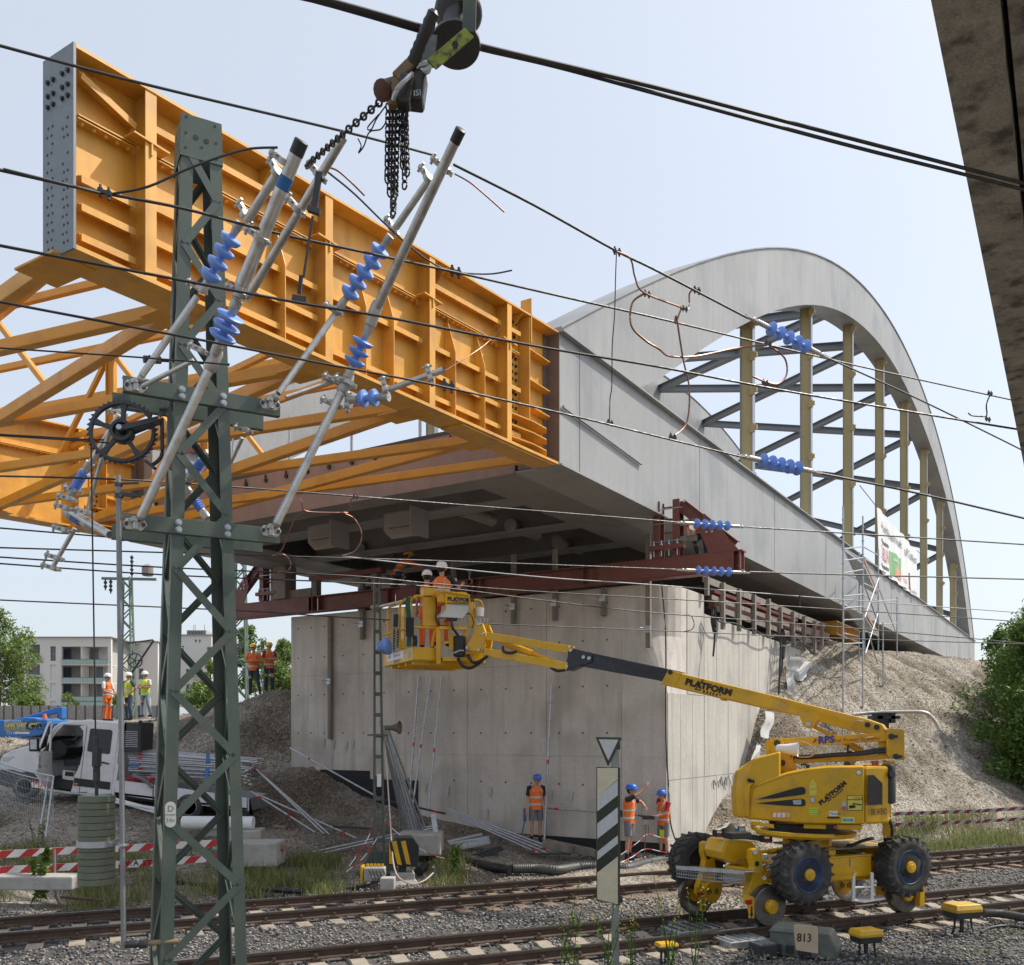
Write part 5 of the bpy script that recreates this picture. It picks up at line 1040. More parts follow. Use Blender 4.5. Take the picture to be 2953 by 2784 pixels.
for k,(r,x,y,Z,s_,lb)in enumerate((('a',565,1040,7.3,.022,'double bolted clamp on the messenger wire left of the mast'),('b',775,1470,9.6,.026,'double bolted clamp on the messenger wire before the girder stiffeners'),('b',1648,1360,10.1,.02,'clamp where the jumper leaves the messenger wire'),('b',1810,1590,10.5,.018,'clamp on the short copper jumper'),('c',205,1570,11,.02,'copper clamp on the messenger wire left of the upper string insulator'),('c',140,1670,11,.016,'small copper clamp under the messenger wire'),('f',75,678,11.1,.02,'clamp at the foot of the hanging copper jumper'),('f',590,170,12,.02,'clamp on the thick wire beside the first hanger'),('f',575,385,12,.02,'clamp on the contact wire beside the first hanger'),('e',735,400,9.4,.028,'long black connector on the contact wire right of the side arm'),('e',1610,600,10.4,.016,'small clamp at the foot of the thin twisted wire'),('e',235,1000,12,.014,'copper clamp on the wire under the bridge end'),('f',1790,440,15.9,.02,'small shackle on the thick wire at the far right'),('f',1778,580,16,.022,'padlock-like shackle on the contact wire at the far right'),('e',850,1405,16.7,.016,'small hook on the bright wire beside the basket'),('f',765,1540,19.8,.016,'small shackle hanging between two wires near the scaffold'))):wclamp(PZ_(r,x,y,Z),s_,lb,k)
wire('short twisted wire linking the two shackles at the far right',[('f',1790,450,15.9),('f',1770,500,15.9),('f',1772,560,16),('f',1740,565,16),('f',1690,560,16),('f',1672,545,16)],4,sm=3)
wire('short curled wire under the small hook beside the basket',[('e',852,1400,16.7),('e',850,1440,16.7),('e',865,1455,16.7),('e',850,1475,16.7)],3,mt=COP)
wire('short wire link between two wires near the scaffold',[('f',765,1540,19.8),('f',760,1570,19.8),('f',762,1600,19.8)],4)
m_=MB();m_.bar(PZ_('d',775,255,9.8),PZ_('d',870,262,9.9),.06,.06);m_.tube(PZ_('d',870,262,9.9),PZ_('d',1240,285,10.2),.016,6);m_.bar(PZ_('d',800,240,9.8),PZ_('d',850,275,9.85),.03,.1,up=(0,1,0));solo(m_,'strainer',DKM,'dark strainer fitting at the end of the thin wire beside the mast','fitting')
# ==== PULLEY, LEVER HOIST AND CHAINS
pt=PZ_('b',790,75,3.25);pb_=PZ_('b',778,235,3.2);ax=(pt-pb_).normalized();Lp=(pt-pb_).length
pu=thing('cable_pulley',pb_,'black cable sheave in a yellow-green painted steel strap hanging on the twin cables','pulley')
Rp=131/1.874/F_PX*3.22;m_=MB();m_.lathe([(-.008,Rp*.75),(-.012,Rp*.99),(.0,Rp),(.012,Rp*.9),(.03,Rp*.62),(Lp*.5,Rp*.56),(Lp-.03,Rp*.62),(Lp-.012,Rp*.9),(Lp,Rp),(Lp+.012,Rp*.99),(Lp+.008,Rp*.75)],pb_,ax,40);m_.build('sheave',mat('sheave_grey',(.045,.046,.05),.45,var=.2,scale=20),pu,smooth=True)
PUY=mat('pulley_green_yellow',(.24,.29,.03),.55,var=.3,scale=30,dirt=(.03,.04,.03),dscale=38,damt=.95);PUG=mat('pulley_grey_green',(.055,.07,.06),.5,var=.25,scale=12,dirt=(.10,.16,.03),dscale=14)
def quadbar(p0,p1,w,t,mt,nm,up):m_=MB();m_.bar(p0,p1,w,t,up=up);return m_.build(nm,mt,pu,bevel=.0015)
vw=Vector((0,1,0));k0,k1,k2=PZ_('b',852,0,3.1),PZ_('b',848,178,3.08),PZ_('b',645,352,3.05)
quadbar(k0-Vector((0,0,0)),k1,.045,.008,PUG,'strap_side',vw);quadbar(k1,k2,.042,.008,PUY,'strap_bottom',(k1-k2).cross(Vector((1,0,0))).normalized()*0+vw)
quadbar(k0,PZ_('b',800,5,3.3),.045,.008,PUG,'strap_top',(0,0,1))
quadbar(PZ_('b',640,205,3.15),PZ_('b',622,350,3.1),.022,.05,PUG,'strap_side',(1,0,0))
m_=MB();p=PZ_('b',775,248,3.04);m_.tube(p,p+Vector((0,-.02,-.012)),.012,6);m_.build('axle_nut',DKM,pu)
ho_=thing('lever_hoist',PZ_('b',450,560,3.1),'worn lever chain hoist with a ribbed handle hooked under the cable pulley','hoist')
def hb(nm,mt,f,**kw):m_=MB();f(m_);return m_.build(nm,mt,ho_,**kw)
HZ_=3.08
hb('handle',BLKP,lambda m_:m_.lathe([(0,.014),(.005,.02)]+[(.01+.012*k,.019+.003*(k%2))for k in range(13)]+[(.172,.02),(.182,.010)],PZ_('b',528,375,HZ_),PZ_('b',585,240,HZ_-.03)-PZ_('b',528,375,HZ_),14),smooth=True)
hb('lever',mat('hoist_gold',(.20,.13,.07),.45,metal=.4,var=.3,scale=20,dirt=(.08,.05,.04),dscale=20),lambda m_:m_.bar(PZ_('b',455,440,HZ_),PZ_('b',535,360,HZ_),.05,.035),bevel=.005)
hb('body',mat('hoist_dark',(.03,.03,.03),.4,var=.3,scale=14),lambda m_:(m_.bar(PZ_('b',560,405,HZ_+.03),PZ_('b',538,575,HZ_+.03),.08,.075,up=vw),m_.bar(PZ_('b',520,420,HZ_),PZ_('b',490,580,HZ_),.05,.06,up=vw)),bevel=.012)
hb('hand_wheel',mat('hoist_red',(.085,.028,.022),.5,var=.3,scale=20),lambda m_:(m_.lathe([(0,.026),(.004,.033),(.016,.033),(.02,.024),(.03,.02),(.045,.03),(.06,.03),(.07,.02)],PZ_('b',372,490,HZ_-.03),PZ_('b',460,480,HZ_+.04)-PZ_('b',372,490,HZ_-.03),14)),smooth=True)
hb('side_plate',MATS['hoist_gold'],lambda m_:m_.bar(PZ_('b',430,430,HZ_),PZ_('b',470,570,HZ_),.07,.04,up=vw),bevel=.01)
hb('guard_bow',GALV,lambda m_:m_.path(catmull([PZ_('b',540,400,HZ_-.03),PZ_('b',500,440,HZ_-.05),PZ_('b',455,490,HZ_-.05),PZ_('b',440,540,HZ_-.03)],5),.008,6))
hb('top_hook',GALV,lambda m_:m_.path(catmull([PZ_('b',560,370,HZ_),PZ_('b',590,350,HZ_),PZ_('b',628,350,HZ_),PZ_('b',625,380,HZ_),PZ_('b',595,388,HZ_)],5),.011,7),smooth=True)
text_mb('ISI',.028,PZ_('b',548,520,HZ_-.035),(1,0,.15),(-.1,0,1),0).build('lettering',GALV,ho_)
def chain_mb(pts,L,w,r):
 m_=MB();pts=[Vector(p)for p in pts];seg=[];
 pos=0;tot=sum((pts[i+1]-pts[i]).length for i in range(len(pts)-1));step=L*.78;k=0
 def at_(s):
  for i in range(len(pts)-1):
   l=(pts[i+1]-pts[i]).length
   if s<=l:return pts[i]+(pts[i+1]-pts[i])*(s/l),(pts[i+1]-pts[i]).normalized()
   s-=l
  return pts[-1],(pts[-1]-pts[-2]).normalized()
 s=L/2
 while s<tot:
  c,d=at_(s);a=d.cross(Vector((0,1,0))).normalized();b_=d.cross(a);ux=(a*.8+b_*.6)if k%2 else(a*.6-b_*.8)
  ring=[c+d*(math.cos(t)*L/2)+ux*(math.sin(t)*w/2)for t in[2*math.pi*j/10 for j in range(11)]]
  m_.path(ring,r,5,cap=False);s+=step;k+=1
 return m_
CH=mat('chain_steel',(.06,.058,.06),.4,metal=.7,var=.25,scale=20)
hg=thing('hanging_chain',PZ_('b',450,560,3.15),'bundle of dark chain loops hanging straight down from the lever hoist','chain')
for k,(x0,x1,y1,dz)in enumerate(((412,405,1000,0),(430,418,1060,.02),(445,435,1165,.0),(462,452,1060,.03),(478,440,1150,.05),(495,488,900,.02),(505,515,960,.0),(500,500,1005,.04))):
 chain_mb([PZ_('b',x0,560,3.12+dz),PZ_('b',(x0+x1)/2,780,3.12+dz),PZ_('b',x1,y1,3.13+dz)],.03,.021,.0034).build('chain_strand',CH,hg)
cm=chain_mb([PZ_('b',375,545,3.1),PZ_('b',180,715,3.3),PZ_('b',0,870,3.6),PZ_('a',1660,900,3.8)],.034,.02,.0042);
solo(cm,'load_chain',CH,'taut load chain running down left from the hoist to the capped tube head','chain',loc=PZ_('b',375,545,3.1))
wire('loose thin binding wire curling below the hoist',[('b',400,570,3.1),('b',350,640,3.1),('b',320,700,3.1),('b',300,690,3.1),('b',360,620,3.1)],4,sm=5)
wire('second loose binding wire hanging left of the chains',[('b',400,660,3.1),('b',370,700,3.1),('b',310,715,3.1),('b',280,790,3.1),('b',250,828,3.1),('b',265,790,3.1),('b',248,750,3.1)],4,sm=5)
# ==== FAR MASTS AND THE SLIM POST
def far_mast(x,yb,yt,Z,w,label,arm=None):
 b_=P((x,yb),Z);tz=P((x,yt),Z).z;b_.z=min(b_.z,hz(b_.x,b_.y));t_=thing('lattice_mast',b_,label,'catenary mast','lattice masts');fr=Frame(b_,(1,.12));h=tz-b_.z
 def hw(z):return w/2*(1-.45*z/h)
 for sx in(-1,1):
  for sy in(-1,1):m_=MB();m_.bar(fr(sx*hw(0),sy*hw(0),-.3),fr(sx*hw(h),sy*hw(h),h),.09,.09);m_.build('leg',MG2,t_)
 z=.1;k=0
 while z<h-.5:
  z2=min(h-.1,z+.75*hw(z)/(w/2)+.1)
  for sy in(-1,1):
   m_=MB();s=1 if k%2 else-1;m_.bar(fr(s*hw(z),sy*hw(z),z),fr(-s*hw(z2),sy*hw(z2),z2),.03,.07);m_.build('lacing_bar',MG2,t_)
   m_=MB();m_.bar(fr(sy*hw(z),s*hw(z),z),fr(sy*hw(z2),-s*hw(z2),z2),.03,.07);m_.build('lacing_bar',MG2,t_)
  z=z2;k+=1
 return t_,fr,h
MG2=mat('far_mast_green',(.13,.19,.15),.6,var=.1,scale=2)
m1,fr1,h1=far_mast(365,2066,1665,55,.85,'distant green lattice mast with insulators between the yellow-vest visitors and the flats')
m_=MB();m_.bar(fr1(-1.4,0,h1-.1),fr1(1.7,0,h1-.1),.2,.14);m_.build('cross_arm',MG2,m1)
for x,y0,y1 in((-1.2,-.8,-.15),(.3,-.0,1.3),(-.9,-1.0,-.15)):m_=MB();m_.lathe([(0,.04)]+[(.1+.12*k,.12 if k%2 else.04)for k in range(int((y1-y0)/.12))]+[(y1-y0,.04)],fr1(x,0,h1+y0),(0,0,1),8);m_.build('post_insulator',DKM,m1)
m_=MB();m_.lathe([(0,.28),(.05,.33),(.55,.33),(.6,.25),(.7,.08)],fr1(1.2,0,h1+.1),(0,0,1),12);m_.build('transformer',mat('transformer_grey',(.22,.19,.18),.6),m1)
m_=MB();m_.tube(P(q('n',880,370),54.5),P(q('n',1025,155),54.5),.06,6);m_.tube(P(q('n',850,175),54.5),P(q('n',1020,152),54.5),.05,6);m_.build('cantilever',DKM,m1)
m_=MB();c=P(q('n',900,290),54.3)
for k in range(20):a,b2=2*math.pi*k/20,2*math.pi*(k+1)/20;m_.bar(c+Vector((math.cos(a)*.42,0,math.sin(a)*.42)),c+Vector((math.cos(b2)*.42,0,math.sin(b2)*.42)),.06,.06)
for k in range(5):a=2*math.pi*k/5;m_.bar(c,c+Vector((math.cos(a)*.42,0,math.sin(a)*.42)),.05,.05)
m_.build('tension_wheel',DKM,m1)
far_mast(692,1990,1600,48,.8,'distant green lattice mast rising behind the orange-vest pair, left of the abutment')
bxp=P((420,2052),53);m_=MB();m_.lathe([(-.6,.28)]+[(.12*k,.28+.012*(k%2))for k in range(7)]+[(.8,.2)],bxp,(0,0,1),14);solo(m_,'balance_weight',CONB,'small stack of distant balance weights behind the third visitor','weights',smooth=True)
sp_=thing('slim_post',onz((1094,2512),-.05),'slim green battened catenary post in front of the abutment wall, left of the basket','post')
pb2=Vector(sp_.location);zt=P((1083,1672),pb2.y).z;fr=Frame(pb2,(1,.3))
for s in(-1,1):
 m_=MB();x0=.135*s;x1=.08*s;L_=zt-pb2.z
 m_.loft([[fr(x0-.045*s,-.05,0),fr(x0,-.05,0),fr(x0,.05,0),fr(x0-.045*s,.05,0)],[fr(x1-.045*s-.06,-.05,L_),fr(x1-.06,-.05,L_),fr(x1-.06,.05,L_),fr(x1-.045*s-.06,.05,L_)]]);m_.build('channel',MG2 if False else GREEN,sp_)
for k in range(14):
 f_=(k+.4)/14;z=L_*f_;xw=.135+(.08-.135)*f_;xo=-.06*f_;m_=MB();m_.fbox(fr,-xw+xo+.01,xw+xo-.01,-.056,-.052,z,z+.09);m_.build('batten_plate',GREEN,sp_)
m_=MB();m_.prism([fr(-.45,-.01,0),fr(.45,-.01,0),fr(.19,-.01,.45),fr(-.19,-.01,.45)],fr.v*.02);m_.fbox(fr,-.5,.5,-.25,.25,-.05,-.001);m_.build('base_plate',GREEN,sp_)
m_=MB();p=P(q('h',362,875),pb2.y-.1);m_.fbox(Frame(p,(1,.3)),-.05,.05,-.01,0,-.15,.15);m_.build('number_plate',WHT,sp_)
lsp=thing('loudspeaker_horn',P(q('h',400,590),pb2.y-.05),'brown horn loudspeaker mounted on the slim post','loudspeaker')
m_=MB();m_.lathe([(0,.05),(.08,.055),(.12,.05),(.2,.07),(.3,.11),(.36,.165),(.365,.155),(.28,.08)],P(q('h',395,592),pb2.y-.05),(1,-.25,.02),16);m_.build('horn',mat('horn_brown',(.10,.085,.065),.5),lsp,smooth=True)
m_=MB();p=P(q('h',300,630),pb2.y-.06);m_.bar(p,P(q('h',412,632),pb2.y-.06),.05,.04);m_.build('bracket',GREEN,lsp)
arm=thing('side_tube',P(q('e',345,1600),pb2.y),'light tube arm between the slim post and the lift basket','tube')
m_=MB();m_.tube(P(q('e',365,1592),22.0),P(q('e',545,1550),20.5),.035,8);m_.build('tube',ALU,arm,smooth=True);m_=MB();m_.ball(P(q('e',348,1597),22),.1,8,6,(1.6,1,.7));m_.build('swivel_head',CAST,arm,smooth=True)
insulator(P(q('e',400,1800),21),P(q('e',372,1812),21.2),2,.14,.05,'pale blue insulator between the slim post and the lift basket')
# ==== ROAD-RAIL LIFT
TFm=TF
lift=thing('boom_lift',TF(3.6,0,0),'yellow road-rail boom lift with big lugged tyres standing on the nearer track','boom lift')
def M3(x,y,v):return TFm.pl(q('m',x,y),v)
def mw(x,y,v):return TFm(*M3(x,y,v))
def lb_(nm,f,mt=MYEL,par=None,**kw):m_=MB();f(m_);return m_.build(nm,mt,par or lift,**kw)
def road_wheel(c,R,w,out):
 cw=TF(*c);ax=TF.v*out;inn=-ax
 prof=[(.0,R*.55),(.004,R*.60),(-.012,R*.70),(-.012,R*.86),(.02,R*.95),(.06,R*.965),(w-.06,R*.965),(w-.02,R*.95),(w+.012,R*.86),(w+.012,R*.7),(w-.004,R*.6),(w,R*.55),(w*.5,R*.5)]
 ty=lb_('tyre',lambda m_:m_.lathe([(a,b_)for a,b_ in prof],cw,inn,44),TYRE,smooth=True)
 lg=MB();n=20;a1=ax.cross(Vector((0,0,1))).normalized();a2=Vector((0,0,1))
 def pp(a,r,d):return cw+(a1*math.cos(a)+a2*math.sin(a))*r+inn*d
 for k in range(n):
  for side in(0,1):
   a=2*math.pi*(k+.5*side)/n;dw=.085
   d0,d1=(-.004,w*.54)if side==0 else(w+.004,w*.46);sk=.20
   pts=[]
   for d,aa in((d0,a),(d0+(d1-d0)*.45,a+sk*.35),(d1,a+sk)):
    pts.append([pp(aa,R*.95,d),pp(aa+dw,R*.95,d),pp(aa+dw*.85,R*1.02,d),pp(aa+dw*.15,R*1.02,d)])
   lg.loft(pts)
   s0=-.008 if side==0 else w+.008;lg.loft([[pp(a,R*.84,s0*1.6 if side==0 else s0+.006),pp(a+dw,R*.84,s0*1.6 if side==0 else s0+.006),pp(a+dw,R*.86,w*.2 if side==0 else w*.8),pp(a,R*.86,w*.2 if side==0 else w*.8)],[pp(a,R*1.0,s0),pp(a+dw,R*1.0,s0),pp(a+dw,R*1.0,w*.2 if side==0 else w*.8),pp(a,R*1.0,w*.2 if side==0 else w*.8)]])
 lg.build('tread_lugs',TYRE,ty,kind='stuff')
 lb_('rim',lambda m_:m_.lathe([(.0,R*.555),(.0,R*.58),(-.006,R*.57),(.015,R*.52),(.10,R*.47),(.11,R*.15),(.13,R*.14),(.135,R*.5),(.02,R*.555)],cw,inn,32),BRIM,ty,smooth=True)
 lb_('hub',lambda m_:(m_.lathe([(.12,R*.20),(-.01,R*.20),(-.03,R*.185),(-.035,R*.10),(-.045,R*.09),(-.045,.001)],cw,inn,24)),MYEL,ty,smooth=True)
for x,y,v,out in((1018,1116,-1.12,-1),(1752,1060,-1.12,-1)):c=M3(x,y,v);road_wheel((c.x,c.y,c.z),.505 if x<1200 else.51,.38,out)
c=M3(230,1020,.80);road_wheel((c.x,1.14,c.z),.50,.38,1)
c2=M3(1752,1060,-1.12);road_wheel((c2.x,1.14,c2.z),.50,.38,1)
def rail_wheel(c,out):
 cw=TF(*c);inn=-TF.v*out;R=.325
 w_=lb_('rail_wheel',lambda m_:m_.lathe([(0,.18),(.0,R-.01),(.01,R),(.10,R),(.105,R+.028),(.13,R+.028),(.135,.2),(.10,.15),(.04,.13)],cw,inn,40),STL,smooth=True)
 lb_('hub',lambda m_:(m_.lathe([(.06,.12),(-.02,.12),(-.06,.115),(-.07,.10),(-.07,.001)],cw,inn,24),m_.box(cw+TF.v*out*.075,(.05,.02,.05),TF.R())),MYEL,w_,smooth=True)
RW={}
for nm,x,y,v,out in(('nf',735,1335,-.755,-1),('ff',205,1258,.62,1),('nr',1722,1262,-.755,-1)):
 c=M3(x,y,v);RW[nm]=(c.x,c.y,.327);rail_wheel((c.x,(.755 if nm=='ff' else c.y),.327),out)
rail_wheel((RW['nr'][0],.755,.327),1)
lb_('chassis',lambda m_:(m_.fbox(TF,M3(760,1000,-.45).x,M3(1640,1000,-.45).x,-.45,.5,.62,.98)),bevel=.03)
lb_('frame_rail',lambda m_:m_.fbox(TF,M3(1150,1130,-.62).x,M3(1480,1130,-.62).x,-.55,.55,.60,.66))
a=M3(1150,1000,-.80);b_=M3(1468,1120,-.80)
lb_('tool_box',lambda m_:m_.fbox(TF,a.x,b_.x,-.80,-.46,b_.z,a.z),bevel=.012);lb_('tool_box_lid',lambda m_:m_.fbox(TF,a.x-.01,b_.x+.01,-.812,-.46,a.z+.004,a.z+.03),bevel=.004)
lb_('latch',lambda m_:m_.fbox(TF,(a.x+b_.x)/2,(a.x+b_.x)/2+.025,-.82,-.80,a.z-.16,a.z-.02),GALV)
for x0,x1 in((790,880),(1660,1760)):lb_('axle',lambda m_:m_.tube(TF(M3(x0+230 if x0<1000 else x0+90,1110,-1).x,-.95,.79),TF(M3(x0+230 if x0<1000 else x0+90,1110,-1).x,.95,.79),.09,14),smooth=True)
lb_('deck_plate',lambda m_:m_.fbox(TF,M3(1060,880,-.5).x,M3(1540,880,-.5).x,-.62,.6,1.16,1.19),mat('lift_deck_brown',(.20,.15,.07),.6))  # deck colour is a brown darker than the machine yellow
lb_('rear_bulkhead',lambda m_:m_.fbox(TF,M3(1480,900,-.5).x,M3(1610,900,-.5).x,-.6,.6,.7,1.17),bevel=.02)
lb_('hydraulic_block',lambda m_:(m_.fbox(TF,M3(1130,900,-.5).x,M3(1180,900,-.5).x,-.6,-.48,.95,1.2),m_.tube(mw(1155,860,-.5),mw(1155,900,-.5),.03,8)),bevel=.01)
def hose(pts,r=.018,mt=BLK,nm='hose'):
 return lb_(nm,lambda m_:m_.path(catmull(pts,6),r,7),mt,smooth=True)
hose([mw(1200,960,-.55),mw(1320,905,-.6),mw(1400,870,-.6),mw(1480,850,-.6)],.03);hose([mw(1190,930,-.5),mw(1290,940,-.62),mw(1400,960,-.6),mw(1490,1000,-.55)],.025);hose([mw(1290,900,-.5),mw(1350,890,-.6),mw(1440,855,-.6)],.022)
hose([mw(860,850,-.4),mw(950,880,-.5),mw(1040,860,-.5),mw(1130,850,-.4)],.02)
lb_('under_body',lambda m_:m_.tube(TF(M3(1000,800,0).x,0,.98),TF(M3(1000,800,0).x,0,1.42),.42,24),MYEL,smooth=True)
cc=M3(985,790,0)
lb_('turntable_ring',lambda m_:m_.lathe([(-.05,.60),(-.05,.84),(0,.86),(.02,.86),(.03,.80),(.03,.6)],TF(cc.x,0,1.42),(0,0,1),48),smooth=True)
lb_('slew_bearing',lambda m_:m_.lathe([(-.02,.55),(-.02,.62),(.14,.62),(.14,.55)],TF(cc.x,0,1.44),(0,0,1),40),BLKP,smooth=True)
g0=[mw(760,765,-.85),mw(640,745,-.6),mw(612,755,-.3),mw(640,785,-.5),mw(760,815,-.85),mw(1060,835,-.95),mw(1200,835,-.9)]
lb_('guard_hoop',lambda m_:m_.loft([[p+Vector((0,0,-.03)),p+Vector((0,0,.03)),p+TF.v*.09+Vector((0,0,.03)),p+TF.v*.09+Vector((0,0,-.03))]for p in catmull(g0,6)]),bevel=.005)
SF=Frame(TF(cc.x,0,0),(.952,-.306));TFm=SF
VN=-.93
prof=[(560,712),(980,748),(1412,752),(1420,752),(1420,330),(1412,327),(1150,330),(1000,346),(850,376),(720,418),(640,455),(600,500)]
def hood(v0,v1,prof,nm,du=0):
 P_=[M3(x,y,v0)for x,y in prof];m_=MB();rings=[]
 cx=sum(p.x for p in P_)/len(P_);cz_=sum(p.z for p in P_)/len(P_)
 for f_,s_ in((0,.965),(.04,.99),(.10,1.0),(.9,1.0),(.96,.99),(1,.965)):
  v=v0+(v1-v0)*f_;rings.append([SF(cx+(p.x-cx)*s_+du,v,cz_+(p.z-cz_)*s_)for p in P_])
 m_.loft(rings);return m_.build(nm,MYEL,lift,smooth=True,bevel=.03)
hn=hood(VN,-.28,prof,'near_hood');hf=hood(.28,.93,prof,'far_hood')
nz=M3(545,480,-.9);nl=M3(560,712,-.9)
def nose_f(m_):
 rings=[]
 for k in range(9):
  a=math.pi*(k/8-.5);v=.90*math.sin(a);fx=math.cos(a)
  u0=M3(560,700,-.93).x
  rings.append([SF(u0-.30*fx**.6,v,nl.z+.02),SF(u0-.32*fx**.6,v,nl.z+.45),SF(u0-.24*fx**.6,v,nl.z+.80),SF(u0+.10,v,nl.z+1.03),SF(u0+.55,v,nl.z+1.16),SF(u0+.55,v,nl.z+.02)])
 m_.loft(rings)
lb_('nose_cover',nose_f,smooth=True,bevel=.03)
lb_('rear_panel',lambda m_:m_.prism([SF(M3(1412,752,-.93).x+.02,-.90,M3(1412,752,-.93).z),SF(M3(1412,752,-.93).x+.42,-.55,M3(1412,752,-.93).z),SF(M3(1412,752,-.93).x+.42,.6,M3(1412,752,-.93).z),SF(M3(1412,752,-.93).x+.02,.6,M3(1412,752,-.93).z)],(0,0,M3(1412,330,-.93).z-M3(1412,752,-.93).z)),bevel=.04)
fz=VN-.004
def onhood(nm,pts,mt,t=.004,v=fz,par=None,**kw):
 return lb_(nm,lambda m_:m_.prism([mw(x,y,v)for x,y in pts],-SF.v*t),mt,par or hn,**kw)
MESH=mat('black_mesh',(.02,.02,.022),.6,var=.5,scale=60)
onhood('vent_grille',[(632,568),(760,530),(930,482),(965,476),(985,488),(990,505),(985,528),(965,534),(760,562)],MESH,.006)
onhood('vent_grille',[(632,596),(800,578),(960,562),(985,572),(990,592),(985,612),(965,619),(800,612)],MESH,.006)
onhood('vent_fitting',[(895,575),(958,568),(958,605),(905,605)],GALV,.008)
onhood('crease_line',[(605,480),(850,392),(1000,362),(1000,366),(850,397),(605,488)],mat('yellow_crease',(.40,.24,.01),.5),.001)
p5=SF(M3(1412,752,-.93).x,0,0)
def onrear(nm,a0,a1,z0,z1,mt,chf=0):
 A=SF(M3(1412,752,-.93).x+.02,-.90,0);B_=SF(M3(1412,752,-.93).x+.42,-.55,0);nn=Vector((B_.y-A.y,-(B_.x-A.x),0)).normalized();nn=nn if nn.y<0 else-nn
 pts=[A.lerp(B_,a0)+nn*.042+Vector((0,0,z0)),A.lerp(B_,a1)+nn*.042+Vector((0,0,z0)),A.lerp(B_,a1)+nn*.042+Vector((0,0,z1-chf)),A.lerp(B_,a0+(a1-a0)*.4)+nn*.042+Vector((0,0,z1)),A.lerp(B_,a0)+nn*.042+Vector((0,0,z1))]
 return lb_(nm,lambda m_:m_.prism(pts,nn*.006),mt),A,B_,nn
zr=M3(1412,610,-.93).z
_rw=onrear('rear_window',.03,.62,zr,M3(1412,392,-.93).z,GLS,.14)
DKP=mat('print_black',(.015,.015,.015),.5,var=.02)
def brand(O,ux,uz,s,par,off=.0):
 nn=Vector(ux).cross(Vector(uz)).normalized()
 text_mb('PLATFORM',s,Vector(O)+nn*off,ux,uz,0,bold=.012*s/.2,sx=1.15).build('lettering',DKP,par)
 ux=Vector(ux).normalized();uz=Vector(uz).normalized();O=Vector(O)+nn*off;m_=MB()
 for(x0,z0,x1,z1)in((1.30,-.34,1.98,1.05),(1.30,-.34,2.05,-.28)):m_.prism([O+ux*(x0*s)+uz*(z0*s),O+ux*(x0*s+.12*s)+uz*(z0*s),O+ux*(x1*s+.12*s)+uz*(z1*s),O+ux*(x1*s)+uz*(z1*s)]if abs(z1-z0)>.2 else[O+ux*(x0*s)+uz*(z0*s),O+ux*(x1*s)+uz*(z0*s),O+ux*(x1*s)+uz*(z0*s+.12*s),O+ux*(x0*s)+uz*(z0*s+.12*s)],nn*.001)
 m_.prism([O+ux*(1.85*s)+uz*(.25*s),O+ux*(1.95*s)+uz*(.25*s),O+ux*(2.05*s)-uz*(.2*s),O+ux*(1.95*s)-uz*(.2*s)],nn*.001);m_.build('logo_mark',DKP,par)
 text_mb('BASKET',s*.42,O+ux*(2.35*s)-uz*(.45*s),ux,uz,.0,spacing=1.7,bold=.006*s/.2).build('lettering',DKP,par)
A1_=mw(1100,612,fz);A2_=mw(1300,445,fz);ud=(A2_-A1_).normalized();brand(A1_-SF.v*.004,ud,SF.v.cross(ud)*-1 if False else ud.cross(SF.v)*-1 if(ud.cross(SF.v)).z<0 else ud.cross(SF.v),(A2_-A1_).length/6.0,hn)
def sticker(x0,y0,x1,y1,mt,txts=(),v=fz,fr_=True):
 s=onhood('sticker',[(x0,y0),(x1,y0),(x1,y1),(x0,y1)],mt,.002)
 for(tx,fx,fy,sz,m2)in txts:
  o=mw(x0+(x1-x0)*fx,y0+(y1-y0)*fy,fz-.004);text_mb(tx,sz,o,SF.u,(0,0,1),0).build('lettering',m2,hn)
SY=mat('sticker_yellow',(.62,.52,.08),.5,var=.03);SW=mat('sticker_white',(.66,.67,.68),.5,var=.03);SB=mat('sticker_blue',(.05,.28,.62),.5,var=.03);SG=mat('sticker_green_yellow',(.50,.66,.08),.5,var=.03);SO=mat('sticker_orange',(.60,.24,.07),.5,var=.03);SLB=mat('sticker_pale_blue',(.22,.45,.62),.5,var=.03)
sticker(1015,628,1083,680,SG,[('Achtung beim',.06,.30,.028,DKP),('Überschreiten des',.04,.60,.024,DKP),('Lichtraumprofils!',.06,.88,.024,DKP)])
sticker(1250,696,1345,740,mat('sticker_pale_yellow',(.65,.62,.12),.5),[])
onhood('arrow_print',[(1256,718),(1276,700),(1276,711),(1318,711),(1318,700),(1340,718),(1318,736),(1318,725),(1276,725),(1276,736)],SB,.0035)
sticker(1160,652,1222,690,SW,[('Notaus',.12,.68,.055,DKP)])
onhood('handle',[(1146,694),(1236,694),(1236,706),(1146,706)],BLKP,.015)
sticker(742,655,882,708,SO,[]);
for k in range(4):onhood('pictogram',[(752+33*k,665),(776+33*k,665),(776+33*k,698),(752+33*k,698)],SW if k!=3 else SY,.0035)
sticker(1290,540,1404,650,DKP,[]);onhood('sticker',[(1294,544),(1400,544),(1400,568),(1294,568)],SY,.0032);onhood('sticker',[(1294,574),(1400,574),(1400,646),(1294,646)],SY,.0032)
text_mb('Ø570 mm',.035,mw(1345,564,fz-.006),SF.u,(0,0,1)).build('lettering',DKP,hn)
lb_('diagram_print',lambda m_:(m_.bar(mw(1305,625,fz-.005),mw(1350,618,fz-.005),.002,.05,up=(0,0,1)),m_.bar(mw(1330,598,fz-.005),mw(1395,608,fz-.005),.002,.02)),DKP,hn)
sticker(1250,586,1285,650,SLB,[]);onhood('pictogram',[(1268,590),(1281,612),(1255,612)],SY,.0035)
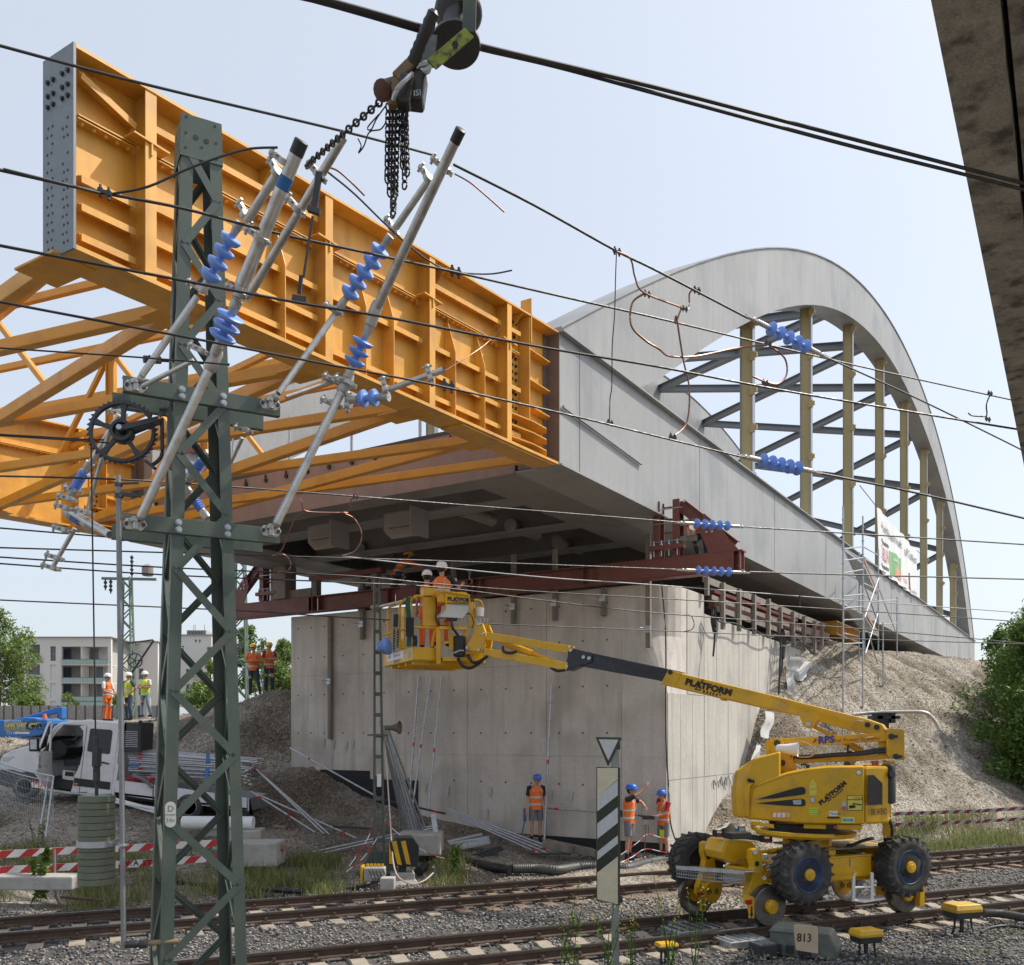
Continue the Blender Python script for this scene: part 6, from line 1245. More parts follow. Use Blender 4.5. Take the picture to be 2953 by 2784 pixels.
lb_('pictogram',lambda m_:m_.tube(mw(1268,632,fz-.002),mw(1268,632,fz-.005),.038,16),mat('sticker_red',(.5,.08,.05),.5),hn)
onhood('sticker',[(1042,418),(1068,456),(1016,456)],SY,.0025);sticker(1015,458,1069,540,SY,[]);onhood('diagram_print',[(1025,500),(1060,488),(1060,491),(1025,503)],DKP,.0035)
for x,y,tx in((1043,572,'18'),(1376,373,'')):
 lb_('round_sticker',lambda m_:m_.tube(mw(x,y,fz),mw(x,y,fz-.002),.046,20),mat('sticker_navy',(.03,.06,.2),.5),hn);lb_('round_sticker',lambda m_:m_.tube(mw(x,y,fz-.002),mw(x,y,fz-.004),.038,20),SW,hn)
 if tx:text_mb(tx,.05,mw(x-9,y+7,fz-.006),SF.u,(0,0,1)).build('lettering',DKP,hn)
_,rA_,rB_,rn_=_rw;rx_=(rB_-rA_).normalized();text_mb('RR 14 EVO',.15,rA_.lerp(rB_,.16)+rn_*.05+Vector((0,0,M3(1446,684,-.93).z)),rx_,(0,0,1),0,sx=.48,bold=.004).build('lettering',DKP,hn)
onhood('side_light_box',[(545,500),(575,455),(610,445),(585,480),(580,690),(552,690)],MYEL,.05,bevel=.01)
lb_('wing_mirror_bracket',lambda m_:(m_.bar(mw(572,430,-.95),mw(612,440,-.9),.05,.05),m_.ball(mw(580,428,-.97),.035)),BLKP)
lb_('exhaust_stack',lambda m_:(m_.lathe([(0,.09),(.02,.12),(.62,.12),(.66,.09)],SF(M3(1590,600,-.5).x,-.45,M3(1590,600,-.5).z),(0,0,1),18),m_.tube(mw(1590,440,-.45),mw(1590,380,-.45),.05,10),m_.tube(mw(1570,400,-.45),mw(1620,385,-.6),.06,10)),BLKP,smooth=True)
lb_('cover_grip',lambda m_:(m_.path(catmull([mw(955,320,-.6),mw(985,312,-.6),mw(1010,335,-.6)],4),.02,6),m_.tube(mw(1005,360,-.7),mw(1005,325,-.7),.03,10),m_.tube(mw(1005,325,-.7),mw(1005,319,-.7),.055,10)),BLKP)
lb_('beacon',lambda m_:m_.lathe([(0,.06),(.05,.055),(.08,.03)],mw(1494,322,-.4),(0,0,1),12),mat('beacon_orange',(.35,.05,.01),.3),smooth=True)
lb_('hydraulic_box',lambda m_:m_.fbox(TF,M3(1365,800,-.8).x,M3(1550,830,-.8).x,-.82,-.6,M3(1500,835,-.8).z,M3(1500,790,-.8).z),BLKP,bevel=.01)
lb_('belly_pan',lambda m_:m_.prism([mw(975,748,-.85),mw(1400,752,-.85),mw(1400,792,-.85),mw(975,780,-.85)],SF.v*1.4),bevel=.01)
onhood('emergency_stop',[(1138,752),(1215,752),(1215,785),(1138,785)],BLKP,.01,v=-.86);lb_('stop_button',lambda m_:m_.tube(mw(1205,770,-.87),mw(1205,770,-.91),.025,12),REDP)
PV=-.12
def plate(nm,pts,v,t,mt=MYEL,**kw):return lb_(nm,lambda m_:m_.prism([mw(x,y,v)for x,y in pts],SF.v*t),mt,bevel=.008,**kw)
plate('turret_plate',[(742,135),(770,120),(810,128),(830,160),(925,330),(925,385),(742,390)],-.28,.04)
plate('turret_plate',[(700,150),(725,128),(770,128),(770,390),(700,405)],.02,.04)
plate('turret_web',[(700,150),(740,135),(740,395),(700,405)],-.20,.2)
TEXR=mat('print_dark_red',(.30,.03,.03),.5,var=.02);TEXB=mat('print_blue',(.03,.05,.28),.5,var=.02)
ul=plate('upper_link',[(795,128),(1575,82),(1578,148),(945,182),(800,184)],-.20,.12)
ll=plate('lower_link',[(880,278),(1600,240),(1600,272),(1360,292),(1340,322),(1275,322),(1268,295),(905,305)],-.20,.12)
plate('upper_link',[(795,128),(1575,82),(1578,148),(800,184)],.12,.10);plate('lower_link',[(880,278),(1600,240),(1600,272),(905,305)],.12,.10)
ang=(mw(1500,118,-.21)-mw(1000,150,-.21)).normalized()
text_mb('RPS',.17,mw(1080,162,-.205),ang,(0,0,1),.002,bold=.008).build('lettering',TEXB,ul);text_mb('Rail Power Systems',.095,mw(1190,156,-.205),ang,(0,0,1),.002).build('lettering',TEXR,ul)
lb_('logo_mark',lambda m_:[m_.prism([mw(1038+8*k,160-8*k,-.205),mw(1050+8*k,160-8*k,-.205),mw(1072,128+10*k,-.205),mw(1062,126+10*k,-.205)],-SF.v*.001)for k in range(3)],TEXR,ul)
lb_('divider_line',lambda m_:m_.prism([mw(1156,108,-.205),mw(1158,108,-.205),mw(1158,166,-.205),mw(1156,166,-.205)],-SF.v*.001),TEXR,ul)
for x,y in((783,160),(820,304),(1290,316)):lb_('pivot_bolt',lambda m_:(m_.tube(mw(x,y,-.285),mw(x,y,-.31),.055,16),m_.tube(mw(x,y,-.31),mw(x,y,-.33),.03,6)),DKM)
kb=plate('knuckle_box',[(1575,62),(1600,52),(1700,58),(1708,70),(1708,285),(1600,270),(1575,240)],-.28,.56)
for x,y in((1612,112),(1645,258)):lb_('pivot_pin',lambda m_:(m_.tube(mw(x,y,-.285),mw(x,y,-.33),.05,14),m_.bar(mw(x,y,-.34),mw(x+45,y,-.34),.03,.05)),DKM)
plate('tower_column',[(1555,285),(1640,300),(1640,340),(1612,350),(1612,840),(1555,840)],-.1,.3)
plate('link_web',[(1520,150),(1570,150),(1570,245),(1520,245)],-.15,.3)
hose([mw(885,250,-.25),mw(980,262,-.27),mw(1200,245,-.27),mw(1370,235,-.27),mw(1480,215,-.27),mw(1570,205,-.27)],.04);hose([mw(885,262,-.29),mw(1100,252,-.3),mw(1370,240,-.3),mw(1570,220,-.3)],.03)
hose([mw(1570,690,-.2),mw(1600,720,-.25),mw(1618,780,-.25),mw(1615,840,-.25)],.028);hose([mw(1300,175,-.3),mw(1295,215,-.32),mw(1320,222,-.3)],.022)
TAN=mat('hose_tan',(.42,.28,.18),.5)
hose([mw(885,155,-.3),mw(960,150,-.33),mw(1030,180,-.33),mw(1055,220,-.33),mw(1030,255,-.33),mw(960,262,-.33),mw(900,250,-.33),mw(890,280,-.33)],.013,TAN)
hose([mw(1480,118,-.24),mw(1430,125,-.27),mw(1425,160,-.27),mw(1450,185,-.27),mw(1500,195,-.25)],.013,TAN)
sh=lb_('horn_speaker',lambda m_:m_.lathe([(0,.05),(.03,.075),(.16,.085),(.20,.09),(.36,.12),(.37,.13),(.36,.115),(.2,.06)],mw(775,200,-.45),mw(940,205,-.5)-mw(775,200,-.45),22),WHT,smooth=True)
Zk=mw(1500,60,-.02).y;kn=P(q('i',1200,600),Zk)
TIPZ=19.6;t_tip=q('h',905,110)
def bz(x):
 x0,x1=q('i',1200,0)[0],t_tip[0];f_=(x-x0)/(x1-x0);return Zk+(TIPZ-Zk)*f_
def bp(r,x,y,dv=0):p=q(r,x,y);return P(p,bz(p[0]))+bn_*dv
_ba=P(q('i',1130,560),bz(q('i',1130,0)[0]));_bb=P(q('i',60,320),bz(q('i',60,0)[0]));bdir=(_bb-_ba).normalized();bn_=bdir.cross(Vector((0,0,1))).normalized();bn_=bn_ if bn_.y>0 else-bn_
bm=lb_('main_boom',lambda m_:m_.prism([bp('i',x,y,-.14)for x,y in((66,284),(600,412),(1130,545),(1210,572),(1232,600),(1230,618),(1150,625),(1060,612),(880,560),(850,545),(640,502),(360,438),(30,360),(26,350))],bn_*.28),bevel=.015)
lb_('boom_lug',lambda m_:m_.prism([bp('i',x,y,-.155)for x,y in((755,500),(850,512),(885,545),(860,560),(845,588),(815,596),(790,580))],bn_*.31),bevel=.01)
lb_('boom_end_collar',lambda m_:m_.prism([bp('i',x,y,-.155)for x,y in((64,280),(140,298),(100,374),(24,358))],bn_*.31),bevel=.01)
lb_('boom_bracket',lambda m_:m_.prism([bp('i',x,y,-.16)for x,y in((345,430),(362,434),(358,446),(345,442))],bn_*.3))
bo_,be_=bp('i',155,358,-.162),bp('i',400,420,-.162);ubv=(be_-bo_).normalized();brand(bo_+Vector((0,0,.005)),ubv,bn_.cross(ubv)if bn_.cross(ubv).z>0 else-bn_.cross(ubv),(be_-bo_).length/5.6,bm,.0)
for x,y in((820,570),(1136,575),(1185,588),(78,292)):lb_('pivot_bolt',lambda m_:m_.tube(bp('i',x,y,-.156),bp('i',x,y,-.185),.045,16),GALV if x==820 else BLKP)
lb_('lift_cylinder',lambda m_:(m_.tube(bp('i',820,575,0),bp('i',930,632,0),.035,10),m_.tube(bp('i',930,632,0),mw(1400,220,0),.06,12)),MYEL,smooth=True)
hose([bp('i',1115,560,-.2),bp('i',1075,555,-.22),bp('i',1055,590,-.22),bp('i',1080,620,-.22),bp('i',1110,610,-.22)],.012,TAN)
lb_('telescope_section',lambda m_:m_.prism([bp('h',x,y,-.10)for x,y in((1470,178),(1874,262),(2010,292),(2010,372),(1874,335),(1450,258))],bn_*.2),NAVY,bevel=.01)
kp=lb_('jib_knuckle',lambda m_:m_.prism([bp('h',x,y,-.14)for x,y in((1405,160),(1470,178),(1530,188),(1530,240),(1450,262),(1400,285),(1378,275),(1395,215))],bn_*.28),NAVY,bevel=.01)
for x,y in((1415,175),(1395,263),(1485,212),(1515,218)):lb_('pivot_bolt',lambda m_:m_.tube(bp('h',x,y,-.145),bp('h',x,y,-.175),.036,12),GALV)
for dv in(-.12,.10):
 lb_('jib_bar',lambda m_:m_.bar(bp('h',965,98,dv),bp('h',1402,170,dv),.08,.16),bevel=.008)
 lb_('jib_bar',lambda m_:m_.bar(bp('h',945,183,dv),bp('h',1395,262,dv),.08,.16),bevel=.008)
lb_('jib_cylinder',lambda m_:(m_.tube(bp('h',1378,265,0),bp('h',1195,190,0),.05,12),m_.tube(bp('h',1195,190,0),bp('h',1040,135,0),.075,12),m_.tube(bp('h',1040,135,0),bp('h',980,100,0),.035,10)),smooth=True)
hose([bp('h',1055,155,-.18),bp('h',1060,180,-.2),bp('h',1090,190,-.2),bp('h',1130,182,-.18)],.028);hose([bp('h',815,220,-.2),bp('h',850,262,-.25),bp('h',900,268,-.25),bp('h',970,210,-.2)],.035);hose([bp('h',870,200,-.2),bp('h',900,240,-.25),bp('h',940,235,-.25),bp('h',975,205,-.2)],.035)
hose([bp('h',1300,265,-.1),bp('h',1340,285,-.15),bp('h',1375,282,-.15),bp('h',1395,275,-.1)],.03)
jh=lb_('jib_head',lambda m_:m_.prism([bp('k',x,y,-.16)for x,y in((970,650),(990,640),(1015,650),(1048,740),(1035,870),(1020,920),(985,922),(862,900),(865,870),(905,810))],bn_*.06),bevel=.006)
lb_('jib_head',lambda m_:m_.prism([bp('k',x,y,.12)for x,y in((970,650),(990,640),(1015,650),(1048,740),(1035,870),(1020,920),(985,922),(862,900),(865,870),(905,810))],bn_*.05),bevel=.006)
for x,y in((994,658),(1027,750),(992,900),(882,880)):lb_('pivot_bolt',lambda m_:m_.tube(bp('k',x,y,-.165),bp('k',x,y,-.2),.036,12),GALV)
TFm=TF
K0=P(q('k',330,990),19.3);KF=Frame(K0,(.91,.41))
def kv(x,y,v=0):return KF.pl(q('k',x,y),v)
def ku(x,y,u=0):return KF.plu(q('k',x,y),u)
KL=ku(50,1050,0).y;KW=kv(1008,1000,0).x
tz=kv(330,866,0).z
pan=lb_('basket_floor_pan',lambda m_:(m_.fbox(KF,0,kv(556,980).x,0,.02,0,tz),m_.fbox(KF,0,.02,.021,KL,0,tz),m_.fbox(KF,.02,KW,KL-.02,KL,0,tz),m_.fbox(KF,0,KW,.0,KL,-.005,.03)),bevel=.01)
lb_('basket_floor_pan',lambda m_:m_.fbox(KF,kv(830,900).x,KW,-.02,.3,-.03,tz-.02),bevel=.03)
for k in range(4):lb_('floor_rib',lambda m_:m_.fbox(KF,.05,KW-.05,.15+k*KL/4.3,.2+k*KL/4.3,-.08,-.006))
def ks(nm,pts,r=.028):return lb_(nm,lambda m_:m_.path(catmull(pts,4),r,8),smooth=True)
def KU(x,y,u=.02):return KF(*ku(x,y,u))
def KV(x,y,v=.02):return KF(*kv(x,y,v))
ks('railing_hoop',[KU(97,915),KU(97,600),KU(100,510),KU(135,478),KU(190,462)]);ks('railing_hoop',[KU(205,890),KU(205,560),KU(210,480),KU(250,425),KU(310,405)])
ks('railing_hoop',[KU(312,865),KU(312,540),KU(315,450),KU(345,395)]);ks('railing_bar',[KU(50,755),KU(170,722),KU(318,680),KV(318,680),KV(440,685),KV(550,690)])
ks('railing_bar',[KV(550,690),KV(520,780),KV(505,868)]);ks('railing_bar',[KU(130,485),KU(225,455)]);ks('railing_bar',[KV(345,392),KV(385,388),KV(430,398)])
lb_('side_panel',lambda m_:m_.prism([KU(210,500),KU(245,490),KU(245,880),KU(210,890)],KF.u*.03),bevel=.005)
lb_('control_panel',lambda m_:m_.prism([KV(425,395),KV(545,400),KV(545,672),KV(425,668)],KF.v*.05),bevel=.01)
lb_('control_box',lambda m_:m_.prism([KV(428,308,-.02),KV(545,312,-.02),KV(545,388,-.02),KV(428,385,-.02)],KF.v*.2),bevel=.01)
cv=lb_('console_cover',lambda m_:m_.loft([[KV(555,345,v_),KV(830,352,v_),KV(860,395,v_),KV(862,465,v_),KV(555,450,v_)]for v_ in(-.25,.1)]),bevel=.03)
brand(KV(655,430,-.262),KF.u,(0,0,1),.105,cv,.0)
lb_('console_rail',lambda m_:m_.path([KV(545,375,-.3),KV(600,340,-.3),KV(860,380,-.3),KV(862,530,-.3)],.022,8),smooth=True);lb_('console_rail',lambda m_:m_.path([KV(640,360,-.3),KV(640,520,-.3)],.016,8))
lb_('console_box',lambda m_:m_.prism([KV(640,465,-.22),KV(858,480,-.22),KV(852,530,-.22),KV(795,600,-.22),KV(575,585,-.22),KV(635,520,-.22)],KF.v*.3),mat('console_grey',(.50,.51,.48),.5),bevel=.01)
lb_('console_plugs',lambda m_:[m_.tube(KV(650+18*k,590,-.2),KV(655+16*k,625,-.2),.02,8)for k in range(6)],BLKP,kind='stuff')
hose([KV(690,610,-.2),KV(700,680,-.22),KV(740,740,-.22),KV(775,800,-.2)],.03);hose([KV(545,400,-.03),KV(550,500,-.04),KV(545,600,-.04),KV(580,670,-.04)],.015);hose([KV(580,668,-.1),KV(680,675,-.12),KV(760,680,-.12)],.014)
hose([KV(825,560,-.1),KV(870,560,-.12),KV(900,640,-.12),KV(880,690,-.12)],.012);hose([KV(660,790,-.15),KV(670,720,-.2),KV(700,700,-.2),KV(720,690,-.2)],.014,TAN);hose([KV(840,830,-.2),KV(860,780,-.22),KV(900,770,-.22),KV(915,810,-.2),KV(905,850,-.2)],.013,TAN)
lb_('mount_frame',lambda m_:(m_.bar(KV(570,685,-.05),KV(570,1030,-.05),.10,.12,up=(0,1,0)),m_.bar(KV(570,690,-.08),KV(830,695,-.08),.12,.07),m_.bar(KV(825,690,-.05),KV(825,960,-.05),.08,.08,up=(0,1,0)),m_.bar(KV(600,985,-.08),KV(830,985,-.08),.12,.08),m_.bar(KV(690,740,-.02),KV(690,900,-.02),.10,.12,up=(0,1,0)),m_.bar(KV(610,830,-.05),KV(720,815,-.05),.06,.06)),bevel=.008)
lb_('rotator',lambda m_:m_.lathe([(0,.10),(.02,.13),(.42,.13),(.44,.10)],KV(765,960,-.12),(0,0,1),20),BLKP,smooth=True)
lb_('rotator_strap',lambda m_:m_.path([KV(715,925,-.26),KV(770,900,-.27),KV(805,905,-.26)],.02,6),GALV)
lb_('rotator_arm',lambda m_:m_.bar(KV(800,910,-.1),bp('k',900,905,0),.12,.14),bevel=.01)
lb_('side_panel',lambda m_:m_.prism([KV(860,435,.05),KV(915,435,.05),KV(915,690,.05),KV(860,690,.05)],KF.v*.04),bevel=.01);ks('railing_hoop',[KV(868,430,.05),KV(955,432,.05),KV(985,500,.05),KV(985,610,.05)])
rs2=lb_('name_plate',lambda m_:m_.prism([KU(88,938,-.004),KU(242,898,-.004),KU(242,970,-.004),KU(88,1010,-.004)],-KF.u*.002),WHT)
text_mb('RPS',.125,KU(98,985,-.008),-KF.v,(0,0,1)).build('lettering',TEXB,rs2);text_mb('Rail Power Systems',.068,KU(148,966,-.008),-KF.v,(0,0,1),spacing=.9).build('lettering',TEXB,rs2)
text_mb('BASKET',.105,KU(148,1020,-.005),-KF.v,(0,0,1),spacing=1.5).build('lettering',DKP,pan)
onk=lb_('sticker',lambda m_:m_.prism([KU(277,905,-.004),KU(298,900,-.004),KU(298,968,-.004),KU(277,973,-.004)],-KF.u*.002),SLB)
lb_('caged_lamp',lambda m_:(m_.lathe([(0,.05),(.02,.09),(.2,.10),(.22,.05)],KV(955,590,.0),(0,0,1),14)),WHT,smooth=True)
lb_('lamp_cage',lambda m_:[m_.path([KV(920,y,-.1),KV(1035,y+8,-.1)],.008,5)for y in(600,622,645)]+[m_.path([KV(x,598,-.1),KV(x,650,-.1)],.008,5)for x in(925,960,1000,1032)],GALV)
sl1=MB();sl1.loft([[KF(*kv(x-22+w,y,-.06))for w in(0,44)]+[KF(*kv(x-22+w,y,-.1))for w in(44,0)]for x,y in((290,400),(275,440),(290,560),(300,700),(290,865))]);solo(sl1,'lifting_sling',mat('sling_green',(.02,.09,.06),.9),'dark green webbing slings draped over the basket rail','sling')
sl1=MB();sl1.loft([[KF(*kv(x-22+w,y,-.05))for w in(0,44)]+[KF(*kv(x-22+w,y,-.09))for w in(44,0)]for x,y in((345,760),(350,820),(345,862))]);
sl1.loft([[KF(*kv(x-38+w,y,-.11))for w in(0,76)]+[KF(*kv(x-38+w,y,-.15))for w in(76,0)]for x,y in((300,590),(300,770))]);solo(sl1,'tool_bag',BLKC,'black tool pouch hanging on the basket rail over green webbing','bag')
ch_=chain_mb([KU(155,690,-.1),KU(150,900,-.1)],.07,.05,.01);ch_2=chain_mb([KU(190,700,-.1),KU(185,880,-.1)],.07,.05,.01);ch_.add(ch_2.v,ch_2.f);ch_.bar(KU(172,560,-.1),KU(165,680,-.1),.1,.06,up=(0,1,0));solo(ch_,'chain_tackle',DKM,'dark chain tackle hanging outside the left basket rail','chain')
def arm_(pts,v,t,nm='guide_arm'):return lb_(nm,lambda m_:m_.prism([mw(x,y,v)for x,y in pts],TF.v*t),bevel=.012)
for side,dx,dy,v in((-1,0,0,-.62),(1,-352,-50,.46)):
 sh_=lambda L:[(x+dx,y+dy)for x,y in L]
 arm_(sh_([(600,935),(625,922),(660,930),(672,960),(678,1020),(690,1100),(690,1200),(645,1250),(600,1270),(560,1262),(575,1220),(600,1150),(612,1060),(598,1000)]),v,.14)
 arm_(sh_([(540,1250),(620,1278),(620,1470),(580,1470),(582,1400),(565,1330),(538,1300)]),v-.16,.03,'guard_plate')
 lb_('marker_light',lambda m_:m_.prism([mw(x+dx,y+dy,v-.165)for x,y in((555,1298),(592,1294),(592,1328),(556,1330))],-TF.v*.03),mat('lens_red',(.35,.01,.01),.2))
 lb_('arrow_print',lambda m_:m_.prism([mw(x+dx,y+dy,v-.163)for x,y in((592,1345),(604,1345),(604,1395),(612,1395),(598,1428),(583,1395),(592,1395))],-TF.v*.002),DKP)
 lb_('rail_scraper',lambda m_:m_.prism([mw(x+dx,y+dy,v-.17)for x,y in((572,1430),(622,1432),(622,1472),(572,1470))],TF.v*.03),BLKP)
 lb_('hydraulic_cylinder',lambda m_:(m_.tube(mw(660+dx,948+dy,v),mw(745+dx,945+dy,v+.1),.028,10),m_.tube(mw(725+dx,948+dy,v+.08),mw(830+dx,935+dy,v+.2),.05,12)),MYEL if side<0 else GALV,smooth=True)
 lb_('pivot_bolt',lambda m_:m_.tube(mw(622+dx,950+dy,v-.005),mw(622+dx,950+dy,v-.04),.04,12),GALV)
 lb_('lettering_disc',lambda m_:m_.lathe([(0,.038),(.001,.045),(.002,.045),(.003,.038)],mw(637+dx,1035+dy,v-.001),-TF.v,20),DKP)
 text_mb('1',.06,mw(632+dx,1043+dy,v-.004),TF.u,(0,0,1)).build('lettering',DKP,lift)
lb_('brake_drum',lambda m_:m_.lathe([(0,.17),(.02,.19),(.12,.19),(.14,.15)],mw(318,1240,.38),TF.v,22),smooth=True)
lb_('brake_drum',lambda m_:m_.lathe([(0,.15),(.02,.17),(.12,.17),(.14,.13)],mw(1283,1195,.35),TF.v,22),smooth=True)
for(x,y,v)in((318,1240,.375),(1283,1195,.345)):
 for k in range(3):
  for s in(-1,1):lb_('vent_slot',lambda m_:m_.path([mw(x+s*(10+10*k)*1.0,y-(14+9*k),v),mw(x+s*(14+11*k)*1.1,y,v),mw(x+s*(10+10*k),y+(10+6*k),v)],.008,4),DKP)
arm_([(270,1180),(330,1150),(388,1165),(385,1240),(340,1320),(300,1300),(270,1240)],.40,.1,'gear_case')
fb=lb_('axle_cradle',lambda m_:m_.prism([mw(x,y,-.2)for x,y in((378,950),(405,870),(430,860),(600,872),(622,900),(560,990),(600,1050),(560,1062),(400,1005))],TF.v*.5),bevel=.015)
lb_('axle_cradle',lambda m_:m_.bar(mw(420,1100,0),mw(640,1140,-.5),.2,.3),bevel=.02);lb_('cradle_pin',lambda m_:m_.tube(mw(508,1022,-.2),mw(508,1022,-.24),.05,4),mat('cradle_brown',(.22,.12,.06),.5));lb_('rib_plate',lambda m_:(m_.prism([mw(x,y,-.24)for x,y in((378,950),(405,870),(425,875),(400,990))],TF.v*.03),m_.prism([mw(x,y,-.24)for x,y in((600,1045),(560,995),(600,900),(625,905))],TF.v*.03)))
lb_('light_bar',lambda m_:m_.bar(mw(368,815,-.1),mw(700,855,-.5),.05,.09),BLKP,bevel=.008)
for x0,y0 in((342,800),(688,840)):
 v=-.1 if x0<500 else-.55;lb_('tail_lamp',lambda m_:m_.prism([mw(x0,y0-8,v-.05),mw(x0+62,y0-2,v-.05),mw(x0+62,y0+45,v-.05),mw(x0,y0+42,v-.05)],TF.v*.12),BLKP,bevel=.008);lb_('lamp_lens',lambda m_:m_.prism([mw(x0+4,y0+22,v-.052),mw(x0+36,y0+24,v-.052),mw(x0+36,y0+40,v-.052),mw(x0+4,y0+38,v-.052)],-TF.v*.006),MATS['lens_red']);lb_('lamp_lens',lambda m_:m_.prism([mw(x0+4,y0-2,v-.052),mw(x0+36,y0,v-.052),mw(x0+36,y0+14,v-.052),mw(x0+4,y0+12,v-.052)],-TF.v*.006),WHT)
wl=lb_('work_lamp',lambda m_:m_.box(mw(525,793,-.3),(.12,.08,.13)),BLKP,bevel=.012);lb_('lamp_lens',lambda m_:m_.box(mw(522,793,-.3)+Vector((-.0,-.045,0)),(.09,.01,.10)),GALV,wl)
lb_('bracket',lambda m_:m_.bar(mw(478,790,-.3),mw(500,815,-.3),.05,.07),mat('bracket_blue',(.03,.08,.25),.5))
def tray(m_):
 x0,y0,x1,y1=55,1060,548,1105
 for k in range(4):f_=k/3;m_.path([mw(x0,y0+f_*70,.35),mw(340,1090+f_*75,-.3),mw(x1,y1+f_*72,-.75)],.008,4)
 for k in range(30):f_=k/29;x=x0+(x1-x0)*f_;v=.35-1.1*f_;ya=y0+(y1-y0)*f_;m_.path([mw(x,ya,v),mw(x,ya+72,v)],.005,4)
tr=lb_('wire_tray',tray,GALV,kind='stuff')
lb_('tray_rim',lambda m_:(m_.bar(mw(52,1062,.35),mw(548,1100,-.75),.03,.06),m_.prism([mw(55,1060,.35),mw(548,1098,-.75),mw(548,1098,-.75)+TF.u*.35-TF.v*.0,mw(55,1060,.35)+TF.u*.35],(0,0,-.005))),GALV)
lb_('water_bottle',lambda m_:m_.lathe([(0,.05),(.2,.05),(.24,.02),(.27,.02)],mw(400,1140,-.35),TF.u-TF.v*1.2,10),mat('clear_plastic',(.45,.47,.5),.15),tr,smooth=True)
onp=lb_('warning_plate',lambda m_:m_.prism([mw(676,1100,-.63),mw(706,1100,-.63),mw(706,1180,-.63),mw(676,1180,-.63)],-TF.v*.01),MYEL);lb_('warning_disc',lambda m_:m_.tube(mw(688,1138,-.645),mw(688,1138,-.65),.035,14),SW,onp);text_mb('L',.045,mw(684,1144,-.655),TF.u,(0,0,1)).build('lettering',DKP,onp);lb_('marker_light',lambda m_:m_.tube(mw(685,1105,-.645),mw(685,1105,-.67),.02,10),MATS['lens_red'])
for k,(x,y)in enumerate(((705,1065),(725,1040),(712,1085),(740,1000),(676,1050),(690,1000))):lb_('fitting',lambda m_:(m_.tube(mw(x,y,-.62),mw(x+25,y-12,-.66),.022,8)),GALV)
arm_([(1522,1200),(1600,1215),(1610,1300),(1530,1270)],-.6,.1,'guard_plate');arm_([(1835,1180),(1855,1200),(1855,1345),(1818,1345),(1820,1260)],-.9,.12,'guard_plate')
st=lb_('step_frame',lambda m_:(m_.bar(mw(1336,1105,-.95),mw(1336,1295,-.95),.05,.05,up=(0,1,0)),m_.bar(mw(1470,1100,-.95),mw(1470,1290,-.95),.05,.05,up=(0,1,0)),m_.bar(mw(1345,1207,-.95),mw(1462,1203,-.95),.04,.025),m_.prism([mw(1323,1295,-.95),mw(1330,1275,-.75),mw(1470,1268,-.75)+TF.u*.25,mw(1568,1282,-.95),mw(1420,1306,-1.05)],(0,0,-.03))),WHT,bevel=.004)
lb_('step_bracket',lambda m_:(m_.bar(mw(1150,1140,-.8),mw(1330,1130,-.95),.04,.08),m_.bar(mw(1330,1120,-.95),mw(1350,1095,-.95),.05,.05)),bevel=.006)
rb=MB();rb.path(catmull([P(q('i',1045,520),17.6),P(q('i',1160,510),17.6),P(q('i',1310,505),17.5),P(q('i',1430,508),17.4),P(q('i',1475,535),17.4),P(q('i',1508,580),17.4),P(q('i',1512,602),17.4)],6),.035,10);solo(rb,'guide_bar',ALU,'bent bright tube resting above the lift turret and pointing right','tube',smooth=True)
rb=MB();rb.box(P(q('i',1215,535),17.5),(.5,.3,.06));rb.box(P(q('i',1215,555),17.5),(.12,.2,.28));rb.box(P(q('i',1180,540),17.5),(.1,.3,.16));rb.box(P(q('i',1250,540),17.5),(.08,.3,.18));solo(rb,'clamp_block',BLKP,'black clamp block under the bent tube on top of the lift','clamp')
# ==== PEOPLE
def skin_mesh(J,E,name,mt,parent):
 names=list(J);me=bpy.data.meshes.new('s');me.from_pydata([J[n][0]for n in names],[(names.index(a),names.index(b))for a,b in E],[]);o=bpy.data.objects.new('s',me);COL.objects.link(o)
 md=o.modifiers.new('skin','SKIN');sv=me.skin_vertices[0].data if me.skin_vertices else None
 if sv is None:bpy.context.view_layer.update();sv=me.skin_vertices[0].data
 for i,n in enumerate(names):sv[i].radius=(J[n][1],J[n][1]);sv[i].use_root=(i==0)
 md.use_smooth_shade=True;o.modifiers.new('sub','SUBSURF').levels=1
 m2=bpy.data.meshes.new_from_object(o.evaluated_get(bpy.context.evaluated_depsgraph_get()));m2.materials.clear();m2.materials.append(mt);m2.name=name
 for p in m2.polygons:p.material_index=0
 bpy.data.objects.remove(o);ob=bpy.data.objects.new(name,m2);COL.objects.link(ob);ob.parent=parent;m2.shade_smooth();return ob
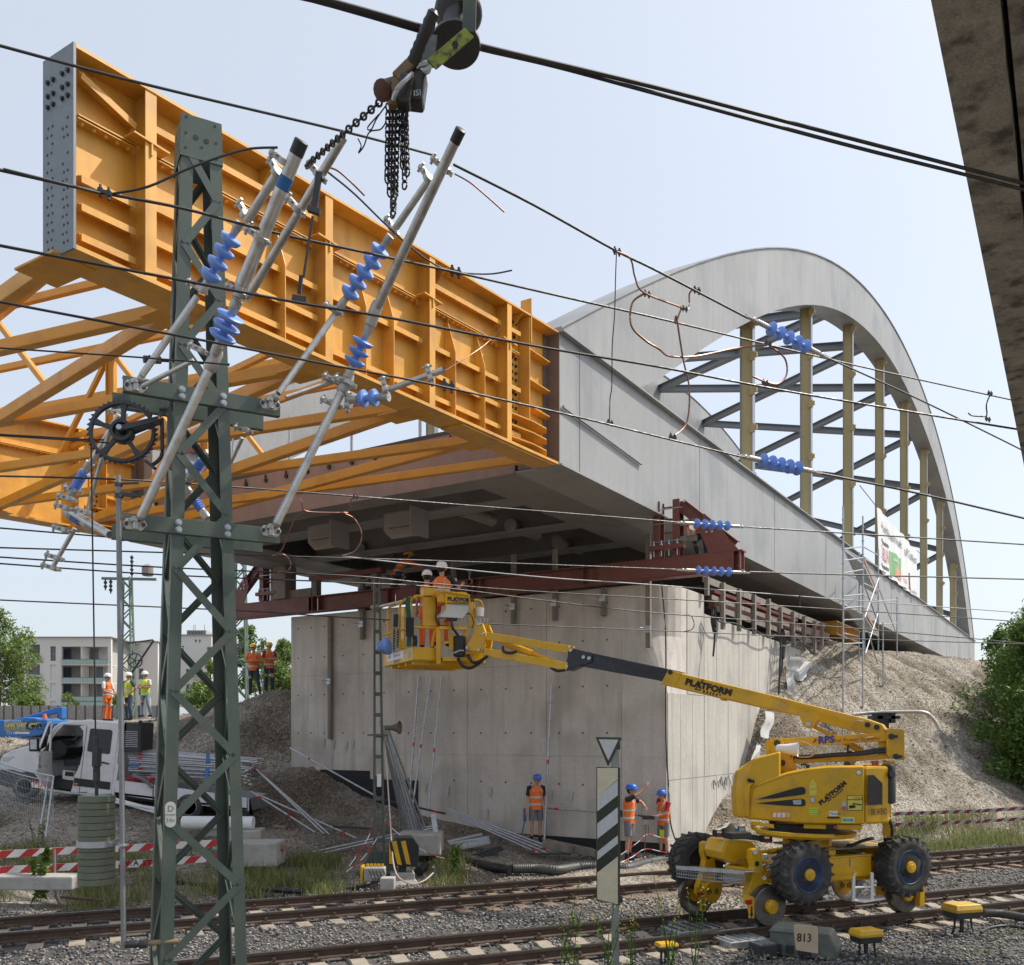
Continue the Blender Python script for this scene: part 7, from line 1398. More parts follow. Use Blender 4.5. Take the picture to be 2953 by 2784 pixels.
def person(p,rz,label,h=1.78,arms=None,legs=None,top=BLKC,vest=None,sleeve='short',leg=JEAN,shorts=False,helmet=HBLUE,lean=0.0,head=(0,0),hunch=0,gloves=False,stripes=True,boots=BLKC,knee=None,sit=0):
 r=bpy.data.objects.new('person',None);COL.objects.link(r);tag(r,label,'person');r.location=p;r.rotation_euler=(0,0,rz);s=h/1.78;r.scale=(s,s,s)
 def B(nm,m_,mt,par=None,**kw):kw.setdefault('smooth',True);return m_.build(nm,mt,par or r,**kw)
 V=Vector;ly=-lean;hx,hy=head
 PEL=V((0,0,.95-sit));CH=V((0,ly*.7,1.32-sit-hunch*.1));NK=V((0,ly,1.49-sit-hunch*.2));HD=V((hx*.05,ly-.03-hy*.06,1.635-sit-hunch*.24-abs(hy)*.02))
 a=dict(Ls=V((-.185,ly*.95,1.425-sit-hunch*.18)),Rs=V((.185,ly*.95,1.425-sit-hunch*.18)),Le=V((-.235,ly+.03,1.14-sit)),Re=V((.235,ly+.03,1.14-sit)),Lw=V((-.235,ly-.08,.90-sit)),Rw=V((.235,ly-.08,.90-sit)))
 for k,v in(arms or{}).items():a[k]=V(v)
 l=dict(Lh=V((-.095,0,.90-sit)),Rh=V((.095,0,.90-sit)),Lk=V((-.11,-.02,.50)),Rk=V((.11,-.02,.50)),La=V((-.115,.02,.09)),Ra=V((.115,.02,.09)))
 for k,v in(legs or{}).items():l[k]=V(v)
 J={'pel':(PEL,.10),'ch':(CH,.115),'nk':(NK,.052),'jaw':(HD+V((0,.01,-.07)),.06),'hd':(HD+V((0,.015,.0)),.088),'tp':(HD+V((0,.02,.06)),.07)}
 E=[('pel','ch'),('ch','nk'),('nk','jaw'),('jaw','hd'),('hd','tp')]
 for S in 'LR':
  sx=-1 if S=='L' else 1
  J[S+'s']=(a[S+'s'],.055);J[S+'e']=(a[S+'e'],.041);J[S+'w']=(a[S+'w'],.027);d=(a[S+'w']-a[S+'e']).normalized();pc=a[S+'w']+d*.065;J[S+'p']=(pc,.03)
  E+=[('ch',S+'s'),(S+'s',S+'e'),(S+'e',S+'w'),(S+'w',S+'p')];sd=d.cross(V((0,1,.2))).normalized();nn=sd.cross(d)
  for k,(o_,L_)in enumerate(((-.03,.065),(-.01,.078),(.01,.074),(.028,.058))):
   m1=pc+d*.03+sd*o_;m2=m1+d*L_*.6+nn*.012;m3=m2+d*L_*.3+nn*.022
   for q_,pt_,rr in(('a',m1,.0095),('b',m2,.009),('c',m3,.008)):J[f'{S}f{k}{q_}']=(pt_,rr)
   E+=[(S+'p',f'{S}f{k}a'),(f'{S}f{k}a',f'{S}f{k}b'),(f'{S}f{k}b',f'{S}f{k}c')]
  J[S+'t1']=(pc-d*.02-sd*.035*sx,.011);J[S+'t2']=(pc+d*.03-sd*.055*sx,.010);E+=[(S+'p',S+'t1'),(S+'t1',S+'t2')]
  J[S+'h']=(l[S+'h'],.085);J[S+'k']=(l[S+'k'],.056);J[S+'c']=(l[S+'k'].lerp(l[S+'a'],.35)+V((0,.02,0)),.055);J[S+'a']=(l[S+'a'],.036)
  E+=[('pel',S+'h'),(S+'h',S+'k'),(S+'k',S+'c'),(S+'c',S+'a')]
 body=skin_mesh(J,E,'body',SKIN,r)
 f=MB();f.ball(HD+V((0,-.082,-.005)),.014,6,5,(.8,1.3,1.4));B('nose',f,SKIN)
 for sx in(-1,1):f=MB();f.ball(HD+V((.03*sx,-.074,.022)),.009,6,4);B('eye',f,BLKC);f=MB();f.ball(HD+V((.085*sx,.01,0)),.022,6,5,(.5,.9,1.4));B('ear',f,SKIN)
 f=MB();f.box(HD+V((0,-.079,-.045)),(.045,.008,.009));B('mouth',f,REDC)
 f=MB();f.ball(HD+V((0,.03,.02)),.098,10,8,(.92,1,.95));f.v=[v if v.y>HD.y+.0 or v.z>HD.z+.06 else V((v.x,HD.y+.0,v.z))for v in f.v];B('hair',f,HAIR)
 if helmet:
  f=MB();c=HD+V((0,.015,.055));f.loft([[c+V((math.cos(t)*.118*w,math.sin(t)*.142*w,z))for t in[2*math.pi*k/20 for k in range(20)]]for w,z in((1.02,-.012),(1.04,.0),(1,.02),(.95,.055),(.8,.092),(.5,.118),(.1,.128))]);ho=B('helmet',f,helmet)
  f=MB();f.prism([c+V((-.09,-.105,-.012)),c+V((-.06,-.185,-.022)),c+V((.06,-.185,-.022)),c+V((.09,-.105,-.012)),c+V((.1,-.02,-.01)),c+V((-.1,-.02,-.01))],(0,0,.01));B('helmet_peak',f,helmet,ho)
 def ring(c,rx,ry,n=16):return[c+V((math.cos(2*math.pi*k/n)*rx,math.sin(2*math.pi*k/n)*ry,0))for k in range(n)]
 def sp(t):return PEL.lerp(CH,t)if t<=1 else CH.lerp(NK,t-1)
 def torso(e,t0=-.2):return[(sp(t0),.165+e,.115+e),(sp(.2),.158+e,.112+e),(sp(.6),.165+e,.115+e),(sp(1.0),.188+e,.122+e),(sp(1.35),.192+e,.108+e),(sp(1.65),.15+e,.085+e),(sp(1.9),.075+e,.065+e)]
 f=MB();f.loft([ring(c,x,y)for c,x,y in torso(0)]);B('shirt',f,top)
 for S in 'LR':
  e_=a[S+'s'].lerp(a[S+'e'],.72)if sleeve=='short' else a[S+'e'];pts=[a[S+'s']+V((.05 if S=='L' else-.05,0,.01)),a[S+'s'],a[S+'s'].lerp(e_,.5),e_];rr=[.07,.072,.064,.058]
  if sleeve=='long':pts.append(a[S+'e'].lerp(a[S+'w'],.9));rr.append(.042)
  f=MB();f.path(pts,rr,12);B('sleeve',f,vest if(sleeve=='long' and vest is ORG and top is ORG)else top)
 if vest:
  f=MB();T=torso(.016,-.28);f.loft([ring(c,x,y)for c,x,y in T[:6]]+[ring(T[6][0],.08,.07)]);vo=B('vest',f,vest)
  if stripes:
   for t in(.12,.62):
    c=sp(t);f=MB();f.loft([ring(c+V((0,0,z)),.185 if z==0 else.183,.135)for z in(-.026,.026)],cap=False);B('reflective_band',f,REFL,vo,smooth=False)
   for sx in(-1,1):f=MB();f.path([sp(.65)+V((sx*.10,-.132,0)),sp(1.1)+V((sx*.10,-.138,0)),sp(1.55)+V((sx*.11,-.105,0)),sp(1.72)+V((sx*.10,-.0,.03)),sp(1.5)+V((sx*.1,.105,0)),sp(.7)+V((sx*.09,.13,0))],.012,4);B('reflective_band',f,REFL,vo)
 kn=.55 if shorts else 1
 f=MB();f.loft([ring(c,x,y)for c,x,y in((PEL+V((0,0,-.13)),.13,.10),(PEL+V((0,0,-.08)),.17,.12),(PEL+V((0,0,.04)),.165,.118))]);B('waist',f,leg)
 for S in 'LR':
  H_,K_,A_=l[S+'h'],l[S+'k'],l[S+'a'];f=MB()
  if shorts:f.path([H_+V((0,0,.02)),H_.lerp(K_,.4),H_.lerp(K_,.86)],[.095,.095,.092],12)
  else:f.path([H_+V((0,0,.02)),H_.lerp(K_,.45),K_,K_.lerp(A_,.45)+V((0,.015,0)),A_+V((0,0,-.01))],[.096,.088,.07,.066,.058],12)
  B('trouser_leg',f,leg)
  f=MB();f.path([A_+V((0,.04,-.035)),A_+V((0,0,-.045)),A_+V((0,-.08,-.055)),A_+V((0,-.16,-.06)),A_+V((0,-.19,-.062))],[.04,.048,.045,.04,.02],10);f.tube(A_+V((0,0,-.05)),A_+V((0,0,.06)),.05,10);B('boot',f,boots)
  if gloves:d=(a[S+'w']-a[S+'e']).normalized();f=MB();f.ball(a[S+'w']+d*.07,.05,8,6,(.9,.8,1.1));B('glove',f,BLKC)
 return r
def gp_(r,x,y,Z):v=P(q(r,x,y),Z);return v
CROSS=dict(Le=(-.25,-.06,1.17),Re=(.25,-.06,1.17),Lw=(.06,-.22,1.20),Rw=(-.06,-.24,1.14))
hips=dict(Le=(-.34,.06,1.18),Re=(.34,.06,1.18),Lw=(-.2,-.06,1.02),Rw=(.2,-.06,1.02))
def feet(r,x,y,z):return onz(q(r,x,y),z)
f0=P(q('h',1210,1205),24.9);person(f0,.25,'worker in blue helmet, orange vest and grey shorts standing alone by the wall',1.80,vest=ORG,leg=GRYC,shorts=True,head=(.3,.9),arms=dict(Lw=(-.27,-.06,.86),Rw=(.24,-.12,.92)))
m_=MB();m_.tube(f0+Vector((-.30,-.1,.55)),f0+Vector((-.42,-.15,.08)),.018,6);m_.tube(f0+Vector((-.30,-.1,.9)),f0+Vector((-.30,-.1,.55)),.045,8);solo(m_,'hand_tool',mat('tool_blue',(.05,.12,.22),.5),'grey-blue hand tool held down beside the lone worker','tool')
f1_=feet('w',955,1330,.03);person(f1_,1.15,'worker in blue helmet and orange vest steadying an upright tube, partly behind the striped board',1.86,vest=ORG,leg=GRYC,shorts=True,head=(0,.7),arms=dict(Re=(.30,-.22,1.35),Rw=(.12,-.36,1.25),Le=(-.1,-.25,1.55),Lw=(.02,-.38,1.72)),gloves=False)
f2_=feet('w',1400,1300,.03);rr_=person(f2_,-1.0,'worker in blue helmet, orange vest and red shirt with one arm raised',1.70,top=REDC,vest=ORG,leg=GRYC,shorts=True,head=(0,.8),arms=dict(Le=(-.30,.10,1.62),Lw=(-.28,.06,1.88),Re=(.22,-.12,1.16),Rw=(.08,-.38,1.10)))
m_=MB();m_.box((.05,-.1,.62),(.16,.02,.22));m_.build('knee_patch',HIYEL,rr_)
m_=MB();p=feet('w',1400,1300,.03)+Vector((-.42,-.25,1.02));m_.box(p,(.30,.1,.1));m_.tube(p+Vector((-.15,0,.04)),p+Vector((-.26,0,.06)),.03,8);solo(m_,'power_tool',DKM,'grey tool held low by the worker with the raised arm','tool')
def onramp(r,x,yh,yf,hm):
 a,b_=q(r,x,yh),q(r,x,yf);Z=F_PX*hm/(b_[1]-a[1]);p=P(b_,Z);return p
def mound(p):return Vector((p.x,p.y,hz(p.x,p.y)+.02))
def visitor(r,x,yh,yf,hm,*a,**k):
 p=onramp(r,x,yh,yf,hm+.07)
 p.z=max(min(p.z,hz(p.x,p.y)+.03),p.z);pads.append(Vector(p));return person(p,*a,h=hm,**k)
pads=[]
visitor('n',715,367,693,1.80,1.2,'visitor in white helmet, orange vest and orange trousers at the left end of the group',top=WHC,vest=ORG,leg=ORG,helmet=HWHT,arms=dict(Lw=(-.05,-.32,1.02),Rw=(.1,-.34,1.05),Le=(-.25,-.08,1.13),Re=(.25,-.08,1.13)))
visitor('n',858,360,686,1.84,-.5,'visitor in yellow vest and dark shirt with a camera, half behind the guide pole',top=mat('shirt_slate',(.05,.07,.09),.9),vest=HIYEL,leg=JEAN,helmet=HWHT,arms=hips,legs=dict(Ra=(.28,-.12,.09),Rk=(.17,-.1,.5)))
visitor('n',968,353,665,1.80,-.15,'visitor in yellow vest, sunglasses and pale jeans with folded arms',top=WHC,vest=HIYEL,leg=JEANL,helmet=HWHT,arms=CROSS,legs=dict(Ra=(.26,-.05,.09),Rk=(.17,-.08,.5)))
visitor('n',1690,170,515,1.82,.1,'man in orange jacket and yellow helmet with folded arms on the ramp',top=ORG,vest=ORG,sleeve='long',leg=JEAN,helmet=HYEL,arms=CROSS,legs=dict(Ra=(.24,-.05,.09),Rk=(.16,-.08,.5)))
visitor('n',1795,160,498,1.80,.5,'man in orange vest over red shirt nearest the abutment on the ramp',top=REDC,vest=ORG,leg=JEAN,helmet=HYEL,arms=CROSS)
visitor('n',1510,325,480,1.80,0,'person in orange half hidden behind the lattice mast',top=ORG,vest=ORG,sleeve='long',leg=JEAN,helmet=HWHT)if False else None
p=BF(-.2,8.7,ZB1);person(p,1.7,'crouching worker in a yellow helmet bending over the raised red girder',1.75,top=ORG,vest=ORG,sleeve='long',helmet=HYEL,sit=.45,lean=.30,hunch=.6,head=(0,1),legs=dict(Lk=(-.16,-.32,.40),Rk=(.16,-.30,.40),La=(-.13,.05,.09),Ra=(.13,.05,.09)),arms=dict(Le=(-.2,-.5,.78),Re=(.2,-.5,.78),Lw=(-.1,-.7,.70),Rw=(.1,-.7,.70)))
p=BF(.25,-.85,ZB1);person(p,-.6,'worker in orange bending down behind the raking strut of the right tower',1.75,top=ORG,vest=ORG,sleeve='long',helmet=None,sit=.3,lean=.32,hunch=.9,head=(0,1),legs=dict(Lk=(-.14,-.2,.45),Rk=(.14,-.2,.45)),arms=dict(Le=(-.2,-.55,.85),Re=(.2,-.55,.85),Lw=(-.1,-.7,.62),Rw=(.1,-.7,.62)))
m_=MB();m_.fbox(BF,-.1,.6,-1.6,-.45,ZB1-.06,ZB1-.005);solo(m_,'timber_board',WOOD,'timber board under the worker behind the raking strut','timber')
for k,z in enumerate((.35,.75)):m_=MB();m_.fbox(BF,-.45,-.38,-.95,-.42,ZB1+z,ZB1+z+.14);solo(m_,'timber_block',WOOD,['lower timber block jammed behind the right raking strut','upper timber block jammed behind the right raking strut'][k],'timber')
fz_=K0.z+.06
pk=P(q('k',600,600),20.0);pk.z=fz_+.30;person(pk,math.pi*.92,'basket worker in front, white helmet and orange vest, seen from behind',1.80,vest=ORG,leg=ORG,helmet=HWHT,head=(0,-.3),arms=dict(Le=(-.3,-.2,1.25),Lw=(-.3,-.42,1.35),Re=(.3,-.1,1.2),Rw=(.35,-.35,1.30)))
pk=P(q('k',462,600),20.5);pk.z=fz_+.28;person(pk,math.pi*1.05,'basket worker on the left, white helmet lower than his mate, black harness',1.72,vest=ORG,leg=ORG,helmet=HWHT,arms=dict(Le=(-.28,-.1,1.2),Lw=(-.3,-.3,1.05)))
m_=MB();m_.tube(KF(1.0,.9,tz+1.0-K0.z*0),KF(1.0,.9,tz+1.0),.001)if False else None
tA,tB=P(q('k',640,325),20.6),P(q('k',722,235),20.9);m_.tube(tA,tB,.06,12);solo(m_,'loose_tube',ALU,'short bright tube with a dark end held up in the basket','tube',smooth=True)
m_=MB();m_.tube(P(q('k',20,488),20.6),P(q('k',330,415),20.2),.035,8);solo(m_,'loose_tube',ALU,'thin bright tube laid across the left basket rail','tube',smooth=True)
m_=MB();m_.lathe([(0,.05),(.03,.17),(.10,.2),(.16,.18),(.2,.06)],P(q('k',45,870),20.4),(1,0,.25),16);solo(m_,'blue_bell',BLU,'pale blue bell insulator hanging outside the basket','insulator',smooth=True)
# ==== BACKGROUND BUILDINGS
FAC=mat('render_facade',(.60,.58,.55),.9,var=.04,scale=.2,fine=.0);BGL=mat('balcony_glass',(.26,.36,.34),.25,var=.05,scale=.3);WGL=mat('window_glass',(.09,.11,.13),.15,var=.3,scale=.3);SHU=mat('shutter_white',(.55,.56,.57),.7,var=.04);LOG=mat('loggia_wall',(.40,.385,.36),.9,var=.05,scale=.3)
def bx_(nm,x0,y0,x1,y1,Y,d,mt,par,r='n'):
 a,b_=P(q(r,x0,y1),Y),P(q(r,x1,y0),Y);m_=MB();m_.box(((a.x+b_.x)/2,Y+d/2,(a.z+b_.z)/2),(b_.x-a.x,abs(d),b_.z-a.z));return m_.build(nm,mt,par)
def facade(name,label,x0,y0,x1,y1,Y,cols,holes,extra=None):
 """wall built from strips around real window and loggia openings"""
 b=thing(name,P(q('n',(x0+x1)/2,y1),Y),label,'building')
 xs=sorted({x0,x1,*[h[0]for h in holes],*[h[2]for h in holes]});ys=sorted({y0,y1,*[h[1]for h in holes],*[h[3]for h in holes]})
 w=MB()
 for i in range(len(xs)-1):
  j=0
  while j<len(ys)-1:
   if any(h[0]<(xs[i]+xs[i+1])/2<h[2]and h[1]<(ys[j]+ys[j+1])/2<h[3]for h in holes):j+=1;continue
   k=j
   while k<len(ys)-1 and not any(h[0]<(xs[i]+xs[i+1])/2<h[2]and h[1]<(ys[k]+ys[k+1])/2<h[3]for h in holes):k+=1
   a,c=P(q('n',xs[i],ys[k]),Y),P(q('n',xs[i+1],ys[j]),Y);w.box(((a.x+c.x)/2,Y+.2,(a.z+c.z)/2),(c.x-a.x,.4,c.z-a.z));j=k
 w.build('wall',FAC,b);bk=bx_('rear_wall',x0,y0+2,x1,y1,Y+2.2,6,LOG,b);bx_('roof',x0-4,y0-5,x1+3,y0-.5,Y-.3,9,mat('roof_edge',(.25,.25,.25),.7),b)
 for h in holes:
  kind=h[4]
  if kind=='loggia':
   fr_=bx_('balcony_front',h[0]-2,h[3]-36,h[2]+3,h[3]-6,Y-.35,.08,BGL,b);n=max(2,int((h[2]-h[0])/22))
   for k in range(n+1):bx_('balcony_joint',h[0]-2+(h[2]-h[0]+4)*k/n,h[3]-36,h[0]-1+(h[2]-h[0]+4)*k/n,h[3]-6,Y-.38,.02,SHU,fr_)
   bx_('balcony_slab',h[0]-3,h[3]-6,h[2]+3,h[3]+1,Y-.3,2.4,FAC,b);bx_('balcony_rail',h[0]-2,h[3]-39,h[2]+3,h[3]-37,Y-.38,.06,DKM,fr_)
   for wx0,wx1 in h[5]:wo=bx_('window',wx0,h[1]+14,wx1,h[3]-8,Y+2.05,.1,SHU,b);bx_('pane',wx0+2,h[1]+16,(wx0+wx1)/2-1,h[3]-10,Y+2.0,.04,WGL,wo);bx_('pane',(wx0+wx1)/2+1,h[1]+16,wx1-2,h[3]-10,Y+2.0,.04,WGL,wo)
   for px in h[6]:bx_('partition',px,h[1],px+8,h[3]-5,Y+.1,2.0,FAC,b)
  elif kind=='window':wo=bx_('window',h[0],h[1],h[2],h[3],Y+.25,.1,SHU,b);bx_('pane',h[0]+3,h[1]+3,h[2]-3,(h[1]+h[3])/2,Y+.2,.04,WGL,wo);bx_('pane',h[0]+3,(h[1]+h[3])/2+3,h[2]-3,h[3]-3,Y+.2,.04,WGL,wo)
  else:bx_('shutter',h[0],h[1],h[2],h[3],Y+.15,.1,SHU,b)
 return b
H1=[]
for k,(y0,y1)in enumerate(((183,297),(316,418),(430,544),(555,600))):
 H1.append((182,y0,266,y1,'loggia',[(182,200)],[]));H1.append((410,y0+14 if k==0 else y0,718,y1+22 if k<3 else y1,'loggia',[(412,477),(568,600),(640,690)]if k else[(412,477),(600,660)],[538]))
for y0,y1,t_ in((195,293,'window'),(317,415,'shutter'),(440,538,'shutter'),(560,600,'shutter')):H1.append((335,y0,372,y1,t_))
facade('apartment_building','long pale grey block of flats with glass balconies behind the gabion wall',90,135,740,600,110,None,H1)
H2=[(870,225,895,310,'shutter'),(922,228,956,320,'shutter'),(924,342,956,420,'window'),(870,345,895,420,'window'),(924,440,956,520,'window'),(780,230,800,300,'window')]
facade('apartment_building','plain side wing of the pale block of flats behind the visitors',738,165,1052,600,118,None,H2)
H3=[(1282,345,1350,412,'loggia',[(1284,1320)],[]),(1282,432,1350,506,'loggia',[(1284,1320)],[]),(1210,192,1226,222,'window'),(1210,250,1226,278,'window'),(1380,200,1404,228,'window'),(1240,346,1260,416,'window'),(1240,450,1260,506,'window'),(1244,530,1260,560,'window'),(1300,150,1312,170,'window'),(1326,150,1338,170,'window')]
facade('apartment_building','taller pale building with dark balconies seen through the lattice mast',1195,120,1410,600,135,None,H3)
pb3=thing('roof_parapet',P(q('n',1310,120),137),'ribbed grey roof superstructure with thin aerials seen through the mast','roof structure')
bx_('screen',1245,88,1375,118,137,6,mat('screen_grey',(.33,.34,.35),.6),pb3)
for k in range(12):bx_('rib',1250+k*10,88,1252+k*10,118,136.8,.1,DKM,pb3)
for x in(1290,1362,1300):bx_('aerial',x,50,x+1.5,90,137,.1,DKM,pb3)
facade('flat_building','low grey building edge far behind the orange-vest men',1838,250,1900,420,120,None,[(1850,285,1895,300,'shutter')])
gb=thing('gabion_wall',P((200,2080),58),'low wall of stone-filled wire baskets along the far side of the site','wall')
GAB=mat('gabion_stone',(.30,.28,.26),.95,var=.3,scale=9,bump=.8,bscale=9,dirt=(.12,.11,.10),dscale=14,damt=.8)
for k in range(20):
 a,b_=P((-40+26*k,2076),58),P((-40+26*k+25,2038),58);m_=MB();m_.box(((a.x+b_.x)/2,58.4,(a.z+b_.z)/2-.2),(b_.x-a.x,.8,b_.z-a.z+.5));m_.build('gabion_basket',GAB,gb)
 m_=MB();m_.tube((b_.x+.01,57.97,a.z-.4),(b_.x+.01,57.97,b_.z+.08),.03,5);m_.build('wire_post',DKM,gb)
def leaf_mat(name,c0,c1):
 m=bpy.data.materials.new(name);m.use_nodes=True;nt=m.node_tree;N=nt.nodes;L=nt.links;bs=N['Principled BSDF'];bs.inputs['Roughness'].default_value=.55
 at=N.new('ShaderNodeAttribute');at.attribute_name='rnd';r=N.new('ShaderNodeValToRGB');L.new(at.outputs['Fac'],r.inputs[0]);e=r.color_ramp.elements;e[0].color=(*c0,1);e[1].color=(*c1,1)
 L.new(r.outputs[0],bs.inputs['Base Color']);tr=N.new('ShaderNodeBsdfTranslucent');L.new(r.outputs[0],tr.inputs[0]);mx=N.new('ShaderNodeMixShader');mx.inputs[0].default_value=.35
 L.new(bs.outputs[0],mx.inputs[1]);L.new(tr.outputs[0],mx.inputs[2]);L.new(mx.outputs[0],N['Material Output'].inputs[0]);return m
LF1=leaf_mat('poplar_leaf',(.07,.13,.025),(.24,.33,.08));LF2=leaf_mat('bush_leaf',(.045,.10,.018),(.20,.31,.06));GRS=leaf_mat('grass_blade',(.11,.14,.04),(.32,.33,.13));WEED=leaf_mat('weed_leaf',(.06,.13,.02),(.2,.28,.05));BARK=mat('bark',(.12,.10,.08),.9,var=.3,scale=4)
def quads(name,C,size,mt,parent=None,up=.0,elong=1.6,kind=None):
 n=len(C);nrm=rs.normal(size=(n,3));nrm[:,2]+=up;nrm/=np.linalg.norm(nrm,axis=1)[:,None];t=np.cross(nrm,rs.normal(size=(n,3)));t/=np.linalg.norm(t,axis=1)[:,None];b=np.cross(nrm,t)
 s=(size*rs.uniform(.6,1.3,n))[:,None];v=np.stack([C-t*s*elong,C-b*s*.6+nrm*s*.15,C+t*s*elong,C+b*s*.6+nrm*s*.15],1)
 me=bpy.data.meshes.new(name);me.vertices.add(n*4);me.vertices.foreach_set('co',v.ravel());me.loops.add(n*4);me.loops.foreach_set('vertex_index',np.arange(n*4));me.polygons.add(n);me.polygons.foreach_set('loop_start',np.arange(n)*4);me.update(calc_edges=True)
 a=me.attributes.new('rnd','FLOAT','POINT');a.data.foreach_set('value',np.repeat(np.clip(rs.normal(.5,.25,n),0,1),4));me.materials.append(mt);o=bpy.data.objects.new(name,me);COL.objects.link(o)
 if parent is not None:o.parent=parent;o.location=-Vector(parent['_loc'])
 if kind:o['kind']=kind
 return o
def tree(p,h,w,label,nclump=26,per=170,leaf=.13,mt=None,name='tree',trunk=.12,low=.15,cat='tree',group=None,narrow=1.0):
 p=Vector(p);t_=thing(name,p,label,cat,group);m_=MB();rr=random.Random(int(p.x*31+p.y*7));L_=[]
 m_.path([p+Vector((0,0,-.3)),p+Vector((.03*h,0,h*.35)),p+Vector((0,.02*h,h*.7)),p+Vector((.01*h,0,h*.93))],[trunk,trunk*.75,trunk*.4,trunk*.12],7)
 for k in range(nclump):
  f_=low+(1-low)*((k+.5)/nclump);wz=w/2*math.sin(math.pi*min(1,(f_-low)/(1-low)*.88+.12))**.7*rr.uniform(.55,1.1)*narrow;a=rr.uniform(0,6.28);c=p+Vector((math.cos(a)*wz*rr.uniform(.2,1),math.sin(a)*wz*rr.uniform(.2,1),h*f_));L_.append((c,w*.5*rr.uniform(.22,.42)))
  m_.path([p+Vector((0,0,h*f_*.7)),p.lerp(c,.5)+Vector((0,0,h*f_*.28)),c],[trunk*.3,trunk*.2,trunk*.06],5)
 m_.build('trunk',BARK,t_);C=[]
 for c,r_ in L_:
  d=rs.normal(size=(per,3));d/=np.linalg.norm(d,axis=1)[:,None];C.append(np.array(c)+d*(r_*rs.uniform(.15,1.05,(per,1))**.5)*np.array([1,1,.85]))
 quads('crown',np.concatenate(C),leaf,mt or LF1,t_,up=.4);return t_
def treep(r,x,yt,Z,yb,w,label,n,per,leaf,mt=None,name='tree',cat='tree',**kw):
 p=P(q(r,x,yb),Z);tree(p,P(q(r,x,yt),Z).z-p.z,w,label,n,per,leaf,mt,name,cat=cat,**kw)
treep('n',-10,-40,66,650,4.6,'tall poplar with loose light green foliage at the left edge',34,130,.085)
treep('n',135,105,68,650,4.6,'broad light green tree in front of the flats, right of the tall poplar',30,110,.085)
treep('n',200,540,64,640,3,'low green bush at the foot of the flats',16,140,.08,name='shrub',cat='shrub')
treep('n',462,515,64,640,1.5,'small sapling before the lower balconies of the flats',10,60,.06,name='shrub',cat='shrub')
treep('n',775,530,62,640,1.4,'small dark shrub behind the visitor with the camera',10,70,.06,name='shrub',cat='shrub')
treep('n',1365,440,60,620,3,'sunny green shrub seen through the lattice mast',22,110,.075,name='shrub',cat='shrub')
treep('n',1400,300,66,620,1.8,'tall shrub beside the lattice mast leg',20,80,.08)
treep('n',1650,75,62,560,2.6,'slender tree rising left of the orange-vest men',34,110,.085)
treep('n',1755,150,64,560,1.6,'thin young tree between the orange-vest men and the abutment',16,70,.07)
treep('n',1890,165,58,540,2.6,'leafy tree touching the left edge of the abutment',30,110,.08)
treep('n',1860,330,56,540,3.4,'dense low greenery behind the orange-vest men',26,130,.075,name='shrub',cat='shrub')
BG='bushes growing up the right-hand slope'
for k,(r,x,y,Z,yt,w_,lb)in enumerate((('i',2130,560,37,-15,6.2,'large leafy bush with long shoots at the right edge on the slope'),('i',2190,300,40,-110,6,'dense dark bush at the right edge behind the large one'),('i',2080,760,35,330,4.6,'lower bush hanging down the slope at the right edge'),('i',1850,220,43,60,2.6,'bright top bush beside the end of the bridge'),('i',2010,330,40,40,4,'bush of long bright shoots at the top of the slope'))):
 p=P(q(r,x,y),Z);p.z=hz(p.x,p.y)-.1;top=P(q('i',x,yt),Z).z
 tree(p,top-p.z,w_,lb,[90,60,50,20,44][k],[420,380,300,170,240][k],.062,LF2,'bush',.08,-.02,'bush',BG)
def blades(name,pts,h,mt,n=5,spread=.12,kind='stuff',lean=.35):
 pts=np.repeat(np.asarray(pts),n,0);m=len(pts);b=pts+np.concatenate([rs.normal(size=(m,2))*spread,np.zeros((m,1))],1);H=h*rs.uniform(.35,1.15,m)[:,None];a=rs.uniform(0,6.28,m);dx=np.stack([np.cos(a),np.sin(a),np.zeros(m)],1)*.006*(1+h)
 tip=b+np.concatenate([rs.normal(size=(m,2))*lean,np.ones((m,1))],1)*H;mid=b*.45+tip*.55;mid[:,2]+=H[:,0]*.10
 v=np.stack([b-dx,b+dx,mid+dx*.8,mid-dx*.8,tip],1);me=bpy.data.meshes.new(name);me.vertices.add(m*5);me.vertices.foreach_set('co',v.ravel())
 ix=(np.arange(m)*5)[:,None]+np.array([[0,1,2,3,3,2,4]]);me.loops.add(m*7);me.loops.foreach_set('vertex_index',ix.ravel());me.polygons.add(m*2);ls=np.stack([np.arange(m)*7,np.arange(m)*7+4],1).ravel();me.polygons.foreach_set('loop_start',ls);me.update(calc_edges=True)
 at=me.attributes.new('rnd','FLOAT','POINT');at.data.foreach_set('value',np.repeat(rs.uniform(0,1,m),5));me.materials.append(mt);o=bpy.data.objects.new(name,me);COL.objects.link(o);o['kind']=kind;return o
def patch(quad,n,z=None):
 A=[onz(q(*p),.0)for p in quad];s,t=rs.uniform(size=n),rs.uniform(size=n);X=[]
 for i in range(n):
  a=A[0].lerp(A[1],s[i]);b_=A[3].lerp(A[2],s[i]);p=a.lerp(b_,t[i]);X.append((p.x,p.y))
 X=np.array(X);keep=(np.sin(X[:,0]*2.3)*np.cos(X[:,1]*3.1)+.5*np.sin(X[:,0]*5.7+X[:,1]))>-.05;X=X[keep];zz=hts(X[:,0],X[:,1]);X=X[zz<.42];zz=zz[zz<.42]
 return np.concatenate([X,zz[:,None]],1)
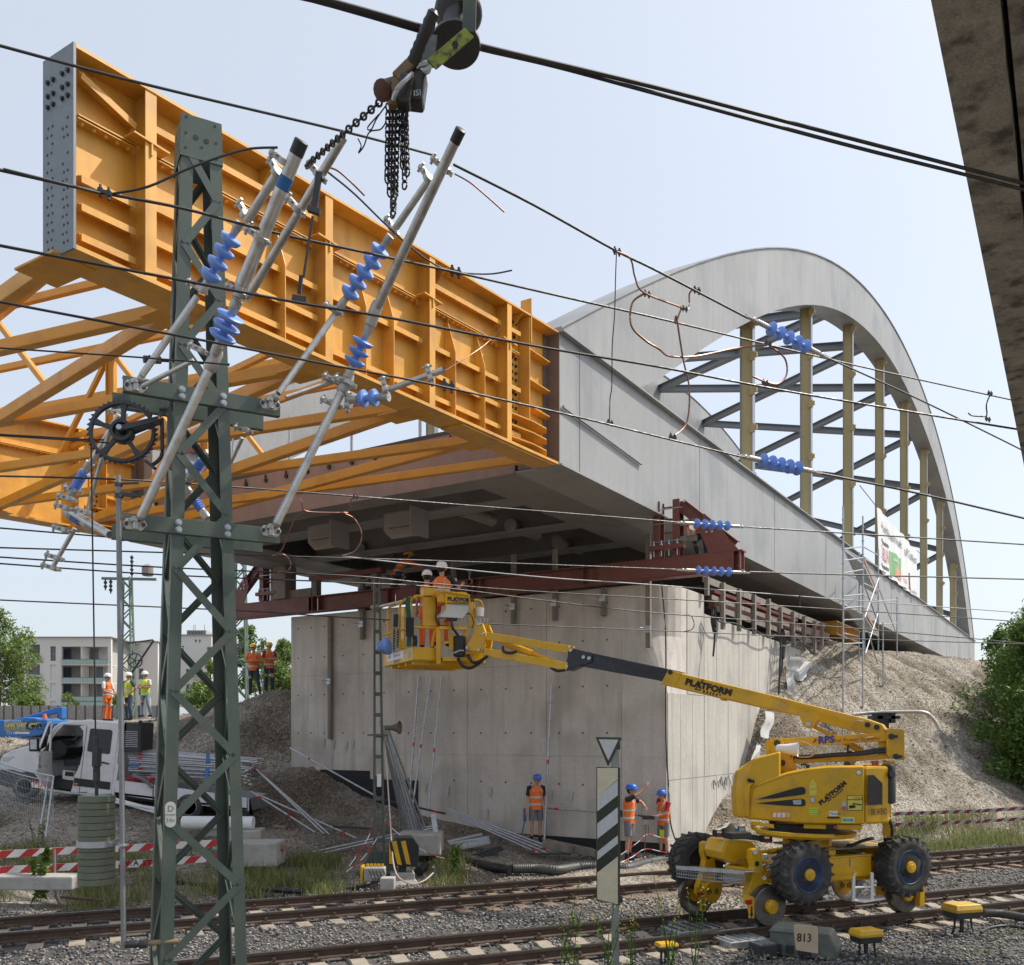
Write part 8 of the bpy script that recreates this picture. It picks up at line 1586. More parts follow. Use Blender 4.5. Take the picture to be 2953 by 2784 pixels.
blades('grass',np.concatenate([patch((('g',-40,1230),('g',330,1290),('g',420,1400),('g',-40,1500)),650),patch((('g',380,1380),('g',820,1330),('g',820,1470),('g',400,1540)),420),patch((('g',1330,1340),('g',1860,1320),('g',1870,1430),('g',1330,1470)),850),patch((('g',860,1340),('g',1200,1330),('g',1200,1450),('g',850,1480)),160),patch((('h',0,1330),('h',160,1330),('h',160,1430),('h',0,1460)),200),patch((('h',650,1310),('h',820,1300),('h',810,1400),('h',650,1440)),200)]),.36,GRS,7,.16)
blades('grass',np.concatenate([patch((('i',1265,1085),('i',2000,1040),('i',2000,1190),('i',1265,1245)),2400),patch((('i',1240,1150),('i',1500,1120),('i',1500,1230),('i',1240,1230)),500)]),.42,GRS,7,.22)
sl=[]
for _ in range(500):
 x=rs.uniform(8,24);y=rs.uniform(29,48);z=hz(x,y)
 if.1<z<6.8 and(np.sin(x*1.3)*np.cos(y*.9+1)+.4*np.sin(x*3.1+y))>.45:sl.append((x,y,z))
blades('slope_weeds',sl,.16,GRS,5,.12)
ra_=[]
for _ in range(120):
 u=rs.uniform(-6,12);v=rs.choice([rs.uniform(-4.5,-1.6),rs.uniform(1.8,3.4)],p=[.8,.2]);p=TF(u,v,-.2);ra_.append((p.x,p.y,-.2))
ra_=[p for p in ra_ if p[0]>1.5];blades('track_weeds',ra_,.18,GRS,4,.08)
def weed(p,h,label,n=34,flowers=True,mt=None,lsz=.045,stems=5):
 p=Vector(p);t_=thing('weed',p,label,'plant');rr=random.Random(int(p.x*100));C=[];Fl=[];m_=MB()
 for s in range(stems):
  tip=p+Vector((rr.uniform(-.22,.22)*h,rr.uniform(-.2,.2)*h,h*rr.uniform(.6,1)));m_.path([p+Vector((rr.uniform(-.04,.04),0,0)),p.lerp(tip,.5)+Vector((rr.uniform(-.04,.04),0,0)),tip],[.007,.006,.003],5)
  for k in range(n):f_=k/n;c=p.lerp(tip,.1+.9*f_);C.append(c+Vector((rr.gauss(0,.03),rr.gauss(0,.03),rr.gauss(0,.015)))*(1.4-f_))
  for k in range(5):Fl.append(tip+Vector((rr.gauss(0,.03),rr.gauss(0,.03),-.02*k)))
 m_.build('stem',mt or WEED,t_);quads('leaves',np.array([tuple(c)for c in C]),lsz,mt or WEED,t_,up=.6,elong=1.8)
 if flowers:quads('flowers',np.array([tuple(c)for c in Fl]),.014,leaf_mat('yellow_flower',(.55,.42,.02),(.8,.65,.05))if 'yf' not in MATS else MATS['yf'],t_,elong=1)
 return t_
weed(P(q('h',1345,1890),11.9),1.2,'tall leafy weed standing left of the striped board pole',20,False,lsz=.028,stems=2)
weed(P(q('h',1405,1890),12.1),.85,'shorter leafy weed beside the tall one left of the pole',20,False,lsz=.028,stems=2)
weed(P(q('h',1600,1900),11.7),.9,'yellow flowering weed at the foot of the striped board pole',12,True,lsz=.016,stems=6)
weed(P(q('h',1730,1900),12),.8,'thin wispy weed right of the striped board pole',9,True,lsz=.014,stems=5)
weed(P(q('i',60,1890),11.6),1.15,'yellow flowering weed in front of the leftmost small yellow box',12,True,lsz=.018,stems=5)
weed(P(q('i',190,1880),11.8),1.1,'tall spiky weed right of the leftmost small yellow box',12,True,lsz=.018,stems=4)
weed(onz(q('g',210,1530),-.1),1.05,'broad-leaved mullein with drooping grey-green leaves at the left',30,False,lsz=.09,stems=3)
weed(onz(q('g',205,1330),.05),1.15,'tall yellow mullein spike behind the lower barrier board at the left',24,True,lsz=.04,stems=3)
weed(onz(q('h',770,1390),-.05),.75,'bright green seedling clump beside the black corrugated hose',26,False,lsz=.045,stems=6)
# ==== VAN
vn=thing('pickup_van',P(q('t',700,830),25.8),'silver-white crew-cab flatbed van with its front door open, loaded with scaffold tubes','van')
ZV=25.7;VW=1.95
def vp(x,y,d=0):p=P(q('t',x,y),ZV);return Vector((p.x,ZV+d,p.z))
def vpr(nm,pts,d0,d1,mt,par=None,**kw):m_=MB();m_.prism([vp(x,y,d0)for x,y in pts],(0,d1-d0,0));return m_.build(nm,mt,par or vn,**kw)
vpr('front_wing',[(345,640),(300,600),(288,540),(255,505),(200,488),(145,500),(108,545),(100,600),(60,595),(0,560),(-10,480),(2,400),(20,360),(90,325),(200,295),(290,285),(300,330),(372,490),(372,560)],0,.22,VAN,smooth=True,bevel=.03)
vpr('front_wing',[(60,595),(0,560),(-10,480),(2,400),(20,360),(90,325),(200,295),(290,285),(380,500),(345,640)],VW-.22,VW,VAN,bevel=.03)
vpr('bonnet',[(2,400),(20,355),(90,322),(200,290),(300,280),(300,300),(60,420)],.1,VW-.1,VAN,smooth=True,bevel=.03)
vpr('bumper',[(-25,480),(0,470),(60,500),(95,560),(95,610),(40,600),(-10,580),(-30,540)],-.02,VW,BLKP,bevel=.03)
vpr('headlight',[(15,378),(112,365),(60,412),(15,405)],-.012,.1,mat('headlight_glass',(.5,.53,.56),.12),bevel=.01)
vpr('side_bumper',[(95,470),(170,495),(108,545),(95,570),(20,540),(10,470)],-.015,.02,BLKP)
vpr('roof',[(360,215),(400,150),(450,115),(560,98),(700,98),(905,125),(905,165),(620,140),(480,135),(440,150),(395,220)],.02,VW-.02,VAN,smooth=True,bevel=.04)
for d0 in(0.03,VW-.1):vpr('a_pillar',[(290,330),(370,200),(452,118),(480,128),(400,215),(318,330)],d0,d0+.07,VAN,bevel=.01)
vpr('windscreen',[(292,300),(378,186),(448,116),(465,125),(395,200),(310,305)],.06,VW-.06,GLS)
for d0 in(0,VW-.06):vpr('b_pillar',[(560,520),(600,440),(625,330),(628,180),(600,145),(655,135),(655,640),(530,645),(545,600)],d0,d0+.06,VAN,bevel=.01)
rd=vpr('rear_door',[(655,135),(880,150),(895,170),(835,660),(655,650)],0,.06,VAN,bevel=.012)
vpr('rear_window',[(690,160),(835,170),(850,185),(830,345),(820,355),(670,335),(658,325),(680,170)],-.008,.0,GLS,rd);vpr('door_gap',[(655,138),(659,138),(598,650),(594,650)],-.004,0,BLKP,rd);vpr('door_handle',[(765,408),(825,422),(822,430),(765,420)],-.04,-.002,BLKP,rd)
vpr('rub_strip',[(562,533),(835,565),(828,622),(555,590)],-.018,-.001,BLKP,rd);vpr('side_marker',[(560,571),(590,572),(588,584),(560,583)],-.024,-.019,mat('lamp_orange',(.7,.2,.02),.3),rd)
vpr('far_side',[(430,330),(600,330),(655,640),(350,620),(372,480)],VW-.08,VW-.02,BLKP);vpr('rear_cab_wall',[(880,150),(905,160),(860,660),(835,660)],.02,VW,VAN)
vpr('sill',[(345,610),(545,640),(840,660),(836,672),(540,655),(350,628)],0,VW,GALV);vpr('cab_floor',[(372,520),(545,560),(530,625),(365,600)],.03,VW-.1,BLKP)
m_=MB();m_.prism([vp(430,395,.35),vp(560,395,.35),vp(575,345,.35),vp(612,200,.35),vp(622,210,.35),vp(590,440,.35),vp(440,450,.35)],(0,.5,0));m_.build('seat',mat('seat_grey',(.05,.055,.06),.9),vn,bevel=.04)
m_=MB();c=vp(455,300,.55);ax=(vp(420,270)-vp(480,320)).normalized();m_.path([c+(Vector((0,1,0))*math.cos(t)+Vector((.35,0,.93))*math.sin(t))*.2 for t in[2*math.pi*k/20 for k in range(21)]],.018,6);m_.bar(c-Vector((0,.19,0)),c+Vector((0,.19,0)),.05,.02);m_.build('steering_wheel',BLKP,vn,smooth=True)
vpr('dashboard',[(372,260),(430,245),(500,300),(480,360),(400,400),(372,400)],.1,VW-.15,BLKP,bevel=.03);vpr('seat_box',[(458,475),(548,490),(545,555),(455,545)],.1,.3,WHT,bevel=.01);vpr('box_panel',[(480,485),(545,492),(543,525),(478,518)],.09,.1,BLKP)
dO=vp(372,560);od=thing('van_door',dO,'x','x')if False else None
def dq(x,y,d):p=P(q('t',x,y),ZV-d);return p
m_=MB();m_.prism([dq(268,470,.85),dq(330,612,.35),dq(350,615,.10),dq(376,540,.0),dq(378,330,.0),dq(285,332,.8)],(.05,.02,0));m_.bar(dq(287,332,.8),dq(368,118,.15),.05,.04,up=(0,1,0));m_.bar(dq(368,118,.15),dq(392,112,.03),.05,.04,up=(0,1,0));m_.bar(dq(390,114,.03),dq(377,335,.0),.05,.04,up=(0,1,0));do=m_.build('open_door',VAN,vn,bevel=.01)
m_=MB();m_.prism([dq(300,325,.74),dq(352,295,.2),dq(380,140,.12),dq(358,150,.22)],(-.012,-.012,0));m_.build('door_window',GLS,do);m_=MB();m_.box(dq(258,283,.95),(.24,.12,.36));m_.box(dq(275,320,.9),(.2,.1,.1));m_.build('wing_mirror',BLKP,do,bevel=.03)
m_=MB();m_.box(dq(262,280,.95)+Vector((.0,-.065,0)),(.17,.01,.26));m_.build('mirror_glass',GALV,do)
text_mb('GAMPE',.09,dq(282,452,.82),(1,-.1,0),(0,0,1),.0).build('lettering',DG,do)
for k in range(6):m_=MB();m_.box(dq(300,372+16*k,.80),(.05,.004,.035));m_.build('lettering',DG,do)
m_=MB();m_.box(vp(530,280,VW-.05),(.22,.1,.34));m_.build('wing_mirror',BLKP,vn,bevel=.03)
vpr('chassis_beam',[(840,655),(1850,780),(1850,810),(830,690)],.4,VW-.4,BLKP);vpr('rear_bulkhead',[(940,112),(1066,118),(1060,335),(942,328)],.0,.06,DKM);vpr('rear_bulkhead',[(940,112),(955,112),(945,335),(930,335)],.0,VW,DKM);
for k in range(9):vpr('bulkhead_slat',[(946,180+14*k),(1040,184+14*k),(1040,188+14*k),(946,184+14*k)],-.02,-.004,GALV)
vpr('bulkhead_post',[(1048,100),(1068,100),(1066,340),(1046,335)],-.03,.06,BLKP);vpr('bulkhead_board',[(935,112),(1062,120),(1062,126),(935,118)],-.03,.08,WOOD)
ds=vpr('drop_side',[(872,548),(1150,582),(1148,698),(865,655)],.0,.05,VAN,bevel=.006);vpr('drop_side',[(1160,584),(1620,648),(1618,752),(1160,700)],.0,.05,VAN,bevel=.006);vpr('drop_side',[(1628,650),(1862,684),(1860,778),(1628,754)],.0,.05,VAN,bevel=.006)
vpr('side_post',[(885,428),(895,428),(880,548),(870,548)],-.01,.05,WHT);vpr('bed_floor',[(865,640),(1860,760),(1860,776),(865,656)],.0,VW,DKM);vpr('drop_side',[(872,548),(1862,684),(1860,778),(865,655)],VW-.05,VW,VAN)
m_=MB();m_.prism([vp(1866,690,.02),vp(1866,780,.02),vp(1905,830,.02),vp(1880,700,.02)],(.02,0,0));m_.prism([vp(1868,688,0),vp(1868,785,0),vp(1868,785,0)+Vector((.04,VW,0)),vp(1868,688,0)+Vector((.04,VW,0))],(.04,0,0));m_.build('tailgate',GALV,vn)
m_=MB();m_.box(vp(1858,790,.2),(.12,.3,.2));m_.build('tail_lamp',BLKP,vn)
for x,y in((185,598),(1425,752)):
 c=vp(x,y,-.03);R_=.355
 w_=MB();w_.lathe([(0,.2),(0,R_-.05),(.03,R_),(.2,R_),(.23,R_-.05),(.23,.2)],c,(0,1,0),30);wo=w_.build('wheel',TYRE,vn,smooth=True)
 w_=MB();w_.lathe([(.0,.225),(-.005,.215),(.02,.19),(.05,.12),(.02,.08),(.02,.001)],c,(0,1,0),24);wr=w_.build('rim',GALV,wo,smooth=True)
 w_=MB()
 for k in range(10):a=2*math.pi*k/10;w_.tube(c+Vector((math.cos(a)*.155,.02,math.sin(a)*.155)),c+Vector((math.cos(a)*.155,.028,math.sin(a)*.155)),.022,8)
 w_.build('rim_holes',BLK,wr,kind='stuff')
vpr('wheel',[(1540,770),(1570,765),(1590,780),(1560,798),(1530,795)],.6,.85,TYRE)
tl=thing('tube_load',vp(1400,600,.3),'load of galvanised scaffold tubes stacked high on the van bed','scaffold tubes')
rr=random.Random(5)
for row in range(11):
 for col in range(5):
  y0=345+row*17+rr.uniform(-2,2);x0=950+rr.uniform(-8,20)+col*4;d=.15+col*.33+rr.uniform(-.04,.04);x1=1840+rr.uniform(-40,50);y1=y0+72-row*4
  if row>8 and col==0:x0=1120
  m_=MB();m_.tube(vp(x0,y0-col*3,d),vp(x1,y1-col*3,d),.027,7);m_.build('tube',GALV,tl)
for x,y in((1037,352),(1043,390),(1041,421),(1040,460)):m_=MB();m_.tube(vp(x-10,y,.12),vp(x+14,y+2,.12),.034,8);m_.build('red_band',REDP,tl)
m_=MB();m_.bar(vp(1560,350,.1),vp(1548,560,.1),.01,.10,up=(1,0,0));m_.build('blue_strap',mat('strap_blue',(.06,.2,.5),.7),tl);m_=MB();m_.tube(vp(955,428,.1),vp(1040,434,.1),.032,8);m_.build('blue_band',MATS['strap_blue'],tl)
rc=MB();rb_=random.Random(2)
for k in range(70):c=vp(1820+rb_.uniform(0,60),440+rb_.uniform(0,150),rb_.uniform(.1,1.7));rc.box(c,(.10,.10,.05))
solo(rc,'tube_ends',CAST,'jumble of cast couplers at the rear end of the van load','couplers',kind='stuff')
m_=MB();
for k in range(14):m_.ball(vp(960+k*14,545-12*math.sin(k),.05+.02*(k%3)),.07,7,5,(1.3,1,.6))
solo(m_,'red_rag',REDC,'crumpled dark red and grey cloth on the edge of the van bed','cloth',smooth=True)
m_=MB();m_.path(catmull([vp(1000,520,-.0),vp(1050,530,-.02),vp(1110,560,-.03),vp(1150,605,-.04)],5),.05,8);solo(m_,'grey_strap',GRYC,'grey strap hanging over the van side panel','strap',smooth=True)
# ==== BLUE LIFT behind the van
bl=thing('blue_lift',P(q('t',150,270),32),'blue boom lift parked behind the van at the left edge','boom lift');BLP=mat('lift_blue',(.035,.16,.45),.4,var=.05,scale=1)
def bq_(nm,pts,d0,d1,mt,par=None,**kw):
 m_=MB();m_.prism([P(q('t',x,y),32)+Vector((0,d0,0))for x,y in pts],(0,d1-d0,0));return m_.build(nm,mt,par or bl,**kw)
hb_=bq_('hood',[(-60,100),(0,95),(155,95),(175,78),(200,74),(260,78),(290,88),(358,90),(362,180),(300,215),(120,240),(0,275),(-60,275)],0,1.6,BLP,bevel=.04,smooth=True);bq_('boom',[(-60,120),(0,85),(290,5),(300,-6),(360,-10),(360,85),(340,88),(330,40),(130,75),(60,100)],1.0,1.4,BLP,bevel=.03);bq_('chassis',[(-60,240),(120,235),(60,280),(-60,300)],.1,1.8,BLKP)
m_=MB();m_.lathe([(0,.07),(.08,.065),(.16,.05)],P(q('t',294,84),32)+Vector((0,.4,0)),(0,0,1),10);m_.build('beacon',MATS['signal_orange'],bl)
def bt_(tx,x,y,s,mt,**kw):text_mb(tx,s,P(q('t',x,y),32)+Vector((0,-.008,0)),(1,0,0),(0,0,1),0,**kw).build('lettering',mt,hb_)
bt_('Gardemann',32,146,.27,SY,bold=.01);bt_('BT1560A',32,122,.16,WHT);bt_('Der kundennahe Mietservice',32,162,.12,SY);bt_('kinderleicht vernetzt',32,174,.11,SY);bt_('0800 227227 Freecall',44,186,.10,SY);bt_('Genie',182,172,.48,mat('lift_blue_dark',(.02,.10,.32),.4),shear=.3,bold=.012);bt_('13198',47,206,.15,WHT)
bq_('sticker',[(118,186),(225,188),(225,202),(118,200)],-.012,-.004,SW,hb_)
# ==== SIGNS, BOARDS, BARRIERS
sg=thing('signal_board',P(q('h',1600,1860),11.9),'tall white and black diagonally striped track-side board on a grey post under a white triangle','signal board')
def hp_(x,y,d=0):return P(q('h',x,y),12)+Vector((0,d,0))
m_=MB();m_.bar(P(q('h',1640,2100),12.05),P(q('h',1636,700),12.05),.095,.06,up=(0,1,0));m_.build('post',mat('post_steel',(.25,.26,.25),.5,metal=.3,var=.2,scale=6),sg)
CRM=mat('board_cream',(.58,.53,.39),.4,var=.08,scale=3,dirt=(.42,.34,.22),dscale=2.5,damt=.4);BWH=mat('board_white',(.50,.52,.54),.4,var=.05);BBK=mat('board_black',(.022,.026,.018),.35,var=.2);BGN=mat('board_rim',(.05,.055,.03),.6)
m_=MB();m_.prism([hp_(1537,802),hp_(1665,806),hp_(1665,1552),hp_(1537,1522)],(0,.03,0));m_.build('board_rim',BGN,sg)
xl,xr=1541,1652
def ed(y):return y
strp=[(807,960,None,CRM),(960,1043,0,BWH),(1043,1112,0,BBK),(1112,1200,0,BWH),(1200,1275,0,BBK),(1275,1345,0,BWH),(1345,1432-60,0,BBK)]
lv_=[960,1044,1112,1200,1277,1345,1362]
def stripe(ya,yb,mt,rise=88):
 pts=[];
 cl=lambda y:max(807,min(1515,y))
 m_=MB();m_.prism([hp_(xl,cl(yb),-.003),hp_(xl,cl(ya),-.003),hp_(xr,cl(ya-rise),-.003),hp_(xr,cl(yb-rise),-.003)],(0,.002,0));m_.build('painted_stripe',mt,sg)
m_=MB();m_.prism([hp_(xl,808,-.003),hp_(xr,808,-.003),hp_(xr,870,-.003),hp_(xl,962,-.003)],(0,.002,0));m_.build('painted_stripe',CRM,sg)
for a,b_,mt in((962,1045,BWH),(1045,1112,BBK),(1112,1195,BWH),(1195,1232+45,BBK),(1232+45,1300,BWH),(1300,1370,BBK)):pass
seq=[(962,1043,BWH),(1043,1108,BBK),(1108,1192,BWH),(1192,1232+28,BBK),(1260,1305,BWH),(1305,1372,BBK)]
for a,b_,mt in seq:stripe(a,b_,mt)
m_=MB();m_.prism([hp_(xl,1374,-.003),hp_(xr,1286,-.003),hp_(xr,1545,-.003),hp_(xl,1517,-.003)],(0,.002,0));m_.build('painted_stripe',CRM,sg)
m_=MB();m_.prism([hp_(1533,641,.0),hp_(1673,643,.0),hp_(1668,660,0),hp_(1603,797,.0),hp_(1597,795,0)],(0,.03,0));m_.build('triangle_rim',BGN,sg);m_=MB();m_.prism([hp_(1549,653,-.003),hp_(1655,655,-.003),hp_(1601,768,-.003)],(0,.002,0));m_.build('triangle_face',BWH,sg)
for x,y in((1668,1055),(1668,1520),(1655,690)):m_=MB();m_.box(hp_(x,y,.03),(.05,.05,.09));m_.build('bracket',DKM,sg)
def boards(name,label,rows,posts,shaded=0,hgt=.15):
 t_=thing(name,onz(q(*rows[0][0]),.0)if rows else(0,0,0),label,'barrier');WB=mat('barrier_shaded_white',(.30,.29,.27),.8,var=.2,scale=5)if shaded else mat('barrier_white',(.62,.62,.60),.6,var=.08,scale=5);  # darker set: shade by the bushes is put into board and stripe colours
 for a,b_,Za,Zb_ in rows:
  A,B_=P(q(*a),Za),P(q(*b_),Zb_);n=max(2,int((B_-A).length/.21));d=(B_-A).normalized();up=Vector((0,0,1));sx=d.cross(up).normalized()*-.001
  m_=MB();m_.bar(A,B_,.018,hgt);bo_=m_.build('board',WB,t_)
  for k in range(0,n,2):
   p0=A.lerp(B_,k/n);p1=A.lerp(B_,(k+1)/n);sk=(p1-p0)*.7;nn=d.cross(up).normalized();
   for s in(-.0098,.0098):m_=MB();m_.prism([p0-up*hgt/2+nn*s,p1-up*hgt/2+nn*s,p1+up*hgt/2+sk+nn*s,p0+up*hgt/2+sk+nn*s],nn*(.001 if s>0 else-.001));m_.build('red_stripe',(mat('barrier_shaded_red',(.16,.025,.03),.8)if shaded else mat('barrier_red',(.42,.03,.03),.6)),bo_)
 for a,b_,Z in posts:m_=MB();m_.tube(P(q(*a),Z),P(q(*b_),Z),.022,7);m_.build('post',mat('post_steel',(0,0,0)),t_)
 return t_
bb1=boards('barrier_boards','two red and white barrier boards running behind the weights and mast at the left',[(('g',-40,1277),('g',640,1240),18.2,19),(('g',620,1245),('g',1165,1214),19,20),(('g',-40,1362),('g',640,1330),18.2,19),(('g',620,1333),('g',1165,1295),19,20)],[(('g',294,1245),('g',300,1500),18.3),(('g',300,1500),('g',340,1585),18.2)])
text_mb('W.A.STHOM',.16,P(q('g',655,1338),18.9),(1,.05,.02),(0,0,1),0,spacing=1.25,bold=.004).build('lettering',DKP,bb1)
boards('barrier_boards','two red and white barrier boards in the grass behind the lift at the right',[(('i',1262,1057),('i',1735,1040),28.5,29.3),(('i',1740,1040),('i',2020,1022),29.3,29.6),(('i',1262,1115),('i',1735,1098),28.5,29.3),(('i',1740,1095),('i',2020,1080),29.3,29.6)],[(('i',1407,1040),('i',1408,1130),28.5),(('i',1408,1130),('i',1440,1200),28.2),(('i',1738,1028),('i',1740,1120),29),(('i',1740,1120),('i',1790,1180),28.6)],shaded=1,hgt=.11)
fn=thing('mesh_fence',onz(q('g',150,1100),.6),'galvanised wire mesh fence panel leaning in front of the van at the left','fence');fc=[(('g',-30,770),22.5),(('g',60,800),22.4),(('g',160,828),22.2),(('g',285,852),22.0)]
fp=catmull([P(q(*p),Z)for p,Z in fc],4);m_=MB();m_.path(fp,.02,6);m_.path([p+Vector((0,-.05,-.12))for p in fp],.014,6);m_.tube(P(q('g',290,850),22),P(q('g',247,1180),21.6),.022,7);m_.tube(P(q('g',262,860),22.05),P(q('g',222,1110),21.8),.022,7);m_.build('frame',GALV,fn)
m_=MB()
for k in range(46):f_=k/45*(len(fp)-1.01);i_=int(f_);a=fp[i_].lerp(fp[i_+1],f_-i_);m_.tube(a,a+Vector((-.03-.10*math.sin(f_*.4),-.08,-1.15)),.0035,4)
for k in range(6):m_.path([p+Vector((-.02*k,-.014*k,-.2*k))for p in fp],.0035,4)
m_.build('wire_mesh',GALV,fn,kind='stuff')
m_=MB();m_.prism([P(q('g',172,885),22),P(q('g',243,895),22),P(q('g',243,920),22),P(q('g',172,912),22)],(0,-.01,0));so=m_.build('name_plate',WHT,fn);text_mb('MAC',.22,P(q('g',176,910),21.98),(1,0,-.1),(0,0,1),0).build('lettering',LR,so)
# ==== SCAFFOLD TUBES, TIMBER, BLOCKS
def tub(a,b_,r=.027,label='',mt=None,name='scaffold_tube',red=(),group=None,ros=False,n=8):
 a=Vector(a);b_=Vector(b_);t_=thing(name,a if a.z<b_.z else b_,label,'tube',group);m_=MB();m_.tube(a,b_,r,n);m_.build('tube',mt or GALV,t_,smooth=True);d=(b_-a).normalized()
 for f_ in red:m_=MB();c=a.lerp(b_,f_);m_.tube(c-d*.06,c+d*.06,r+.004,n);m_.build('red_band',REDP,t_)
 if ros:
  L_=(b_-a).length;s=.25
  while s<L_-.1:m_=MB();m_.lathe([(-.006,r),(-.005,.062),(.005,.062),(.006,r)],a+d*s,d,8);m_.build('rosette',GALV,t_);s+=.5
 return t_
def wallp(r,x,y,off=-.12):return BF(*BF.plu(q(r,x,y),off))
for k,(x0,y0,x1,y1,rd,lb)in enumerate(((577,310,520,1060,.5,'leftmost of three rosette uprights leaning on the abutment under the basket'),(640,318,545,1000,.45,'middle of three rosette uprights leaning on the abutment under the basket'),(700,312,624,1075,.47,'rightmost of three rosette uprights leaning on the abutment under the basket'),(1293,362,1256,1200,.5,'single rosette upright leaning on the wall beside the lone worker'))):
 a=wallp('h',x0,y0,-.1);b_=wallp('h',x1,y1,-.75);tub(b_,a,.027,lb,red=(rd,),ros=True)
a=P(q('h',1692,298),24.3);b_=onz(q('h',1772,1275),.02);tub(b_,a,.027,'long rosette upright held by the worker behind the striped board',red=(.12,.44),ros=True)
a=P(q('i',5,360),24.2);b_=onz(q('w',1460,1190),.05);tub(b_,a,.027,'rosette upright held by the worker with the raised arm',red=(.2,.55),ros=True)
a=wallp('h',1265,1025,-.35);b_=wallp('h',1870,1070,-.5);tub(a,b_,.024,'horizontal ledger tube along the foot of the wall behind the workers',red=(.1,))
Q=onz;G='galvanised tubes leaning in a bundle against the slim post'
for k in range(9):
 a=P(q('h',368+6*k+(k%2)*8,555+22*(k%4)+6*k),22.6+.04*k);b_=Q(q('h',520+17*k,1290-abs(4-k)*8),.02);tub(b_,a,.028,'one of the galvanised tubes leaning in a bundle against the slim post',red=((.1,)if k>4 else()),group=G)
for lb,p0,z0,p1,z1,rd in(('tube from the van load resting on the gravel, upper',('g',1315,800),.0,('g',1750,1090),.5,(.93,)),('tube from the van tail lying on the gravel, longest',('g',1335,935),.0,('h',240,1108),.35,(.12,)),('tube from the van tail lying on the gravel, middle',('g',1330,945),.0,('g',1705,1112),.45,(.4,.85)),('tube from the van load resting on the gravel, lower',('g',1320,815),.0,('g',1780,1085),.5,())):
 a=vp(1850,430,.5)if 'load' in lb else vp(1870,640,.3);b_=P(q(*p1),25.2);b_.z=hz(b_.x,b_.y)+.05;tub(b_,a,.03,lb,red=rd)
def gtube(lb,p0,p1,Y0,Y1,r=.028,red=(),lift=.06,mt=None,**kw):
 a=P(q(*p0),Y0);b_=P(q(*p1),Y1);return tub(a,b_,r,lb,red=red,mt=mt,**kw)
gtube('pair of long tubes lying left of the slim post, upper',('h',-120,1290),('h',655,1120),23.0,24.6);gtube('pair of long tubes lying left of the slim post, lower',('h',-100,1305),('h',655,1132),22.7,24.4)
gtube('long tube lying down the slope from the abutment to the tube bundle',('h',-120,700),('h',345,960),28.5,25.5,red=(.25,));gtube('dark tube lying on the gravel right of the slim post',('h',360,975),('h',720,1055),25.6,25,red=(.85,),mt=DKM)
for k in range(4):gtube(['uppermost','second','third','lowest'][k]+' of four long tubes sloping down the gravel towards the lone worker',('h',722+6*k,1024+10*k),('h',1355-34*k,1262+6*k),26.0,23.9,red=(.9,)if k%2 else())
def gbar(lb,p0,p1,Y0,Y1,w=.12,h=.05,mt=None,name='steel_profile',cat='steel profile',**kw):m_=MB();m_.bar(P(q(*p0),Y0),P(q(*p1),Y1),w,h);return solo(m_,name,mt or GALV,lb,cat,bevel=.004,**kw)
for k,(x0,y0,x1,y1)in enumerate(((728,1205,915,1165),(735,1218,950,1180),(765,1232,955,1192),(772,1240,958,1205),(790,1245,955,1215))):gbar(['topmost','second','third','fourth','nearest'][k]+' of the grey planks stacked on the gravel by the concrete cube',('h',x0,y0),('h',x1,y1),24.2-.1*k,24.8-.1*k)
for k,(x0,y0,x1,y1)in enumerate(((870,1280,1020,1232),(900,1285,1025,1240),(915,1290,1030,1248))):gbar(['farthest','middle','nearest'][k]+' of the dark steel channels lying right of the grey planks',('h',x0,y0),('h',x1,y1),23.6-.08*k,24-.08*k,mt=DKM,w=.08)
gbar('dark steel channel lying alone on the gravel left of the slim post',('h',115,1125),('h',310,1135),24.2,24.2,mt=DKM,w=.1);gbar('long dark kerb strip lying below the timber beams near the wall',('h',1175,1272),('h',1400,1272),23.3,23.1,mt=DKM,w=.08)
for k,(x0,y0,x1,y1)in enumerate(((1260,1208,1520,1262),(1290,1225,1535,1270),(1250,1215,1400,1250))):gbar(['upper','lower','short'][k]+' weathered timber beam lying at the foot of the wall behind the striped board',('h',x0,y0),('h',x1,y1),24.0-.1*k,23.7-.1*k,w=.2,h=.16,mt=WOOD,name='timber_beam',cat='timber')
m_=MB();a=P(q('h',658,1065),23.2);m_.ibeam(P(q('h',655,1062),23.3),P(q('h',690,1285),23.0),.12,.12,.01,up=(0,1,0));solo(m_,'steel_profile',GALV,'grey steel profile standing upright against the concrete cube','steel profile')
def block(lb,p0,p1,Y,d,mt=CONB,name='concrete_block',cat='concrete block',bevel=.03,rz=0):a,b_=P(q(*p0),Y),P(q(*p1),Y);m_=MB();m_.box(((a.x+b_.x)/2,Y+d/2,(a.z+b_.z)/2),(b_.x-a.x,d,abs(a.z-b_.z)),Matrix.Rotation(rz,3,'Z'));return solo(m_,name,mt,lb,cat,bevel=bevel)
block('big grey concrete block standing right of the lattice mast',('g',1240,1345),('g',1492,1215),21.0,.9);block('pale concrete slab lying on top near the white roll',('g',1195,1210),('g',1395,1148),22.2,.8,rz=.12);block('lower concrete slab under the pale one',('g',1100,1180),('g',1310,1125),22.6,.7,rz=-.15);block('pale concrete cube under the leaning tubes',('h',460,1285),('h',695,1165),22.6,1.0,bevel=.05)
block('old concrete kerb block among the grass at the far left',('g',-60,1470),('g',390,1395),17.8,.5);block('low concrete plinth left of the big block',('g',1145,1255),('g',1240,1200),21.6,.6)
m_=MB();m_.tube(P(q('g',988,1103),22.6),P(q('g',1370,1105),22.6),.16,16);solo(m_,'white_roll',WHT,'white wrapped roll lying on the concrete slabs behind the mast','roll',smooth=True)
